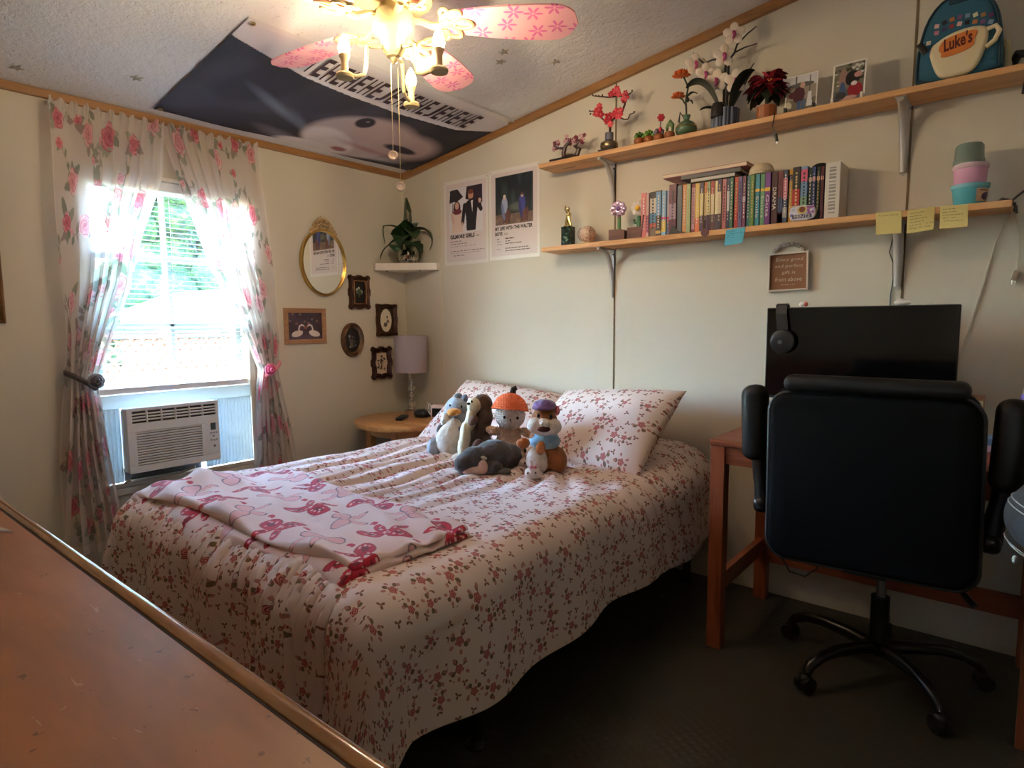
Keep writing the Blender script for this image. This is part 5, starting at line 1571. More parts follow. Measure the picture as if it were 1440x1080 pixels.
t = thing('poinsettia', 'dark red poinsettia in a wooden pot beside the photo on the upper shelf', 'potted plant', (2.282, -.08, ZU1))
B().lathe([(.034, ZU1), (.038, ZU1 + .02), (.039, ZU1 + .052), (.036, ZU1 + .055), (.02, ZU1 + .053)], (2.282, -.08, 0), 12).build('pot', wood('rust wood pot', (176, 104, 56), (130, 70, 34), 'z', 2.0), t, smooth=False)
b = B(); rr = random.Random(10)
for i in range(90):
    a = rr.uniform(0, 2 * PI); el = rr.uniform(-.55, .9); ln = rr.uniform(.055, .092)
    d = Vector((math.cos(a) * math.cos(el), math.sin(a) * math.cos(el) * .7, math.sin(el)))
    o_ = Vector((2.285, -.085, 2.085)) + d * .01
    e_ = o_ + d * ln
    if e_.y > -.008: e_.y = -.008
    leafblade(b, o_, o_ + d * ln * .55 + Vector((0, 0, .02)), e_ - Vector((0, 0, .012)), .024, n=6, k=0 if el > -.05 else rr.choice((0, 2)))
for i in range(5): b.ell((2.303 + .006 * math.cos(i * 1.3), -.118, 2.108 + .006 * math.sin(i * 1.3)), (.0045,) * 3, None, 7, 1)
b.tube([(2.282, -.08, ZU1 + .04), (2.284, -.083, 2.085)], .008, k=2)
for i in range(6): leafblade(b, (2.30, -.112, 2.10), (2.30 + .03 * math.cos(i), -.13, 2.10 + .03 * math.sin(i)), (2.30 + .055 * math.cos(i), -.13, 2.095 + .05 * math.sin(i)), .014, n=6, k=3)
b.build('bracts', [mat('burgundy bract', (112, 22, 34), .5), mat('yellow bud', (226, 190, 90), .5), mat('dark green bract leaf', (34, 44, 30), .5), mat('crimson bract', (150, 28, 40), .5)], t)
def photo(label, x0, x1, z0, h, tilt, yaw, border, fn, bg, holder):
    w = x1 - x0
    t = thing('photo_print', label, 'photo', ((x0 + x1) / 2, -.085, z0), yaw, 'photo prints on the upper shelf')
    M_ = Euler((tilt, 0, 0)).to_matrix().to_4x4() @ M_B
    B().prism([(-w / 2, 0), (w / 2, 0), (w / 2, h), (-w / 2, h)], .003, M_).build('backing', mat('white photo card', (230, 226, 218), .5), t, world=False, smooth=False)
    nu, nv = int((w - 2 * border) / .0018), int((h - 2 * border) / .0018)
    A, Q = np.meshgrid(np.linspace(-w / 2 + border, w / 2 - border, nu), np.linspace(border, h - border, nv), indexing='ij')
    P = Paint(A, Q, bg); fn(P)
    m_ = np.array(M_); XYZ = [m_[r, 0] * A + m_[r, 1] * Q + m_[r, 2] * .0034 + m_[r, 3] for r in range(3)]
    grid_mesh('print', A, Q, XYZ[0], XYZ[1], XYZ[2], P.c, printed('glossy print', .25), None, smooth=False).parent = t
    b = B()
    for s_ in (-1, 1): b.box((s_ * w * .44, -.006, .012), (.008, .03, .022))
    b.build('stand', holder, t, world=False, smooth=False)
def ph1(p):
    p.rect(-1, .10, 1, .2, (206, 206, 210)); p.rect(-1, .05, 1, .10, (150, 140, 128)); p.rect(-1, 0, 1, .05, (110, 104, 92))
    p.ell(.0, .105, .045, .010, (90, 88, 84)); p.line([(-.02, .06), (-.02, .14)], .003, (90, 90, 94)); p.line([(.03, .06), (.03, .135)], .002, (90, 90, 94))
    p.ell(-.008, .068, .022, .03, (74, 34, 42)); p.ell(-.030, .070, .014, .012, (84, 40, 46)); p.ell(.004, .103, .009, .011, (196, 160, 140)); p.rect(-.012, .005, .0, .045, (70, 92, 128)); p.rect(.003, .005, .014, .045, (80, 100, 134))
    p.poly([(.020, .02), (.042, .02), (.036, .075), (.026, .075)], (214, 212, 210)); p.ell(-.045, .03, .014, .018, (196, 186, 160))
def ph2(p):
    rr = random.Random(2)
    for i in range(60): p.ell(rr.uniform(-.05, .05), rr.uniform(.07, .14), .006, .005, rr.choice([(60, 66, 44), (110, 110, 84), (200, 200, 196), (70, 60, 52)]))
    p.rect(-1, .0, 1, .05, (92, 92, 96)); p.ell(-.02, .09, .014, .04, (150, 120, 108)); p.ell(-.02, .05, .010, .03, (70, 90, 130)); p.ell(.012, .088, .024, .028, (38, 32, 36)); p.ell(.028, .098, .012, .010, (196, 140, 130))
    p.ell(.022, .045, .024, .026, (140, 36, 46)); p.ell(.018, .068, .010, .008, (222, 210, 206)); p.ell(.0, .018, .03, .008, (190, 150, 136)); p.ell(-.024, .03, .018, .014, (60, 60, 66))
photo('photo print of a person in dark red top, standing beside the poinsettia', 2.352, 2.466, ZU1, .145, -.12, .0, .004, ph1, (190, 190, 190), mat('black photo stand', (26, 24, 26), .4))
photo('photo print of people in red beneath trees, standing nearer the backpack', 2.518, 2.628, ZU1, .150, -.14, -.03, .006, ph2, (120, 116, 104), mat('white photo card', (230, 226, 218), .5))
t = thing('usb_cable', 'short black cable hanging over the front of the upper shelf by the poinsettia', 'cable', (2.34, -.16, ZU1 - .1))
B().tube([(2.33, -.10, ZU1 + .003), (2.335, -.155, ZU1 + .003), (2.338, -.168, ZU1 - .012), (2.335, -.17, ZU1 - .045), (2.345, -.168, ZU1 - .075)], .0022, 7).build('cord', BLK, t)
B().box((2.349, -.168, ZU1 - .09), (.012, .008, .03), (0, -.2, 0), .002).build('plug', BLK, t)
B().box((2.353, -.168, ZU1 - .108), (.009, .005, .012), (0, -.2, 0)).build('connector', mat('bright metal', (200, 200, 200), .25, 1.0), t)

# backpack
bp = thing('backpack', 'teal backpack with a coffee cup pocket on the right end of the upper shelf', 'backpack', (2.91, -.075, ZU1))
TEAL = mat('teal canvas', (44, 96, 118), .8, bump=(220, .2, .001)); TEALD = mat('dark teal piping', (24, 58, 76), .7)
bo = [(2.785, ZU1), (2.783, 2.04), (2.790, 2.11), (2.806, 2.175), (2.838, 2.225), (2.885, 2.248), (2.935, 2.245), (2.975, 2.222), (3.005, 2.175), (3.018, 2.10), (3.022, 2.03), (3.022, ZU1)]
def smooth_loop(p, it=2):
    for _ in range(it):
        q = []
        for i in range(len(p)):
            a, c = p[i], p[(i + 1) % len(p)]
            q += [(a[0] * .75 + c[0] * .25, a[1] * .75 + c[1] * .25), (a[0] * .25 + c[0] * .75, a[1] * .25 + c[1] * .75)]
        p = q
    return p
bo_s = smooth_loop(bo, 2)[::-1]
def pouch(path, h0, h1, rnd, M_, n=4):
    """soft slab: rim rising in a rounded profile, closed on top"""
    b = B(); prof = [(0, h0)] + [(rnd * (1 - math.cos(a)), h1 - rnd + rnd * math.sin(a)) for a in np.linspace(0, PI / 2, n + 2)]
    b.ring(path, prof, M_)
    m_ = len(path); k0 = len(b.v) - m_
    b.f.append(tuple(range(k0, k0 + m_))); b.mi.append(0)
    b.f.append(tuple(range(m_))[::-1]); b.mi.append(0)
    return b
pouch(bo_s[::-1] if sum((bo_s[i][0] * bo_s[(i + 1) % len(bo_s)][1] - bo_s[(i + 1) % len(bo_s)][0] * bo_s[i][1]) for i in range(len(bo_s))) < 0 else bo_s, .005, .135, .03, M_B).build('body', TEAL, bp)
b = B().tube([M_B @ Vector((2.91 + (x - 2.91) * .93, ZU1 + (z - ZU1) * .955 + .003, .130)) for x, z in smooth_loop(bo, 1)], .004, 6, closed=True); b.build('piping', TEALD, bp)
CUP = mat('cream felt cup', (226, 212, 176), .8, bump=(200, .2, .001))
cupo = [(2.822, 2.078), (2.835, 2.025), (2.852, 1.985), (2.875, 1.974), (2.93, 1.974), (2.958, 1.992), (2.975, 2.035), (2.985, 2.090), (2.975, 2.112), (2.945, 2.120), (2.90, 2.118), (2.86, 2.105)]
pouch(smooth_loop(cupo, 2), .13, .152, .012, M_B).build('cup_pocket', CUP, bp)
b = B().tube([M_B @ Vector(q) for q in ((2.978, 2.10, .142), (3.0, 2.105, .142), (3.010, 2.088, .142), (3.0, 2.062, .142), (2.978, 2.045, .142))], .0075, 8); b.build('cup_handle', CUP, bp)
sg = smooth_loop([(2.850, 2.066), (2.862, 2.092), (2.90, 2.104), (2.945, 2.106), (2.957, 2.098), (2.945, 2.074), (2.950, 2.062), (2.935, 2.048), (2.885, 2.038), (2.858, 2.040), (2.862, 2.052)], 2)
b = B(); b.prism(sg, .003, M_B @ Matrix.Translation((0, 0, .152))); b.build('sign_patch', mat('orange patch', (214, 122, 50), .7), bp, smooth=False)
b = B(); text(b, "Luke's", M_B @ Vector((2.868, 2.054, .1556)), Vector((.985, 0, .17)), Vector((-.17, 0, .985)), .076, .042, None, .12, .03); b.build('lettering', mat('brown print', (92, 30, 24), .8), bp, smooth=False)
b = B(); rr = random.Random(12)
pal = [(222, 214, 196), (40, 36, 44), (150, 112, 70), (150, 52, 62), (120, 150, 180), (196, 120, 140), (178, 112, 60), (92, 46, 92), (216, 178, 180), (200, 196, 160), (60, 62, 110), (118, 84, 130)]
mats_ = [mat('printed sweet %d' % i, c, .7) for i, c in enumerate(pal)]
for i in range(9):
    for j in range(2):
        x = 2.822 + i * .0205; z = 2.122 + j * .021 + .018 * math.sin(i / 8 * PI) - (.02 if i == 0 else 0)
        if i == 0 and j: continue
        b.box(M_B @ Vector((x, z, .1355)), (.013, .002, .013), (0, rr.uniform(-.4, .4), 0), k=(i * 5 + j * 3) % len(pal))
b.build('sweet_print', mats_, bp, smooth=False)
b = B().lohi((2.872, -.139, 2.206), (2.926, -.134, 2.232), .003); b.build('logo_patch', TEALD, bp, smooth=False)
B().box(M_B @ Vector((2.808, 2.082, .156)), (.020, .006, .042), (0, -.55, 0), .002).build('strap_tab', BLK, bp)
b = B().tube([(3.025, -.06, 2.08), (3.032, -.065, 2.05), (3.036, -.07, 2.0), (3.034, -.075, ZU1 + .008)], [.010, .010, .011, .009]); b.build('side_strap', mat('cream webbing', (206, 192, 150), .8), bp)
t = thing('black_strap', 'black padded strap hanging over the right end of the upper shelf', 'strap', (3.075, -.09, 1.88))
B().tube([(3.045, -.05, ZU1 + .03), (3.06, -.08, ZU1 + .055), (3.085, -.10, ZU1 + .045), (3.098, -.11, ZU1 + .0), (3.092, -.12, 1.92), (3.084, -.115, 1.885)], [.012, .014, .014, .014, .014, .010], 10).tube([(3.045, -.05, ZU1 + .03), (3.05, -.06, ZU1 + .014)], .012).build('webbing', mat('black webbing', (22, 24, 34), .7), t)

# things on the upper shelf stand close to its front edge
for o in list(COL.objects):
    if o.parent is None and o.type == 'EMPTY' and o.name.split('.')[0] in ('bonsai_model', 'plum_blossom_model', 'succulent_pot', 'green_vase', 'orchid_model', 'poinsettia', 'photo_print'):
        d = {'orchid_model': .014, 'poinsettia': .022, 'photo_print': .035, 'bonsai_model': .030, 'green_vase': .022}.get(o.name.split('.')[0], .040)
        o.location.y -= d
        o.location.x += d * (3.11 - o.location.x) / 2.6

# ------------------------------------------------------------------ posters on the shelf wall
def poster(label, x0, x1, z0, z1, fn, words):
    t = thing('poster', label, 'poster', ((x0 + x1) / 2, 0, z0), 0, 'posters on the shelf wall')
    B().lohi((x0, -.003, z0), (x1, -.0008, z1)).build('sleeve', mat('white poster sleeve', (226, 222, 216), .3), t, smooth=False)
    flat_print('print', M_B, x0 + .018, z0 + .02, x1 - .018, z1 - .02, .0036, fn, .0022, (216, 204, 204), printed('poster print', .45), t)
    b = B(); w = x1 - x0; h = z1 - z0
    for s_, fx, fz, fw, fh in words: text(b, s_, (x0 + fx * w, -.0042, z0 + fz * h), (1, 0, 0), (0, 0, 1), fw * w, fh * h, None, 0.0, .045 if fh > .04 else .0)
    b.build('lettering', mat('dark poster ink', (44, 36, 42), .6), t, smooth=False)
    for a, c in ((x0 + .01, z1 - .01), (x1 - .01, z1 - .01)): B().cyl((a, -.003, c), (a, -.0055, c), .004, n=10).build('pin', mat('clear pin', (200, 196, 190), .2), t)
    return t
def post1(p):
    x0, z0, w, h = .373, 1.526, .358, .496
    def X(f): return x0 + f * w
    def Z(f): return z0 + f * h
    p.rect(X(.13), Z(.37), X(.88), Z(.90), (220, 218, 224))
    ink = (36, 26, 34)
    p.poly([(X(.13), Z(.73)), (X(.15), Z(.885)), (X(.32), Z(.89)), (X(.45), Z(.79)), (X(.30), Z(.74)), (X(.22), Z(.75))], ink)
    p.poly([(X(.50), Z(.76)), (X(.53), Z(.90)), (X(.87), Z(.90)), (X(.87), Z(.69)), (X(.72), Z(.72))], (46, 30, 46))
    p.line([(X(.215), Z(.76)), (X(.20), Z(.58))], .0025, (60, 50, 56)); p.line([(X(.78), Z(.80)), (X(.82), Z(.66))], .0025, (60, 50, 56))
    p.ell(X(.305), Z(.66), .030, .044, (66, 36, 44)); p.ell(X(.305), Z(.695), .016, .021, (206, 164, 148))
    p.poly([(X(.22), Z(.62)), (X(.40), Z(.62)), (X(.44), Z(.38)), (X(.17), Z(.38))], (222, 200, 188)); p.ell(X(.20), Z(.56), .012, .035, (218, 190, 176), .2); p.line([(X(.19), Z(.59)), (X(.21), Z(.51))], .008, (214, 180, 164))
    p.ell(X(.31), Z(.625), .036, .016, (110, 40, 56))
    p.ell(X(.62), Z(.80), .020, .030, (206, 150, 122)); p.ell(X(.62), Z(.835), .021, .014, (120, 64, 38))
    p.poly([(X(.47), Z(.70)), (X(.60), Z(.755)), (X(.66), Z(.755)), (X(.78), Z(.70)), (X(.74), Z(.52)), (X(.72), Z(.39)), (X(.52), Z(.39)), (X(.51), Z(.55))], (30, 24, 30))
    p.poly([(X(.61), Z(.755)), (X(.67), Z(.755)), (X(.655), Z(.60))], (232, 226, 226)); p.ell(X(.64), Z(.745), .016, .006, (20, 16, 20))
    p.line([(X(.48), Z(.69)), (X(.43), Z(.49))], .013, (30, 24, 30)); p.line([(X(.77), Z(.69)), (X(.84), Z(.62)), (X(.80), Z(.70))], .013, (30, 24, 30)); p.ell(X(.815), Z(.72), .011, .014, (210, 166, 144)); p.ell(X(.425), Z(.475), .008, .012, (210, 166, 144))
    for i, (zz, f1) in enumerate(((.275, .45), (.245, .55), (.215, .75), (.16, .95), (.135, .85), (.105, .5))):
        rr = random.Random(i); x = .14 + (.06 if i == 5 else 0)
        while x < f1 - .05:
            q = rr.uniform(.03, .09); p.rect(X(x), Z(zz), X(min(x + q, .9)), Z(zz) + .0035, (128, 112, 118)); x += q + .02
def post2(p):
    x0, z0, w, h = .741, 1.534, .356, .494
    def X(f): return x0 + f * w
    def Z(f): return z0 + f * h
    p.rect(X(.12), Z(.385), X(.87), Z(.92), (34, 40, 44))
    inb = (p.v > Z(.50)) & (p.v < Z(.92)) & (p.u > X(.12)) & (p.u < X(.87))
    p.put(inb * np.clip(wiggle(p.u, p.v * .35, 90, 61) * .5, 0, .5), (70, 80, 76)); p.put(inb * np.clip(wiggle(p.u * 2, p.v * .3, 120, 62) * .4, 0, .4), (20, 24, 28))
    p.ell(X(.55), Z(.57), .07, .03, (92, 96, 82), 0, .6)
    q = (p.v < Z(.50)) & (p.v > Z(.385)) & (p.u > X(.12)) & (p.u < X(.87))
    p.put(q, (110, 88, 74)); p.put(q * np.clip(wiggle(p.u, p.v, 140, 63) * .5, 0, .5), (160, 124, 104))
    for cx, c1, c2 in ((.31, (150, 158, 184), (110, 120, 156)), (.66, (66, 70, 140), (50, 50, 110))):
        p.ell(X(cx + .04), Z(.47), .030, .036, (104, 62, 52)); p.ell(X(cx + .09), Z(.50), .012, .024, (92, 52, 44)); p.line([(X(cx), Z(.44)), (X(cx - .02), Z(.40))], .004, (80, 46, 40)); p.line([(X(cx + .09), Z(.44)), (X(cx + .1), Z(.40))], .004, (80, 46, 40))
        p.ell(X(cx), Z(.60), .022, .046, c1); p.ell(X(cx - .03), Z(.53), .010, .05, c2, .2); p.ell(X(cx), Z(.685), .009, .013, (206, 170, 150)); p.ell(X(cx), Z(.70), .009, .008, (206, 196, 170) if cx < .5 else (90, 64, 50))
    for i, (zz, a, f1, c) in enumerate(((.225, .32, .50, 70), (.195, .32, .42, 70), (.17, .32, .64, 70), (.115, .32, .78, 60), (.09, .32, .82, 60), (.225, .15, .2, 150), (.195, .15, .23, 150), (.165, .15, .25, 150), (.11, .15, .22, 150))):
        rr = random.Random(i); x = a
        while x < f1:
            q = rr.uniform(.03, .08); p.rect(X(x), Z(zz), X(min(x + q, f1)), Z(zz) + .005, (c, c - 12, c - 4)); x += q + .012
poster('white sleeved poster of a couple under dark umbrellas, left of the pair', .373, .731, 1.526, 2.021, post1, [('GILMORE GIRLS', .14, .31, .56, .048), ('2000', .72, .315, .08, .02)])
poster('white sleeved poster of two riders in a forest, next to the shelf ends', .737, 1.097, 1.533, 2.029, post2, [('MY LIFE WITH THE WALTER', .125, .325, .74, .042), ('BOYS', .125, .268, .15, .042), ('2023', .30, .272, .085, .022)])

# ------------------------------------------------------------------ lower shelf, left end
t = thing('trophy', 'small trophy with a gilt figure on a dark green marble block', 'trophy', (1.337, -.09, ZL1))
def _marb(T, m):
    co = T.coord('Object'); f = T.noise(co, 30, 4.0, .6, 1.5)
    T.base(T.ramp(f, [(.4, lin((14, 26, 24))), (.55, lin((24, 58, 48))), (.62, lin((110, 140, 128)))])); T.b.inputs['Roughness'].default_value = .15
B().lohi((1.311, -.115, ZL1), (1.363, -.065, ZL1 + .098), .002).build('marble_block', custom('green marble', _marb), t, smooth=False)
z0 = ZL1 + .098
b = B().lathe([(.022, z0), (.022, z0 + .004), (.012, z0 + .008), (.006, z0 + .02)], (1.337, -.09, 0), 18).tube([(1.325, -.09, z0 + .006), (1.328, -.09, z0 + .03), (1.337, -.09, z0 + .05)], [.007, .008, .009]).tube([(1.352, -.09, z0 + .006), (1.346, -.09, z0 + .028), (1.338, -.09, z0 + .05)], [.007, .008, .009])
b.ell((1.337, -.09, z0 + .062), (.012, .009, .018)).ell((1.338, -.09, z0 + .088), (.0085, .0085, .010)).tube([(1.33, -.09, z0 + .07), (1.318, -.09, z0 + .085), (1.322, -.09, z0 + .105)], .004, 7).tube([(1.345, -.09, z0 + .07), (1.354, -.09, z0 + .06), (1.35, -.095, z0 + .045)], .004, 7)
b.build('figure', mat('gilt plastic', (196, 180, 130), .22, .9), t)
t = thing('autograph_ball', 'signed cream ball on a small ring stand beside the trophy', 'ball', (1.452, -.09, ZL1))
b = B().lathe([(.022, ZL1), (.024, ZL1 + .004), (.018, ZL1 + .012), (.020, ZL1 + .016), (.012, ZL1 + .014)], (1.452, -.09, 0), 22); b.build('ring_stand', mat('ivory stand', (206, 188, 152), .4), t)
def _ball(T, m):
    co = T.coord('Object'); w = T.noise(T.mapping(co, (1, 1, 2.2)), 42, 2.0, .5, 2.0)
    T.base(T.mix(T.math('GREATER_THAN', w, .60), lin((214, 188, 168)), lin((108, 72, 66)))); T.b.inputs['Roughness'].default_value = .55
B().ell((1.452, -.09, ZL1 + .050), (.041, .041, .041), None, 26).build('ball', custom('signed leather', _ball), t)
b = B()
for s_ in (1, -1):
    b.tube([(1.452 + s_ * .022 + .012 * math.cos(a) * s_, -.09 - .041 * math.cos(a * .9) * .82, ZL1 + .05 + .041 * math.sin(a) * .8) for a in np.linspace(-1.2, 1.2, 14)], .0012, 5)
b.build('stitching', mat('red stitch', (140, 50, 50), .8), t)
WB = wood('dark walnut block', (104, 56, 40), (70, 34, 24), 'x', 2.0, .5, knots=False)
t = thing('wooden_planter', 'walnut block holding an iridescent flower on a green stem', 'ornament', (1.632, -.12, ZL1), 0, 'walnut flower blocks')
b = B(); b.prism([(1.590, ZL1), (1.674, ZL1), (1.674, ZL1 + .042), (1.655, ZL1 + .052), (1.590, ZL1 + .054)], .07, M_B @ Matrix.Translation((0, 0, .055))); b.build('block', WB, t, smooth=False)
B().tube([(1.630, -.095, ZL1 + .05), (1.629, -.095, ZL1 + .135)], .0085, 8).build('stem', mat('green stem', (98, 140, 84), .5), t)
b = B(); flower5(b, (1.629, -.10, 1.705), .036, (.4, -1, -.1), 0, 1, 8); flower5(b, (1.629, -.105, 1.705), .022, (.4, -1, -.1), 1, 0, 6)
b.build('flower', [mat('iridescent petal', (222, 190, 216), .12, .75), mat('violet petal', (150, 110, 168), .15, .6)], t)
t = thing('wooden_planter', 'walnut block with a small cactus and a yellow and white flower', 'ornament', (1.725, -.12, ZL1), 0, 'walnut flower blocks')
B().lohi((1.687, -.125, ZL1), (1.763, -.055, ZL1 + .054), .001).build('block', WB, t, smooth=False)
b = B().tube([(1.735, -.10, ZL1 + .05), (1.735, -.10, ZL1 + .105)], .011, 8).tube([(1.735, -.10, ZL1 + .075), (1.712, -.10, ZL1 + .075), (1.710, -.10, ZL1 + .092)], .006, 7).tube([(1.735, -.10, ZL1 + .07), (1.757, -.10, ZL1 + .07), (1.758, -.10, ZL1 + .086)], .006, 7); b.build('cactus', mat('cactus green', (72, 120, 84), .5), t)
b = B(); flower5(b, (1.722, -.085, 1.700), .032, (.4, -1, -.1), 0, 1, 7); b.ell((1.724, -.097, 1.698), (.013, .008, .013), None, 10, 1); b.tube([(1.722, -.08, 1.69), (1.73, -.08, ZL1 + .05)], .003, 6, k=0)
b.build('flower', [mat('clear white petal', (226, 220, 214), .2), mat('yellow heart', (222, 182, 60), .5)], t)

# ------------------------------------------------------------------ the row of books
PAGE = mat('page block', (226, 214, 188), .8)
books = [  # pixel-measured left edge (x), width, height, colour name, spine colour, bands [(z0,z1,rgb)], text
 (1.766, .026, .196, 'salmon pink', (206, 112, 112), [], None), (1.793, .013, .192, 'pale pink', (220, 180, 184), [(.1, .5, (150, 70, 110))], None),
 (1.807, .031, .196, 'black and blue', (34, 30, 34), [(.30, .52, (80, 130, 170)), (.52, .86, (206, 196, 180)), (.20, .30, (190, 90, 70)), (0, .2, (120, 100, 84))], None),
 (1.839, .026, .196, 'brown and sky blue', (66, 56, 50), [(.45, .98, (112, 150, 190)), (.05, .12, (196, 160, 90))], None),
 (1.866, .022, .192, 'light blue with yellow foot', (126, 170, 206), [(.08, .34, (206, 176, 70)), (.36, .42, (190, 60, 110))], None), (1.889, .012, .190, 'blue and pink', (170, 170, 204), [(.3, .42, (190, 60, 110)), (0, .3, (90, 110, 150))], None),
 (1.902, .034, .213, 'large plum', (96, 34, 62), [(.30, .62, (150, 120, 140))], None), (1.937, .023, .206, 'slate blue', (84, 98, 112), [], None), (1.961, .020, .206, 'orange', (206, 140, 84), [], None),
 (1.982, .018, .205, 'pale green', (160, 180, 132), [], None), (2.001, .017, .204, 'maroon with white script', (124, 26, 52), [(.06, .92, (190, 140, 150))], None), (2.019, .020, .203, 'yellow over orange', (222, 186, 84), [(0, .30, (222, 120, 74))], None),
 (2.040, .016, .202, 'cream with navy top', (232, 216, 160), [(.78, 1, (58, 56, 100)), (0, .33, (70, 34, 70))], None), (2.057, .013, .202, 'cream with orange top', (228, 204, 150), [(.78, 1, (206, 110, 60)), (0, .33, (66, 30, 66))], None),
 (2.071, .015, .202, 'cream with green top', (236, 222, 168), [(.80, 1, (140, 160, 120)), (0, .33, (72, 34, 70))], None), (2.087, .015, .202, 'cream with red top', (232, 212, 170), [(.74, 1, (170, 60, 66)), (0, .33, (80, 34, 60))], None),
 (2.103, .012, .202, 'all cream', (236, 224, 180), [(0, .33, (60, 40, 74))], None), (2.116, .017, .202, 'cream with dark violet top', (216, 200, 176), [(.76, 1, (70, 60, 104)), (0, .33, (58, 40, 70))], None),
 (2.134, .018, .204, 'dusty pink', (192, 112, 120), [], None), (2.153, .013, .204, 'navy with white title', (46, 48, 92), [(.35, .75, (196, 196, 206))], None), (2.167, .015, .204, 'forest green', (50, 112, 90), [], None),
 (2.183, .017, .204, 'tomato red', (206, 76, 56), [(0, .3, (180, 40, 40))], None), (2.201, .016, .203, 'violet blue', (98, 84, 142), [], None), (2.218, .014, .203, 'mulberry', (112, 44, 86), [(.5, .6, (180, 150, 180))], None),
 (2.233, .015, .203, 'teal', (34, 112, 124), [], None), (2.249, .017, .202, 'olive green', (92, 136, 62), [], None), (2.267, .019, .202, 'turquoise comic', (32, 132, 152), [(.66, .72, (222, 184, 60))], 'Smile'),
 (2.287, .018, .201, 'leaf green comic', (86, 150, 104), [(.66, .72, (222, 184, 60))], 'Sisters'), (2.306, .022, .202, 'purple comic', (112, 52, 132), [(.64, .72, (226, 190, 60))], 'Guts'), (2.329, .024, .202, 'black cherry comic', (62, 18, 36), [], 'DRAMA'),
 (2.354, .019, .200, 'red and navy', (110, 40, 54), [(.0, .5, (50, 66, 104)), (0, .22, (196, 80, 60))], None), (2.374, .018, .201, 'navy and pink', (50, 66, 96), [(.45, .85, (190, 110, 130)), (.1, .3, (150, 150, 160))], None), (2.393, .014, .202, 'yellow and navy', (220, 166, 48), [(.78, .90, (46, 40, 76))], None),
 (2.408, .028, .206, 'black and red thriller', (24, 20, 24), [(.30, .60, (176, 40, 36)), (0, .30, (190, 186, 180))], None), (2.437, .025, .204, 'pale blue and pink', (112, 150, 188), [(.72, .95, (206, 90, 120)), (.2, .45, (120, 160, 130))], None),
 (2.463, .014, .196, 'dark green serial', (34, 56, 50), [(.74, .82, (206, 170, 150))], None), (2.478, .013, .196, 'royal blue serial', (48, 66, 120), [(.74, .82, (206, 150, 150))], None), (2.492, .013, .196, 'pine green serial', (40, 66, 60), [(.74, .82, (206, 170, 150))], None), (2.506, .012, .196, 'wine red serial', (90, 36, 52), [(.74, .82, (206, 150, 140))], None),
]
ORD = ['first', 'second', 'third', 'fourth', 'fifth', 'sixth', 'seventh', 'eighth', 'ninth', 'tenth', 'eleventh', 'twelfth', 'thirteenth', 'fourteenth', 'fifteenth', 'sixteenth', 'seventeenth', 'eighteenth', 'nineteenth', 'twentieth']
SPT = mat('white spine print', (226, 222, 214), .6); SPY = mat('gold spine print', (214, 180, 110), .5)
for i, (x, w, h, cn, rgb, bands, txt) in enumerate(books):
    n = len(books)
    side = ORD[i] + ' from the walnut blocks' if i < 20 else ORD[n - 1 - i] + ' from the thick white book'
    t = thing('book', '%s book, %s on the lower shelf' % (cn, side), 'book', (x + w / 2, -.075, ZL1), 0, 'books standing on the lower shelf')
    w -= .0014; y0 = -.140 - .004 * math.sin(i * 2.3); dpt = .125
    CM = mat('cover %d' % i, rgb, .42)
    b = B(); b.lohi((x, y0, ZL1), (x + .0016, y0 + dpt, ZL1 + h)).lohi((x + w - .0016, y0, ZL1), (x + w, y0 + dpt, ZL1 + h)).lohi((x, y0, ZL1), (x + w, y0 + .002, ZL1 + h), .0008)
    b.build('cover', CM, t, smooth=False)
    B().lohi((x + .0016, y0 + .002, ZL1 + .002), (x + w - .0016, y0 + dpt - .003, ZL1 + h - .003)).build('pages', PAGE, t, smooth=False)
    b = B(); ms = []
    for k, (a, c, col) in enumerate(bands):
        b.lohi((x + .0004, y0 - .0006, ZL1 + a * h + .0006), (x + w - .0004, y0 + .001, ZL1 + c * h - .0006), 0, 1, len(ms)); ms.append(mat('spine band %d %d %d' % col, col, .45))
    k0 = len(ms)
    if txt:
        text(b, txt, (x + w * .24, y0 - .001, ZL1 + h * (.58 if txt != 'DRAMA' else .70)), (0, 0, -1), (1, 0, 0), .085, w * .55, k0); ms.append(SPT)
    elif not any(cn.startswith(q) for q in ('slate', 'all')):
        rr = random.Random(i)
        zz = ZL1 + h * .18
        while zz < ZL1 + h * .88:
            q = rr.uniform(.004, .010)
            b.lohi((x + w * .38, y0 - .0012, zz), (x + w * .62, y0, zz + q), 0, 1, k0); zz += q + rr.uniform(.003, .007)
        ms.append(mat('spine title %d' % (i % 4), ((216, 208, 200), (206, 180, 130), (60, 50, 60), (222, 214, 206))[i % 4], .6))
    if ms: b.build('spine_print', ms, t, smooth=False)
t = thing('book', 'thick white book at the right end of the row, behind the mints tin', 'book', (2.548, -.075, ZL1), 0, 'books standing on the lower shelf')
B().lohi((2.521, -.138, ZL1), (2.572, -.01, ZL1 + .205), .002).build('cover', mat('white book cover', (214, 210, 204), .45), t, smooth=False)
b = B(); rr = random.Random(1)
for k in range(14): b.lohi((2.535, -.1392, ZL1 + .02 + k * .0125), (2.558, -.138, ZL1 + .02 + k * .0125 + rr.uniform(.004, .009)))
b.build('spine_print', mat('grey spine print', (150, 150, 150), .6), t, smooth=False)
t = tag(B().box((1.7725, -.118, ZL1 + .052), (.007, .05, .10), (0, .13, 0), .002).build('leaning_notebook', mat('dark red cover', (92, 20, 34), .4), smooth=False), 'thin dark red notebook leaning at the left end of the book row', 'book')
seat_at(t, (1.766, -.118, ZL1))
t = thing('bookend', 'black metal bookend showing below the plum book', 'bookend', (1.955, -.147, ZL1))
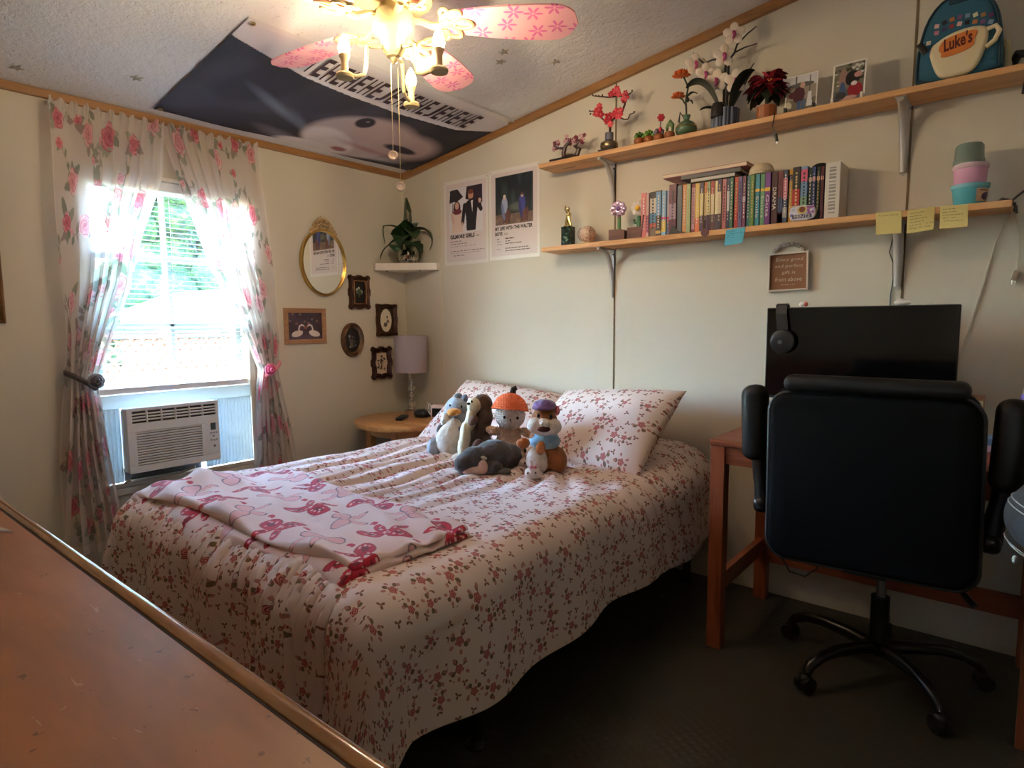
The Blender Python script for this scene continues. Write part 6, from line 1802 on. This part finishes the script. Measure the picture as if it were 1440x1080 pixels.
b = B(); b.prism([(1.905, ZL1 + .0005), (1.990, ZL1 + .0005), (1.975, ZL1 + .006), (1.945, ZL1 + .012), (1.93, ZL1 + .035), (1.918, ZL1 + .035)], .003, M_B @ Matrix.Translation((0, 0, .146))); b.build('plate', BLK, t, smooth=False)
t = thing('bookmark_disc', 'round dark plum disc on a ribbon hanging below the cream books', 'bookmark', (2.073, -.163, 1.54))
B().cyl((2.073, -.161, 1.548), (2.073, -.164, 1.548), .017, n=26).build('disc', mat('plum disc', (88, 36, 56), .4), t); B().lohi((2.070, -.163, 1.555), (2.076, -.161, 1.60)).build('ribbon', mat('plum ribbon', (70, 30, 48), .6), t, smooth=False)
# things lying on top of the books
zt = ZL1 + .2065
def lying(label, x0, x1, y0, y1, z, h, rz, rgb, spine=False, nm='book'):
    t = thing(nm, label, 'book', ((x0 + x1) / 2, (y0 + y1) / 2, z), rz, 'books lying on the row')
    w, d = x1 - x0, y1 - y0
    b = B().box((0, 0, .0011), (w, d, .0022)).box((0, 0, h - .0011), (w, d, .0022)).box((0, d / 2 - .001, h / 2), (w, .002, h))
    if spine: b.box((0, -d / 2 + .001, h / 2), (w, .002, h))
    b.build('cover', mat('cover ' + nm + str(rgb), rgb, .45), t, world=False, smooth=False)
    B().box((0, -.003, h / 2), (w - .006, d - .008, h - .0045)).build('pages', PAGE, t, world=False, smooth=False)
lying('pale grey slim book lying directly on the standing cream books', 2.000, 2.185, -.145, -.02, zt, .017, 0, (190, 188, 184), True)
lying('dark grey book lying in the middle of the pile on the row', 1.955, 2.205, -.145, -.02, zt + .0172, .018, .03, (78, 78, 84), True)
lying('pink notebook lying on top of the pile, pages facing out', 1.872, 2.235, -.148, -.015, zt + .0355, .016, .0, (200, 132, 146))
t = thing('knit_beanie', 'cream rounded knit beanie resting on the books beside the pink notebook', 'hat', (2.272, -.085, zt - .0))
b = B().lathe([(.030, zt - .0015), (.046, zt + .004), (.047, zt + .020), (.041, zt + .034), (.028, zt + .044), (.012, zt + .048), (.002, zt + .049)], (2.272, -.085, 0), 30); b.build('crown', mat('cream jersey', (206, 190, 164), .9, bump=(160, .15, .001)), t); B().lathe([(.0465, zt + .001), (.049, zt + .004), (.049, zt + .011), (.046, zt + .014)], (2.272, -.085, 0), 30).build('brim', mat('cream jersey', (206, 190, 164), .9, bump=(160, .15, .001)), t)
t = tag(B().ell((2.492, -.08, ZL1 + .200), (.034, .040, .020)).build('velvet_pouch', mat('black velvet', (20, 18, 22), .95)), 'black velvet pouch lying on the dark serial books', 'pouch'); seat_at(t, (2.492, -.08, ZL1 + .182))
t = thing('mints_tin', 'flowered mints tin standing upright in front of the books', 'tin', (2.450, -.152, ZL1))
tin = smooth_loop([(2.402, ZL1 + .001), (2.498, ZL1 + .001), (2.498, ZL1 + .058), (2.402, ZL1 + .058)], 2)
# front print
pouch(tin, .1435, .1585, .004, M_B).build('tin_box', mat('white enamel tin', (212, 210, 222), .3, .2), t)
nu, nv = 60, 40
A, Q = np.meshgrid(np.linspace(2.4075, 2.4925, nu), np.linspace(ZL1 + .007, ZL1 + .0525, nv), indexing='ij'); Pp = Paint(A, Q, (206, 206, 224)); rr = random.Random(2)
for i in range(26): Pp.ell(rr.uniform(2.405, 2.495), rr.uniform(ZL1 + .005, ZL1 + .055), .006, .005, rr.choice([(214, 120, 170), (110, 120, 190), (150, 90, 160), (170, 190, 220)]))
Pp.ell(2.450, ZL1 + .040, .018, .015, (206, 186, 120)); Pp.ell(2.450, ZL1 + .042, .011, .011, (120, 70, 44)); Pp.rect(2.415, ZL1 + .010, 2.485, ZL1 + .024, (76, 76, 110))
grid_mesh('label_print', A, Q, A, 0 * A - .1590, Q, Pp.c, printed('tin print', .3), t, smooth=False)
b = B(); text(b, 'MINTS', (2.422, -.1594, ZL1 + .0115), (1, 0, 0), (0, 0, 1), .056, .011); b.build('lettering', SPT, t, smooth=False)
# stacked pots of slime
t = thing('slime_pot', 'turquoise tub with a printed label at the bottom of the stack', 'tub', (2.958, -.09, ZL1), 0, 'stacked plastic pots')
B().lathe([(.042, ZL1), (.044, ZL1 + .003), (.050, ZL1 + .058), (.046, ZL1 + .060)], (2.958, -.09, 0), 34).build('tub', mat('turquoise tub', (92, 186, 204), .25, trans=.1), t)
B().lathe([(.053, ZL1 + .058), (.054, ZL1 + .062), (.054, ZL1 + .070), (.046, ZL1 + .072), (.01, ZL1 + .072)], (2.958, -.09, 0), 34).build('lid', mat('pale turquoise lid', (120, 190, 204), .25), t)
th_ = np.linspace(-1.15, -.05, 30); zz_ = np.linspace(ZL1 + .010, ZL1 + .052, 24); TT, ZZ = np.meshgrid(th_, zz_, indexing='ij'); rad = .0445 + .0055 * (ZZ - ZL1) / .058 + .0008
Pp = Paint(TT, ZZ, (196, 166, 140)); Pp.ell(-.5, ZL1 + .026, .30, .012, (54, 40, 90)); Pp.ell(-.35, ZL1 + .033, .2, .008, (70, 60, 120)); Pp.rect(-.95, ZL1 + .044, -.2, ZL1 + .047, (90, 80, 70)); Pp.ell(-.95, ZL1 + .03, .12, .006, (206, 180, 140))
grid_mesh('label_print', TT, ZZ, 2.958 + rad * np.cos(TT), -.09 + rad * np.sin(TT), ZZ, Pp.c, printed('tub label', .4), t)
t = thing('slime_pot', 'pink tub in the middle of the stack of pots', 'tub', (2.956, -.09, ZL1 + .072), 0, 'stacked plastic pots')
b = B().lathe([(.042, ZL1 + .072), (.045, ZL1 + .076), (.047, ZL1 + .125), (.048, ZL1 + .130), (.046, ZL1 + .136), (.01, ZL1 + .137)], (2.956, -.09, 0), 34); b.build('tub', mat('pink tub', (226, 168, 200), .25), t)
b = B().lathe([(.0482, ZL1 + .121), (.0500, ZL1 + .124), (.0500, ZL1 + .133), (.047, ZL1 + .1375)], (2.956, -.09, 0), 34); b.build('lid', mat('pale pink lid', (206, 176, 186), .2), t)
t = thing('slime_pot', 'clear topped grey green cup upside down on top of the stack', 'tub', (2.950, -.09, ZL1 + .137), 0, 'stacked plastic pots')
b = B().lathe([(.044, ZL1 + .1375), (.0445, ZL1 + .150), (.042, ZL1 + .156), (.040, ZL1 + .196), (.034, ZL1 + .204), (.01, ZL1 + .205)], (2.950, -.09, 0), 34); b.build('cup', mat('grey green plastic', (142, 164, 156), .15, trans=.35), t)
# sticky notes stuck on the shelf edge
def note(label, x0, x1, z1, h, rgb, skew, curl, lines, seed):
    U, Vv = np.meshgrid(np.linspace(0, 1, 40), np.linspace(0, 1, 40), indexing='ij')
    X = x0 + (x1 - x0) * U + skew * Vv * -1; Zq = z1 - h * Vv + .006 * (U - .5) * (1 if seed % 2 else -.3); Y = -.1612 - curl * Vv ** 2 * (.4 + .6 * U)
    P = Paint(U, 1 - Vv, rgb); rr = random.Random(seed)
    for k in range(lines):
        x = .1; zc = .84 - k * .13
        e = rr.uniform(.4, .9)
        while x < e:
            q = rr.uniform(.05, .14); P.line([(x, zc), (x + q, zc + rr.uniform(-.01, .02))], .012, tuple(int(c * .62) for c in rgb)); x += q + .04
    o = grid_mesh('sticky_note', U, Vv, X, Y, Zq, P.c, printed('note paper', .8), None, solid=.0006, offset=1)
    seat_at(tag(o, label, 'note', 'sticky notes on the lower shelf edge'), ((x0 + x1) / 2, -.161, z1 - h))
note('blue sticky note stuck on the lower shelf edge below the books', 2.162, 2.240, 1.552, .064, (92, 176, 204), .006, .012, 4, 1)
note('yellow sticky note with one line of writing, leftmost of the three yellow ones', 2.696, 2.774, 1.556, .078, (216, 200, 132), -.004, .012, 1, 2)
note('yellow sticky note with a list, middle of the three yellow ones', 2.792, 2.870, 1.556, .079, (214, 198, 130), .0, .014, 6, 3)
note('yellow sticky note with a curled lower corner, below the stacked pots', 2.884, 2.960, 1.556, .076, (218, 202, 136), -.003, .022, 5, 4)
# cables at the shelf end and down the wall
t = thing('cable_tangle', 'dark tangle of cables at the right end of the lower shelf', 'cable', (3.05, -.05, ZL1))
b = B().tube([(3.02, -.04, ZL1 + .005), (3.045, -.06, ZL1 + .02), (3.07, -.05, ZL1 + .012), (3.085, -.03, ZL1 + .03), (3.10, -.015, ZL1 + .045)], .004, 7).tube([(3.025, -.10, ZL1 + .004), (3.05, -.08, ZL1 + .014), (3.082, -.07, ZL1 - .01), (3.084, -.05, ZL1 - .03)], .004, 7).tube([(3.03, -.07, ZL1 + .004), (3.06, -.09, ZL1 + .006), (3.08, -.10, ZL1 - .005), (3.078, -.09, ZL1 - .03)], .003, 7); b.build('cord', mat('dark grey cord', (70, 66, 60), .6), t)
t = thing('power_cable', 'long white cord slanting down the wall from the lower shelf to behind the monitor', 'cable', (3.0, -.006, 1.0))
B().tube([(3.075, -.03, 1.545), (3.068, -.006, 1.53), (3.055, -.006, 1.50), (3.034, -.006, 1.442), (3.012, -.006, 1.33), (2.995, -.006, 1.25), (2.955, -.006, 1.05), (2.93, -.006, .80)], .0028, 7).build('cord', mat('dull white cord', (206, 198, 178), .5), t)
t = thing('plug_cord', 'short white cord with a plug hanging at the right edge of the shelf wall', 'cable', (3.09, -.006, 1.31))
B().tube([(3.085, -.03, 1.545), (3.083, -.008, 1.52), (3.095, -.008, 1.46), (3.098, -.008, 1.40), (3.095, -.008, 1.345)], .0028, 7).build('cord', mat('dull white cord', (206, 198, 178), .5), t)
B().box((3.091, -.012, 1.325), (.018, .016, .034), (0, .25, 0), .004).build('plug', mat('grey white plug', (186, 178, 160), .5), t); b = B().box((3.084, -.012, 1.303), (.002, .006, .014)).box((3.093, -.012, 1.303), (.002, .006, .014)); b.build('prongs', mat('bright metal', (200, 200, 200), .25, 1.0), t, smooth=False)
t = thing('bracket_cable', 'thin black cable running down beside the right lower bracket', 'cable', (2.735, -.004, 1.24))
B().tube([(2.735, -.004, 1.53), (2.728, -.005, 1.47), (2.722, -.006, 1.43), (2.735, -.005, 1.39), (2.738, -.005, 1.33), (2.732, -.005, 1.27), (2.732, -.005, 1.05)], .0022, 7).build('cord', BLK, t)

# hanging sign
t = thing('wall_sign', 'small white framed brown verse sign hung by a bead loop above the monitor', 'sign', (2.368, 0, 1.30))
SW = mat('white wood sign frame', (224, 216, 204), .6)
b = B().ring([(2.291, 1.300), (2.447, 1.303), (2.443, 1.456), (2.291, 1.454)], [(0, .0005), (0, .022), (.008, .022), (.008, .010)], M_B); b.build('frame', SW, t, smooth=False)
B().lohi((2.295, -.010, 1.304), (2.441, -.0005, 1.451)).build('board', mat('brown sign board', (134, 88, 56), .7), t, smooth=False)
b = B()
for s_, x, z, w in (('Every good', 2.317, 1.418, .104), ('and perfect', 2.314, 1.392, .108), ('gift is', 2.342, 1.366, .052), ('from above', 2.316, 1.340, .104), ('JAMES 1:17', 2.340, 1.322, .055)):
    text(b, s_, (x, -.0112, z), (1, 0, 0), (0, 0, 1), w, .017 if w > .06 or 'gift' in s_ else .007, None, .15 if 'JAMES' not in s_ else 0)
b.build('lettering', mat('cream sign lettering', (214, 190, 160), .6), t, smooth=False)
b = B()
for i in range(11):
    a = PI * i / 10; b.ell((2.366 + .055 * math.cos(a), -.012, 1.459 + .030 * math.sin(a)), (.0085, .0085, .0085), None, 12)
b.build('bead_loop', mat('grey white beads', (206, 204, 202), .4), t)

# ================================================================== DESK
DW = wood('red stained desk wood', (150, 78, 44), (108, 48, 24), 'x', 1.4, .42, knots=False); DWZ = wood('red stained desk leg', (150, 78, 44), (108, 48, 24), 'z', 1.4, .42, knots=False); DWY = wood('red stained desk rail', (150, 78, 44), (108, 48, 24), 'y', 1.4, .42, knots=False)
DX0, DX1, DYF, DYB, DZ = 2.288, 3.222, -.605, -.015, .765
dk = thing('desk', 'narrow red stained wooden desk against the shelf wall', 'desk', ((DX0 + DX1) / 2, -.31, 0))
B().lohi((DX0, DYF, DZ - .022), (DX1, DYB, DZ), .003).build('desk_top', DW, dk, smooth=False)
for x in (DX0 + .004, DX1 - .054):
    for y in (DYF + .004, -.085): B().lohi((x, y, 0), (x + .05, y + .05, DZ - .022), .002).build('leg', DWZ, dk, smooth=False)
B().lohi((DX0 + .054, DYF + .012, DZ - .085), (DX1 - .054, DYF + .034, DZ - .022)).build('front_apron', DW, dk, smooth=False)
B().lohi((DX0 + .054, -.075, .165), (DX1 - .054, -.05, .24)).build('back_rail', DW, dk, smooth=False)
for x in (DX0 + .016, DX1 - .040):
    B().lohi((x, DYF + .054, .20), (x + .024, -.085, .265)).build('side_rail', DWY, dk, smooth=False); B().lohi((x, DYF + .054, DZ - .085), (x + .024, -.085, DZ - .022)).build('side_apron', DWY, dk, smooth=False)
GLS = mat('dark screen glass', (6, 6, 8), .10, spec=.5)
mo = thing('monitor', 'wide black computer monitor standing on the desk', 'monitor', (2.656, -.17, DZ))
B().lohi((2.350, -.212, .880), (2.962, -.188, 1.229), .004).build('case', BLK, mo, smooth=False)
B().lohi((2.354, -.2135, .892), (2.958, -.2115, 1.225)).build('screen', GLS, mo, smooth=False)
b = B().lohi((2.63, -.19, .77), (2.69, -.165, 1.02), .004); b.build('stand_neck', BLK, mo, smooth=False)
B().lohi((2.54, -.26, DZ), (2.78, -.07, DZ + .012), .004).build('stand_foot', BLK, mo, smooth=False)
hp = thing('headphones', 'black headphones hooked over the top left corner of the monitor', 'headphones', (2.415, -.215, 1.075))
b = B(); pts = [(2.418, -.225, 1.09), (2.415, -.228, 1.15), (2.408, -.226, 1.20), (2.405, -.218, 1.232), (2.405, -.200, 1.2385), (2.405, -.182, 1.232), (2.407, -.176, 1.18), (2.41, -.178, 1.12)]
vs, fs = [], []
for i, p in enumerate(pts):
    for sx in (-.02, .02):
        for o in (0, .006): 
            n_ = (Vector(p) - Vector((2.405, -.2, 1.16))).normalized(); vs.append((p[0] + sx, p[1] + n_.y * o, p[2] + n_.z * o))
for i in range(len(pts) - 1):
    a = i * 4; c = a + 4
    fs += [(a, a + 2, c + 2, c), (a + 1, c + 1, c + 3, a + 3), (a, c, c + 1, a + 1), (a + 2, a + 3, c + 3, c + 2)]
fs += [(0, 1, 3, 2), (len(vs) - 4, len(vs) - 2, len(vs) - 1, len(vs) - 3)]
b.add(vs, fs); b.build('headband', mat('soft black band', (18, 18, 19), .55), hp, smooth=False)
for y, s_ in ((-.232, -1), (-.172, 1)):
    b = B(); Mx = Matrix.Rotation(math.radians(90), 4, 'X'); b.lathe([(.020, -.012), (.044, -.010), (.047, .0), (.043, .012), (.030, .016), (.010, .017)], (2.418, y, 1.10), 30, Matrix.Rotation(math.radians(90 if s_ < 0 else -90), 4, 'X')); b.build('ear_cup', mat('satin black cup', (13, 13, 14), .4), hp)
    if s_ < 0:
        B().cyl((2.412, y - .0165, 1.098), (2.412, y - .0182, 1.098), .008, n=18).build('cup_badge', mat('grey badge', (92, 92, 94), .4), hp)
t = tag(B().ell((2.475, -.200, 1.239), (.012, .010, .010)).ell((2.475, -.200, 1.2315), (.009, .009, .004)).ell((2.488, -.203, 1.2400), (.0075, .008, .0095), None, 10, 1).build('tiny_figurine', [mat('white figurine', (228, 222, 216), .4), mat('coral figurine', (196, 96, 84), .4)]), 'tiny white and coral figurine perched on the monitor top left', 'figurine', 'figurines on the monitor'); seat_at(t, (2.475, -.2, 1.229))
t = tag(B().ell((2.796, -.200, 1.2385), (.026, .012, .0095)).ell((2.790, -.200, 1.243), (.014, .011, .0095)).build('tiny_figurine', mat('white figurine', (228, 222, 216), .4)), 'tiny plain white figurine lying on the monitor top, below the right bracket', 'figurine', 'figurines on the monitor'); seat_at(t, (2.796, -.2, 1.229))
# small things at the right end of the desk
def stood(label, x0, x1, y, z0, h, rgb, top=None, nm='book'):
    t = thing(nm, label, 'book', ((x0 + x1) / 2, y, z0), 0, 'books on the desk')
    B().lohi((x0, y - .06, z0), (x1, y + .06, z0 + h), .001).build('cover', mat('desk cover ' + str(rgb), rgb, .5), t, smooth=False)
    if top: B().lohi((x0 + .001, y - .0612, z0 + h * .45), (x1 - .001, y - .06, z0 + h * .95)).build('label_panel', mat('desk panel ' + str(top), top, .5), t, smooth=False)
stood('tan and cream book standing on the desk, seen between chair back and right arm', 2.985, 3.012, -.12, DZ, .155, (150, 96, 64), (206, 190, 160))
stood('cream and brown book standing on the desk next to the chair arm', 3.013, 3.036, -.12, DZ, .155, (160, 110, 74), (196, 190, 150))
t = thing('card_box', 'small blue and lilac card box lying on the desk beside the books', 'box', (3.02, -.26, DZ))
B().lohi((2.97, -.30, DZ), (3.07, -.22, DZ + .045), .002).build('box', mat('blue card', (96, 130, 180), .5), t, smooth=False); B().lohi((2.971, -.3008, DZ + .002), (3.069, -.30, DZ + .022)).build('label_band', mat('lilac card', (196, 168, 190), .5), t, smooth=False)
t = thing('red_tumbler', 'red tumbler with a purple and white lid at the right edge of the desk', 'cup', (3.152, -.42, DZ))
B().lathe([(.032, DZ), (.035, DZ + .01), (.042, DZ + .15), (.040, DZ + .152)], (3.152, -.42, 0), 26).build('cup', mat('red plastic', (176, 24, 48), .3), t); B().lathe([(.040, DZ + .15), (.034, DZ + .165), (.026, DZ + .19), (.024, DZ + .20)], (3.152, -.42, 0), 24).build('lid', mat('purple lid', (84, 62, 120), .35), t); B().lathe([(.022, DZ + .198), (.022, DZ + .216), (.012, DZ + .224), (.004, DZ + .225)], (3.152, -.42, 0), 20).build('cap', mat('white cap', (214, 210, 204), .4), t)
t = thing('desk_cable', 'black cable looping down from behind the chair over the desk rail', 'cable', (2.50, -.09, .20)); B().tube([(2.405, -.09, .765), (2.405, -.09, .26), (2.41, -.095, .20), (2.44, -.1, .155), (2.50, -.1, .15), (2.54, -.095, .19), (2.56, -.09, .28), (2.57, -.09, .7)], .0035, 7).build('cord', BLK, t)

# ================================================================== OFFICE CHAIR
LTH = mat('black leatherette', (11, 11, 12), .5, spec=.3, bump=(140, .12, .002)); LTH2 = mat('black woven backing', (7, 8, 10), .85, spec=.12); CBK = mat('glossy black nylon', (14, 14, 15), .28)
chx, chy = 2.808, -.42
ch = thing('office_chair', 'black leatherette office chair seen from behind, arms flipped up', 'chair', (chx, chy, 0))
b = B().lathe([(.035, .075), (.048, .085), (.05, .105), (.036, .118), (.03, .12)], (chx, chy, 0), 24); b.build('base_hub', CBK, ch)
for k in range(5):
    a = math.radians(22 + 72 * k); d = Vector((math.cos(a), math.sin(a), 0)); c = Vector((chx, chy, 0))
    pts = [c + d * r + Vector((0, 0, z)) for r, z in ((.03, .098), (.10, .108), (.18, .112), (.24, .104), (.285, .082), (.298, .062))]
    B().tube(pts, [.022, .021, .019, .018, .017, .015], 12).build('base_leg', CBK, ch)
    s_ = Vector((-d.y, d.x, 0)); w = c + d * .302
    b = B()
    for q in (-.013, .013): b.cyl(w + s_ * (q - .009) + Vector((0, 0, .026)), w + s_ * (q + .009) + Vector((0, 0, .026)), .026, n=20)
    b.ell(w + Vector((0, 0, .042)), (.022, .022, .018)).cyl(w + Vector((0, 0, .045)), w + Vector((0, 0, .075)), .008)
    b.build('caster', mat('matt black caster', (16, 16, 17), .5), ch)
B().cyl((chx, chy, .115), (chx, chy, .27), .028).build('cylinder_sleeve', CBK, ch)
B().cyl((chx, chy, .268), (chx, chy, .405), .014).build('gas_piston', mat('brushed steel piston', (170, 170, 172), .3, 1.0), ch)
B().lohi((chx - .10, chy - .13, .395), (chx + .10, chy + .13, .425), .008).build('seat_mechanism', CBK, ch, smooth=False)
b = B().tube([(chx + .09, chy - .02, .41), (chx + .20, chy - .10, .40), (chx + .25, chy - .14, .36)], [.006, .006, .011]); b.build('tilt_lever', CBK, ch)
B().box((chx, chy + .02, .465), (.50, .50, .085), None, .038, 5).build('seat', LTH, ch)
# back: shell panel facing the room, padded cushion on the desk side
def rr_loop(x0, x1, z0, z1, r, n=7):
    p = []
    for cx, cz, a0 in ((x1 - r, z0 + r, -PI / 2), (x1 - r, z1 - r, 0), (x0 + r, z1 - r, PI / 2), (x0 + r, z0 + r, PI)):
        for i in range(n): a = a0 + PI / 2 * i / (n - 1); p.append((cx + r * math.cos(a), cz + r * math.sin(a)))
    return p
TB = Matrix.Translation((2.802, -.735, .452)) @ Euler((math.radians(-1.5), math.radians(-1.2), math.radians(1.0))).to_matrix().to_4x4()
b = B(); lp = rr_loop(-.262, .262, .0, .515, .055)
lp = [(x * (1 + .045 * math.sin(max(0, min(1, z / .5)) * PI)) , z) for x, z in lp]
def dome(path, h0, h1, rnd, M_):
    b = B(); prof = [(0, h0), (0, h1 - rnd)] + [(rnd * (1 - math.cos(a)), h1 - rnd + rnd * math.sin(a)) for a in np.linspace(.2, PI / 2, 5)] + [(rnd + .03, h1 + .004)]
    b.ring(path, prof, M_); m_ = len(path); k0 = len(b.v) - m_; b.f.append(tuple(range(k0, k0 + m_))); b.mi.append(0); b.f.append(tuple(range(m_))[::-1]); b.mi.append(0); return b
dome(lp, -.02, .022, .022, TB @ M_B).build('back_shell', LTH2, ch)
b = B(); lp2 = [(x * .985, z * 1.015 + .010) for x, z in lp]; dome([(x, z) for x, z in lp2], .015, .085, .035, TB @ M_B @ Matrix.Scale(-1, 4, (0, 0, 1))).build('back_cushion', LTH, ch)
b = B().tube([TB @ M_B @ Vector((x * 1.004, z, .004)) for x, z in lp], .006, 7, closed=True); b.build('piping', mat('dark grey piping', (28, 30, 34), .5), ch)
b = B().box((2.796, -.72, .991), (.46, .075, .052), None, .024, 4); b.build('headrest_roll', LTH, ch)
B().lohi((2.74, -.72, .43), (2.86, -.60, .50), .01).build('back_bracket', CBK, ch, smooth=False); B().tube([(chx, chy - .10, .42), (chx, -.62, .425), (2.80, -.67, .46)], [.03, .028, .026], 10).build('back_bar', CBK, ch)
for s_, xa in ((-1, 2.468), (1, 3.112)):
    b = B().box((xa, -.68, .852), (.078, .088, .245), (0, math.radians(2 * s_), 0), .034, 5); b.build('flip_arm_pad', LTH, ch)
    b = B().tube([(xa - s_ * .005, -.66, .76), (xa - s_ * .012, -.655, .70), (xa - s_ * .022, -.655, .64), (xa - s_ * .03, -.66, .585)], [.026, .024, .026, .03], 10).box((xa - s_ * .028, -.665, .585), (.05, .075, .05), None, .018, 3); b.build('arm_bracket', CBK, ch)
# stool with a black denim bag, just inside the right edge of the picture
stl = thing('stool', 'low black stool under the denim bag at the right edge', 'stool', (3.42, -.80, 0))
b = B().lathe([(.02, .555), (.165, .555), (.17, .565), (.17, .585), (.16, .592), (.02, .592)], (3.42, -.80, 0), 36); b.build('seat', BLK, stl)
for a in (45, 135, 225, 315):
    q = math.radians(a); B().tube([(3.42 + .10 * math.cos(q), -.8 + .10 * math.sin(q), .555), (3.42 + .13 * math.cos(q), -.8 + .13 * math.sin(q), .0)], .014, 8).build('leg', BLK, stl)
DEN = mat('black washed denim', (58, 58, 60), .9, var=(14, .35), bump=(260, .3, .002))
bg = thing('denim_bag', 'washed black denim bag with white stitching at the right edge of the frame', 'bag', (3.27, -.80, .594))
b = B().ell((3.27, -.80, .705), (.168, .16, .112)).ell((3.28, -.80, .775), (.14, .135, .075)).ell((3.33, -.80, .66), (.15, .14, .065)); o = b.build('bag_body', DEN, bg); soften(o, .012, 6, .7)
b = B()
for zz, rr_ in ((.752, .150), (.740, .156), (.652, .158), (.643, .153)):
    b.tube([(3.272 - rr_ * math.cos(a) * 1.01, -.80 - rr_ * math.sin(a) * .985, zz - .05 * (1 - math.cos(a))) for a in np.linspace(-.7, 1.5, 24)], .0016, 5)
b.build('stitching', mat('white stitch thread', (176, 174, 170), .8), bg)
B().ell((3.135, -.862, .612), (.006, .006, .010)).build('tag', mat('white stitch thread', (176, 174, 170), .8), bg)

# ================================================================== DRESSER UNDER THE CAMERA
def _dtop(T, m):
    co = T.coord('Object')
    f = T.noise(T.mapping(co, (1.5, 6, 6)), 3.0, 5.0, .6, .4); g = T.noise(co, 60, 3.0, .6); h = T.noise(co, 5, 4.0, .6)
    c = T.ramp(f, [(.3, lin((150, 90, 44))), (.7, lin((182, 114, 60)))])
    sp = T.math('GREATER_THAN', g, .68); c = T.mix(T.math('MULTIPLY', sp, .55), c, lin((70, 40, 22)))
    wr = T.math('GREATER_THAN', T.noise(T.mapping(co, (1, 3, 1), (0, 0, .6)), 46, 2.0, .5, .6), .74); c = T.mix(T.math('MULTIPLY', wr, .35), c, lin((214, 178, 140)))
    T.base(c); T.set(T.b.inputs['Roughness'], T.math('MULTIPLY_ADD', h, .28, .26)); T.b.inputs['Coat Weight'].default_value = .15
    T.bump(g, .05, .001)
DTOP = custom('worn varnished dresser top', _dtop); DSIDE = wood('dresser side', (140, 84, 44), (104, 58, 28), 'x', 1.0, .4)
DE = -2.474
dr = thing('dresser', 'worn varnished wooden dresser with a raised rounded rim, filling the lower left corner', 'dresser', (2.2, -2.75, 0))
b = B().lohi((.95, -3.02, .868), (3.45, DE - .0190, .8995)); b.build('top_panel', DTOP, dr, smooth=False)
B().lohi((.95, DE - .0192, .8990), (3.45, DE - .0170, .8997)).build('groove', mat('dark dresser groove', (44, 24, 14), .8), dr, smooth=False)
b = B(); sec = [(DE - .0085 + .0085 * math.cos(a), .8935 + .010 * math.sin(a)) for a in np.linspace(-PI / 2, PI * .86, 16)] + [(DE - .0165, .893), (DE - .0172, .860)]
b.prism(sec, 2.5, Matrix(((0, 0, 1, .95), (1, 0, 0, 0), (0, 1, 0, 0), (0, 0, 0, 1)))); b.build('rim_moulding', mat('polished rim varnish', (160, 104, 58), .15, coat=.9, var=(10, .2)), dr)
b = B().lohi((.98, -3.0, .06), (3.42, DE - .05, .862)); b.build('carcass', DSIDE, dr, smooth=False)
B().lohi((1.0, -2.98, 0), (3.40, DE - .07, .06)).build('plinth', DSIDE, dr, smooth=False)
for i in range(3):
    for j in range(3):
        x0 = 1.0 + i * .80; z0 = .09 + j * .255
        d_ = B().lohi((x0 + .01, -3.018, z0), (x0 + .79, -3.0, z0 + .24), .004).build('drawer', DSIDE, dr, smooth=False)
        B().lathe([(.008, -.018), (.010, 0), (.016, .012), (.012, .02), (.003, .022)], (x0 + .40, -3.020, z0 + .12), 16, Matrix.Rotation(math.radians(90), 4, 'X')).build('knob', mat('brass knob', (176, 140, 80), .3, .9), d_)
pp = thing('paper_scrap', 'pale pointed paper tip lying on the dresser top at the left edge', 'paper', (1.97, -2.54, .8995))
b = B(); b.prism([(2.072, -2.508), (1.98, -2.56), (1.93, -2.60), (1.90, -2.59), (1.96, -2.53)], .0025, Matrix.Translation((0, 0, .9000))); b.build('paper', mat('pale grey card', (190, 184, 176), .6), pp, smooth=False)
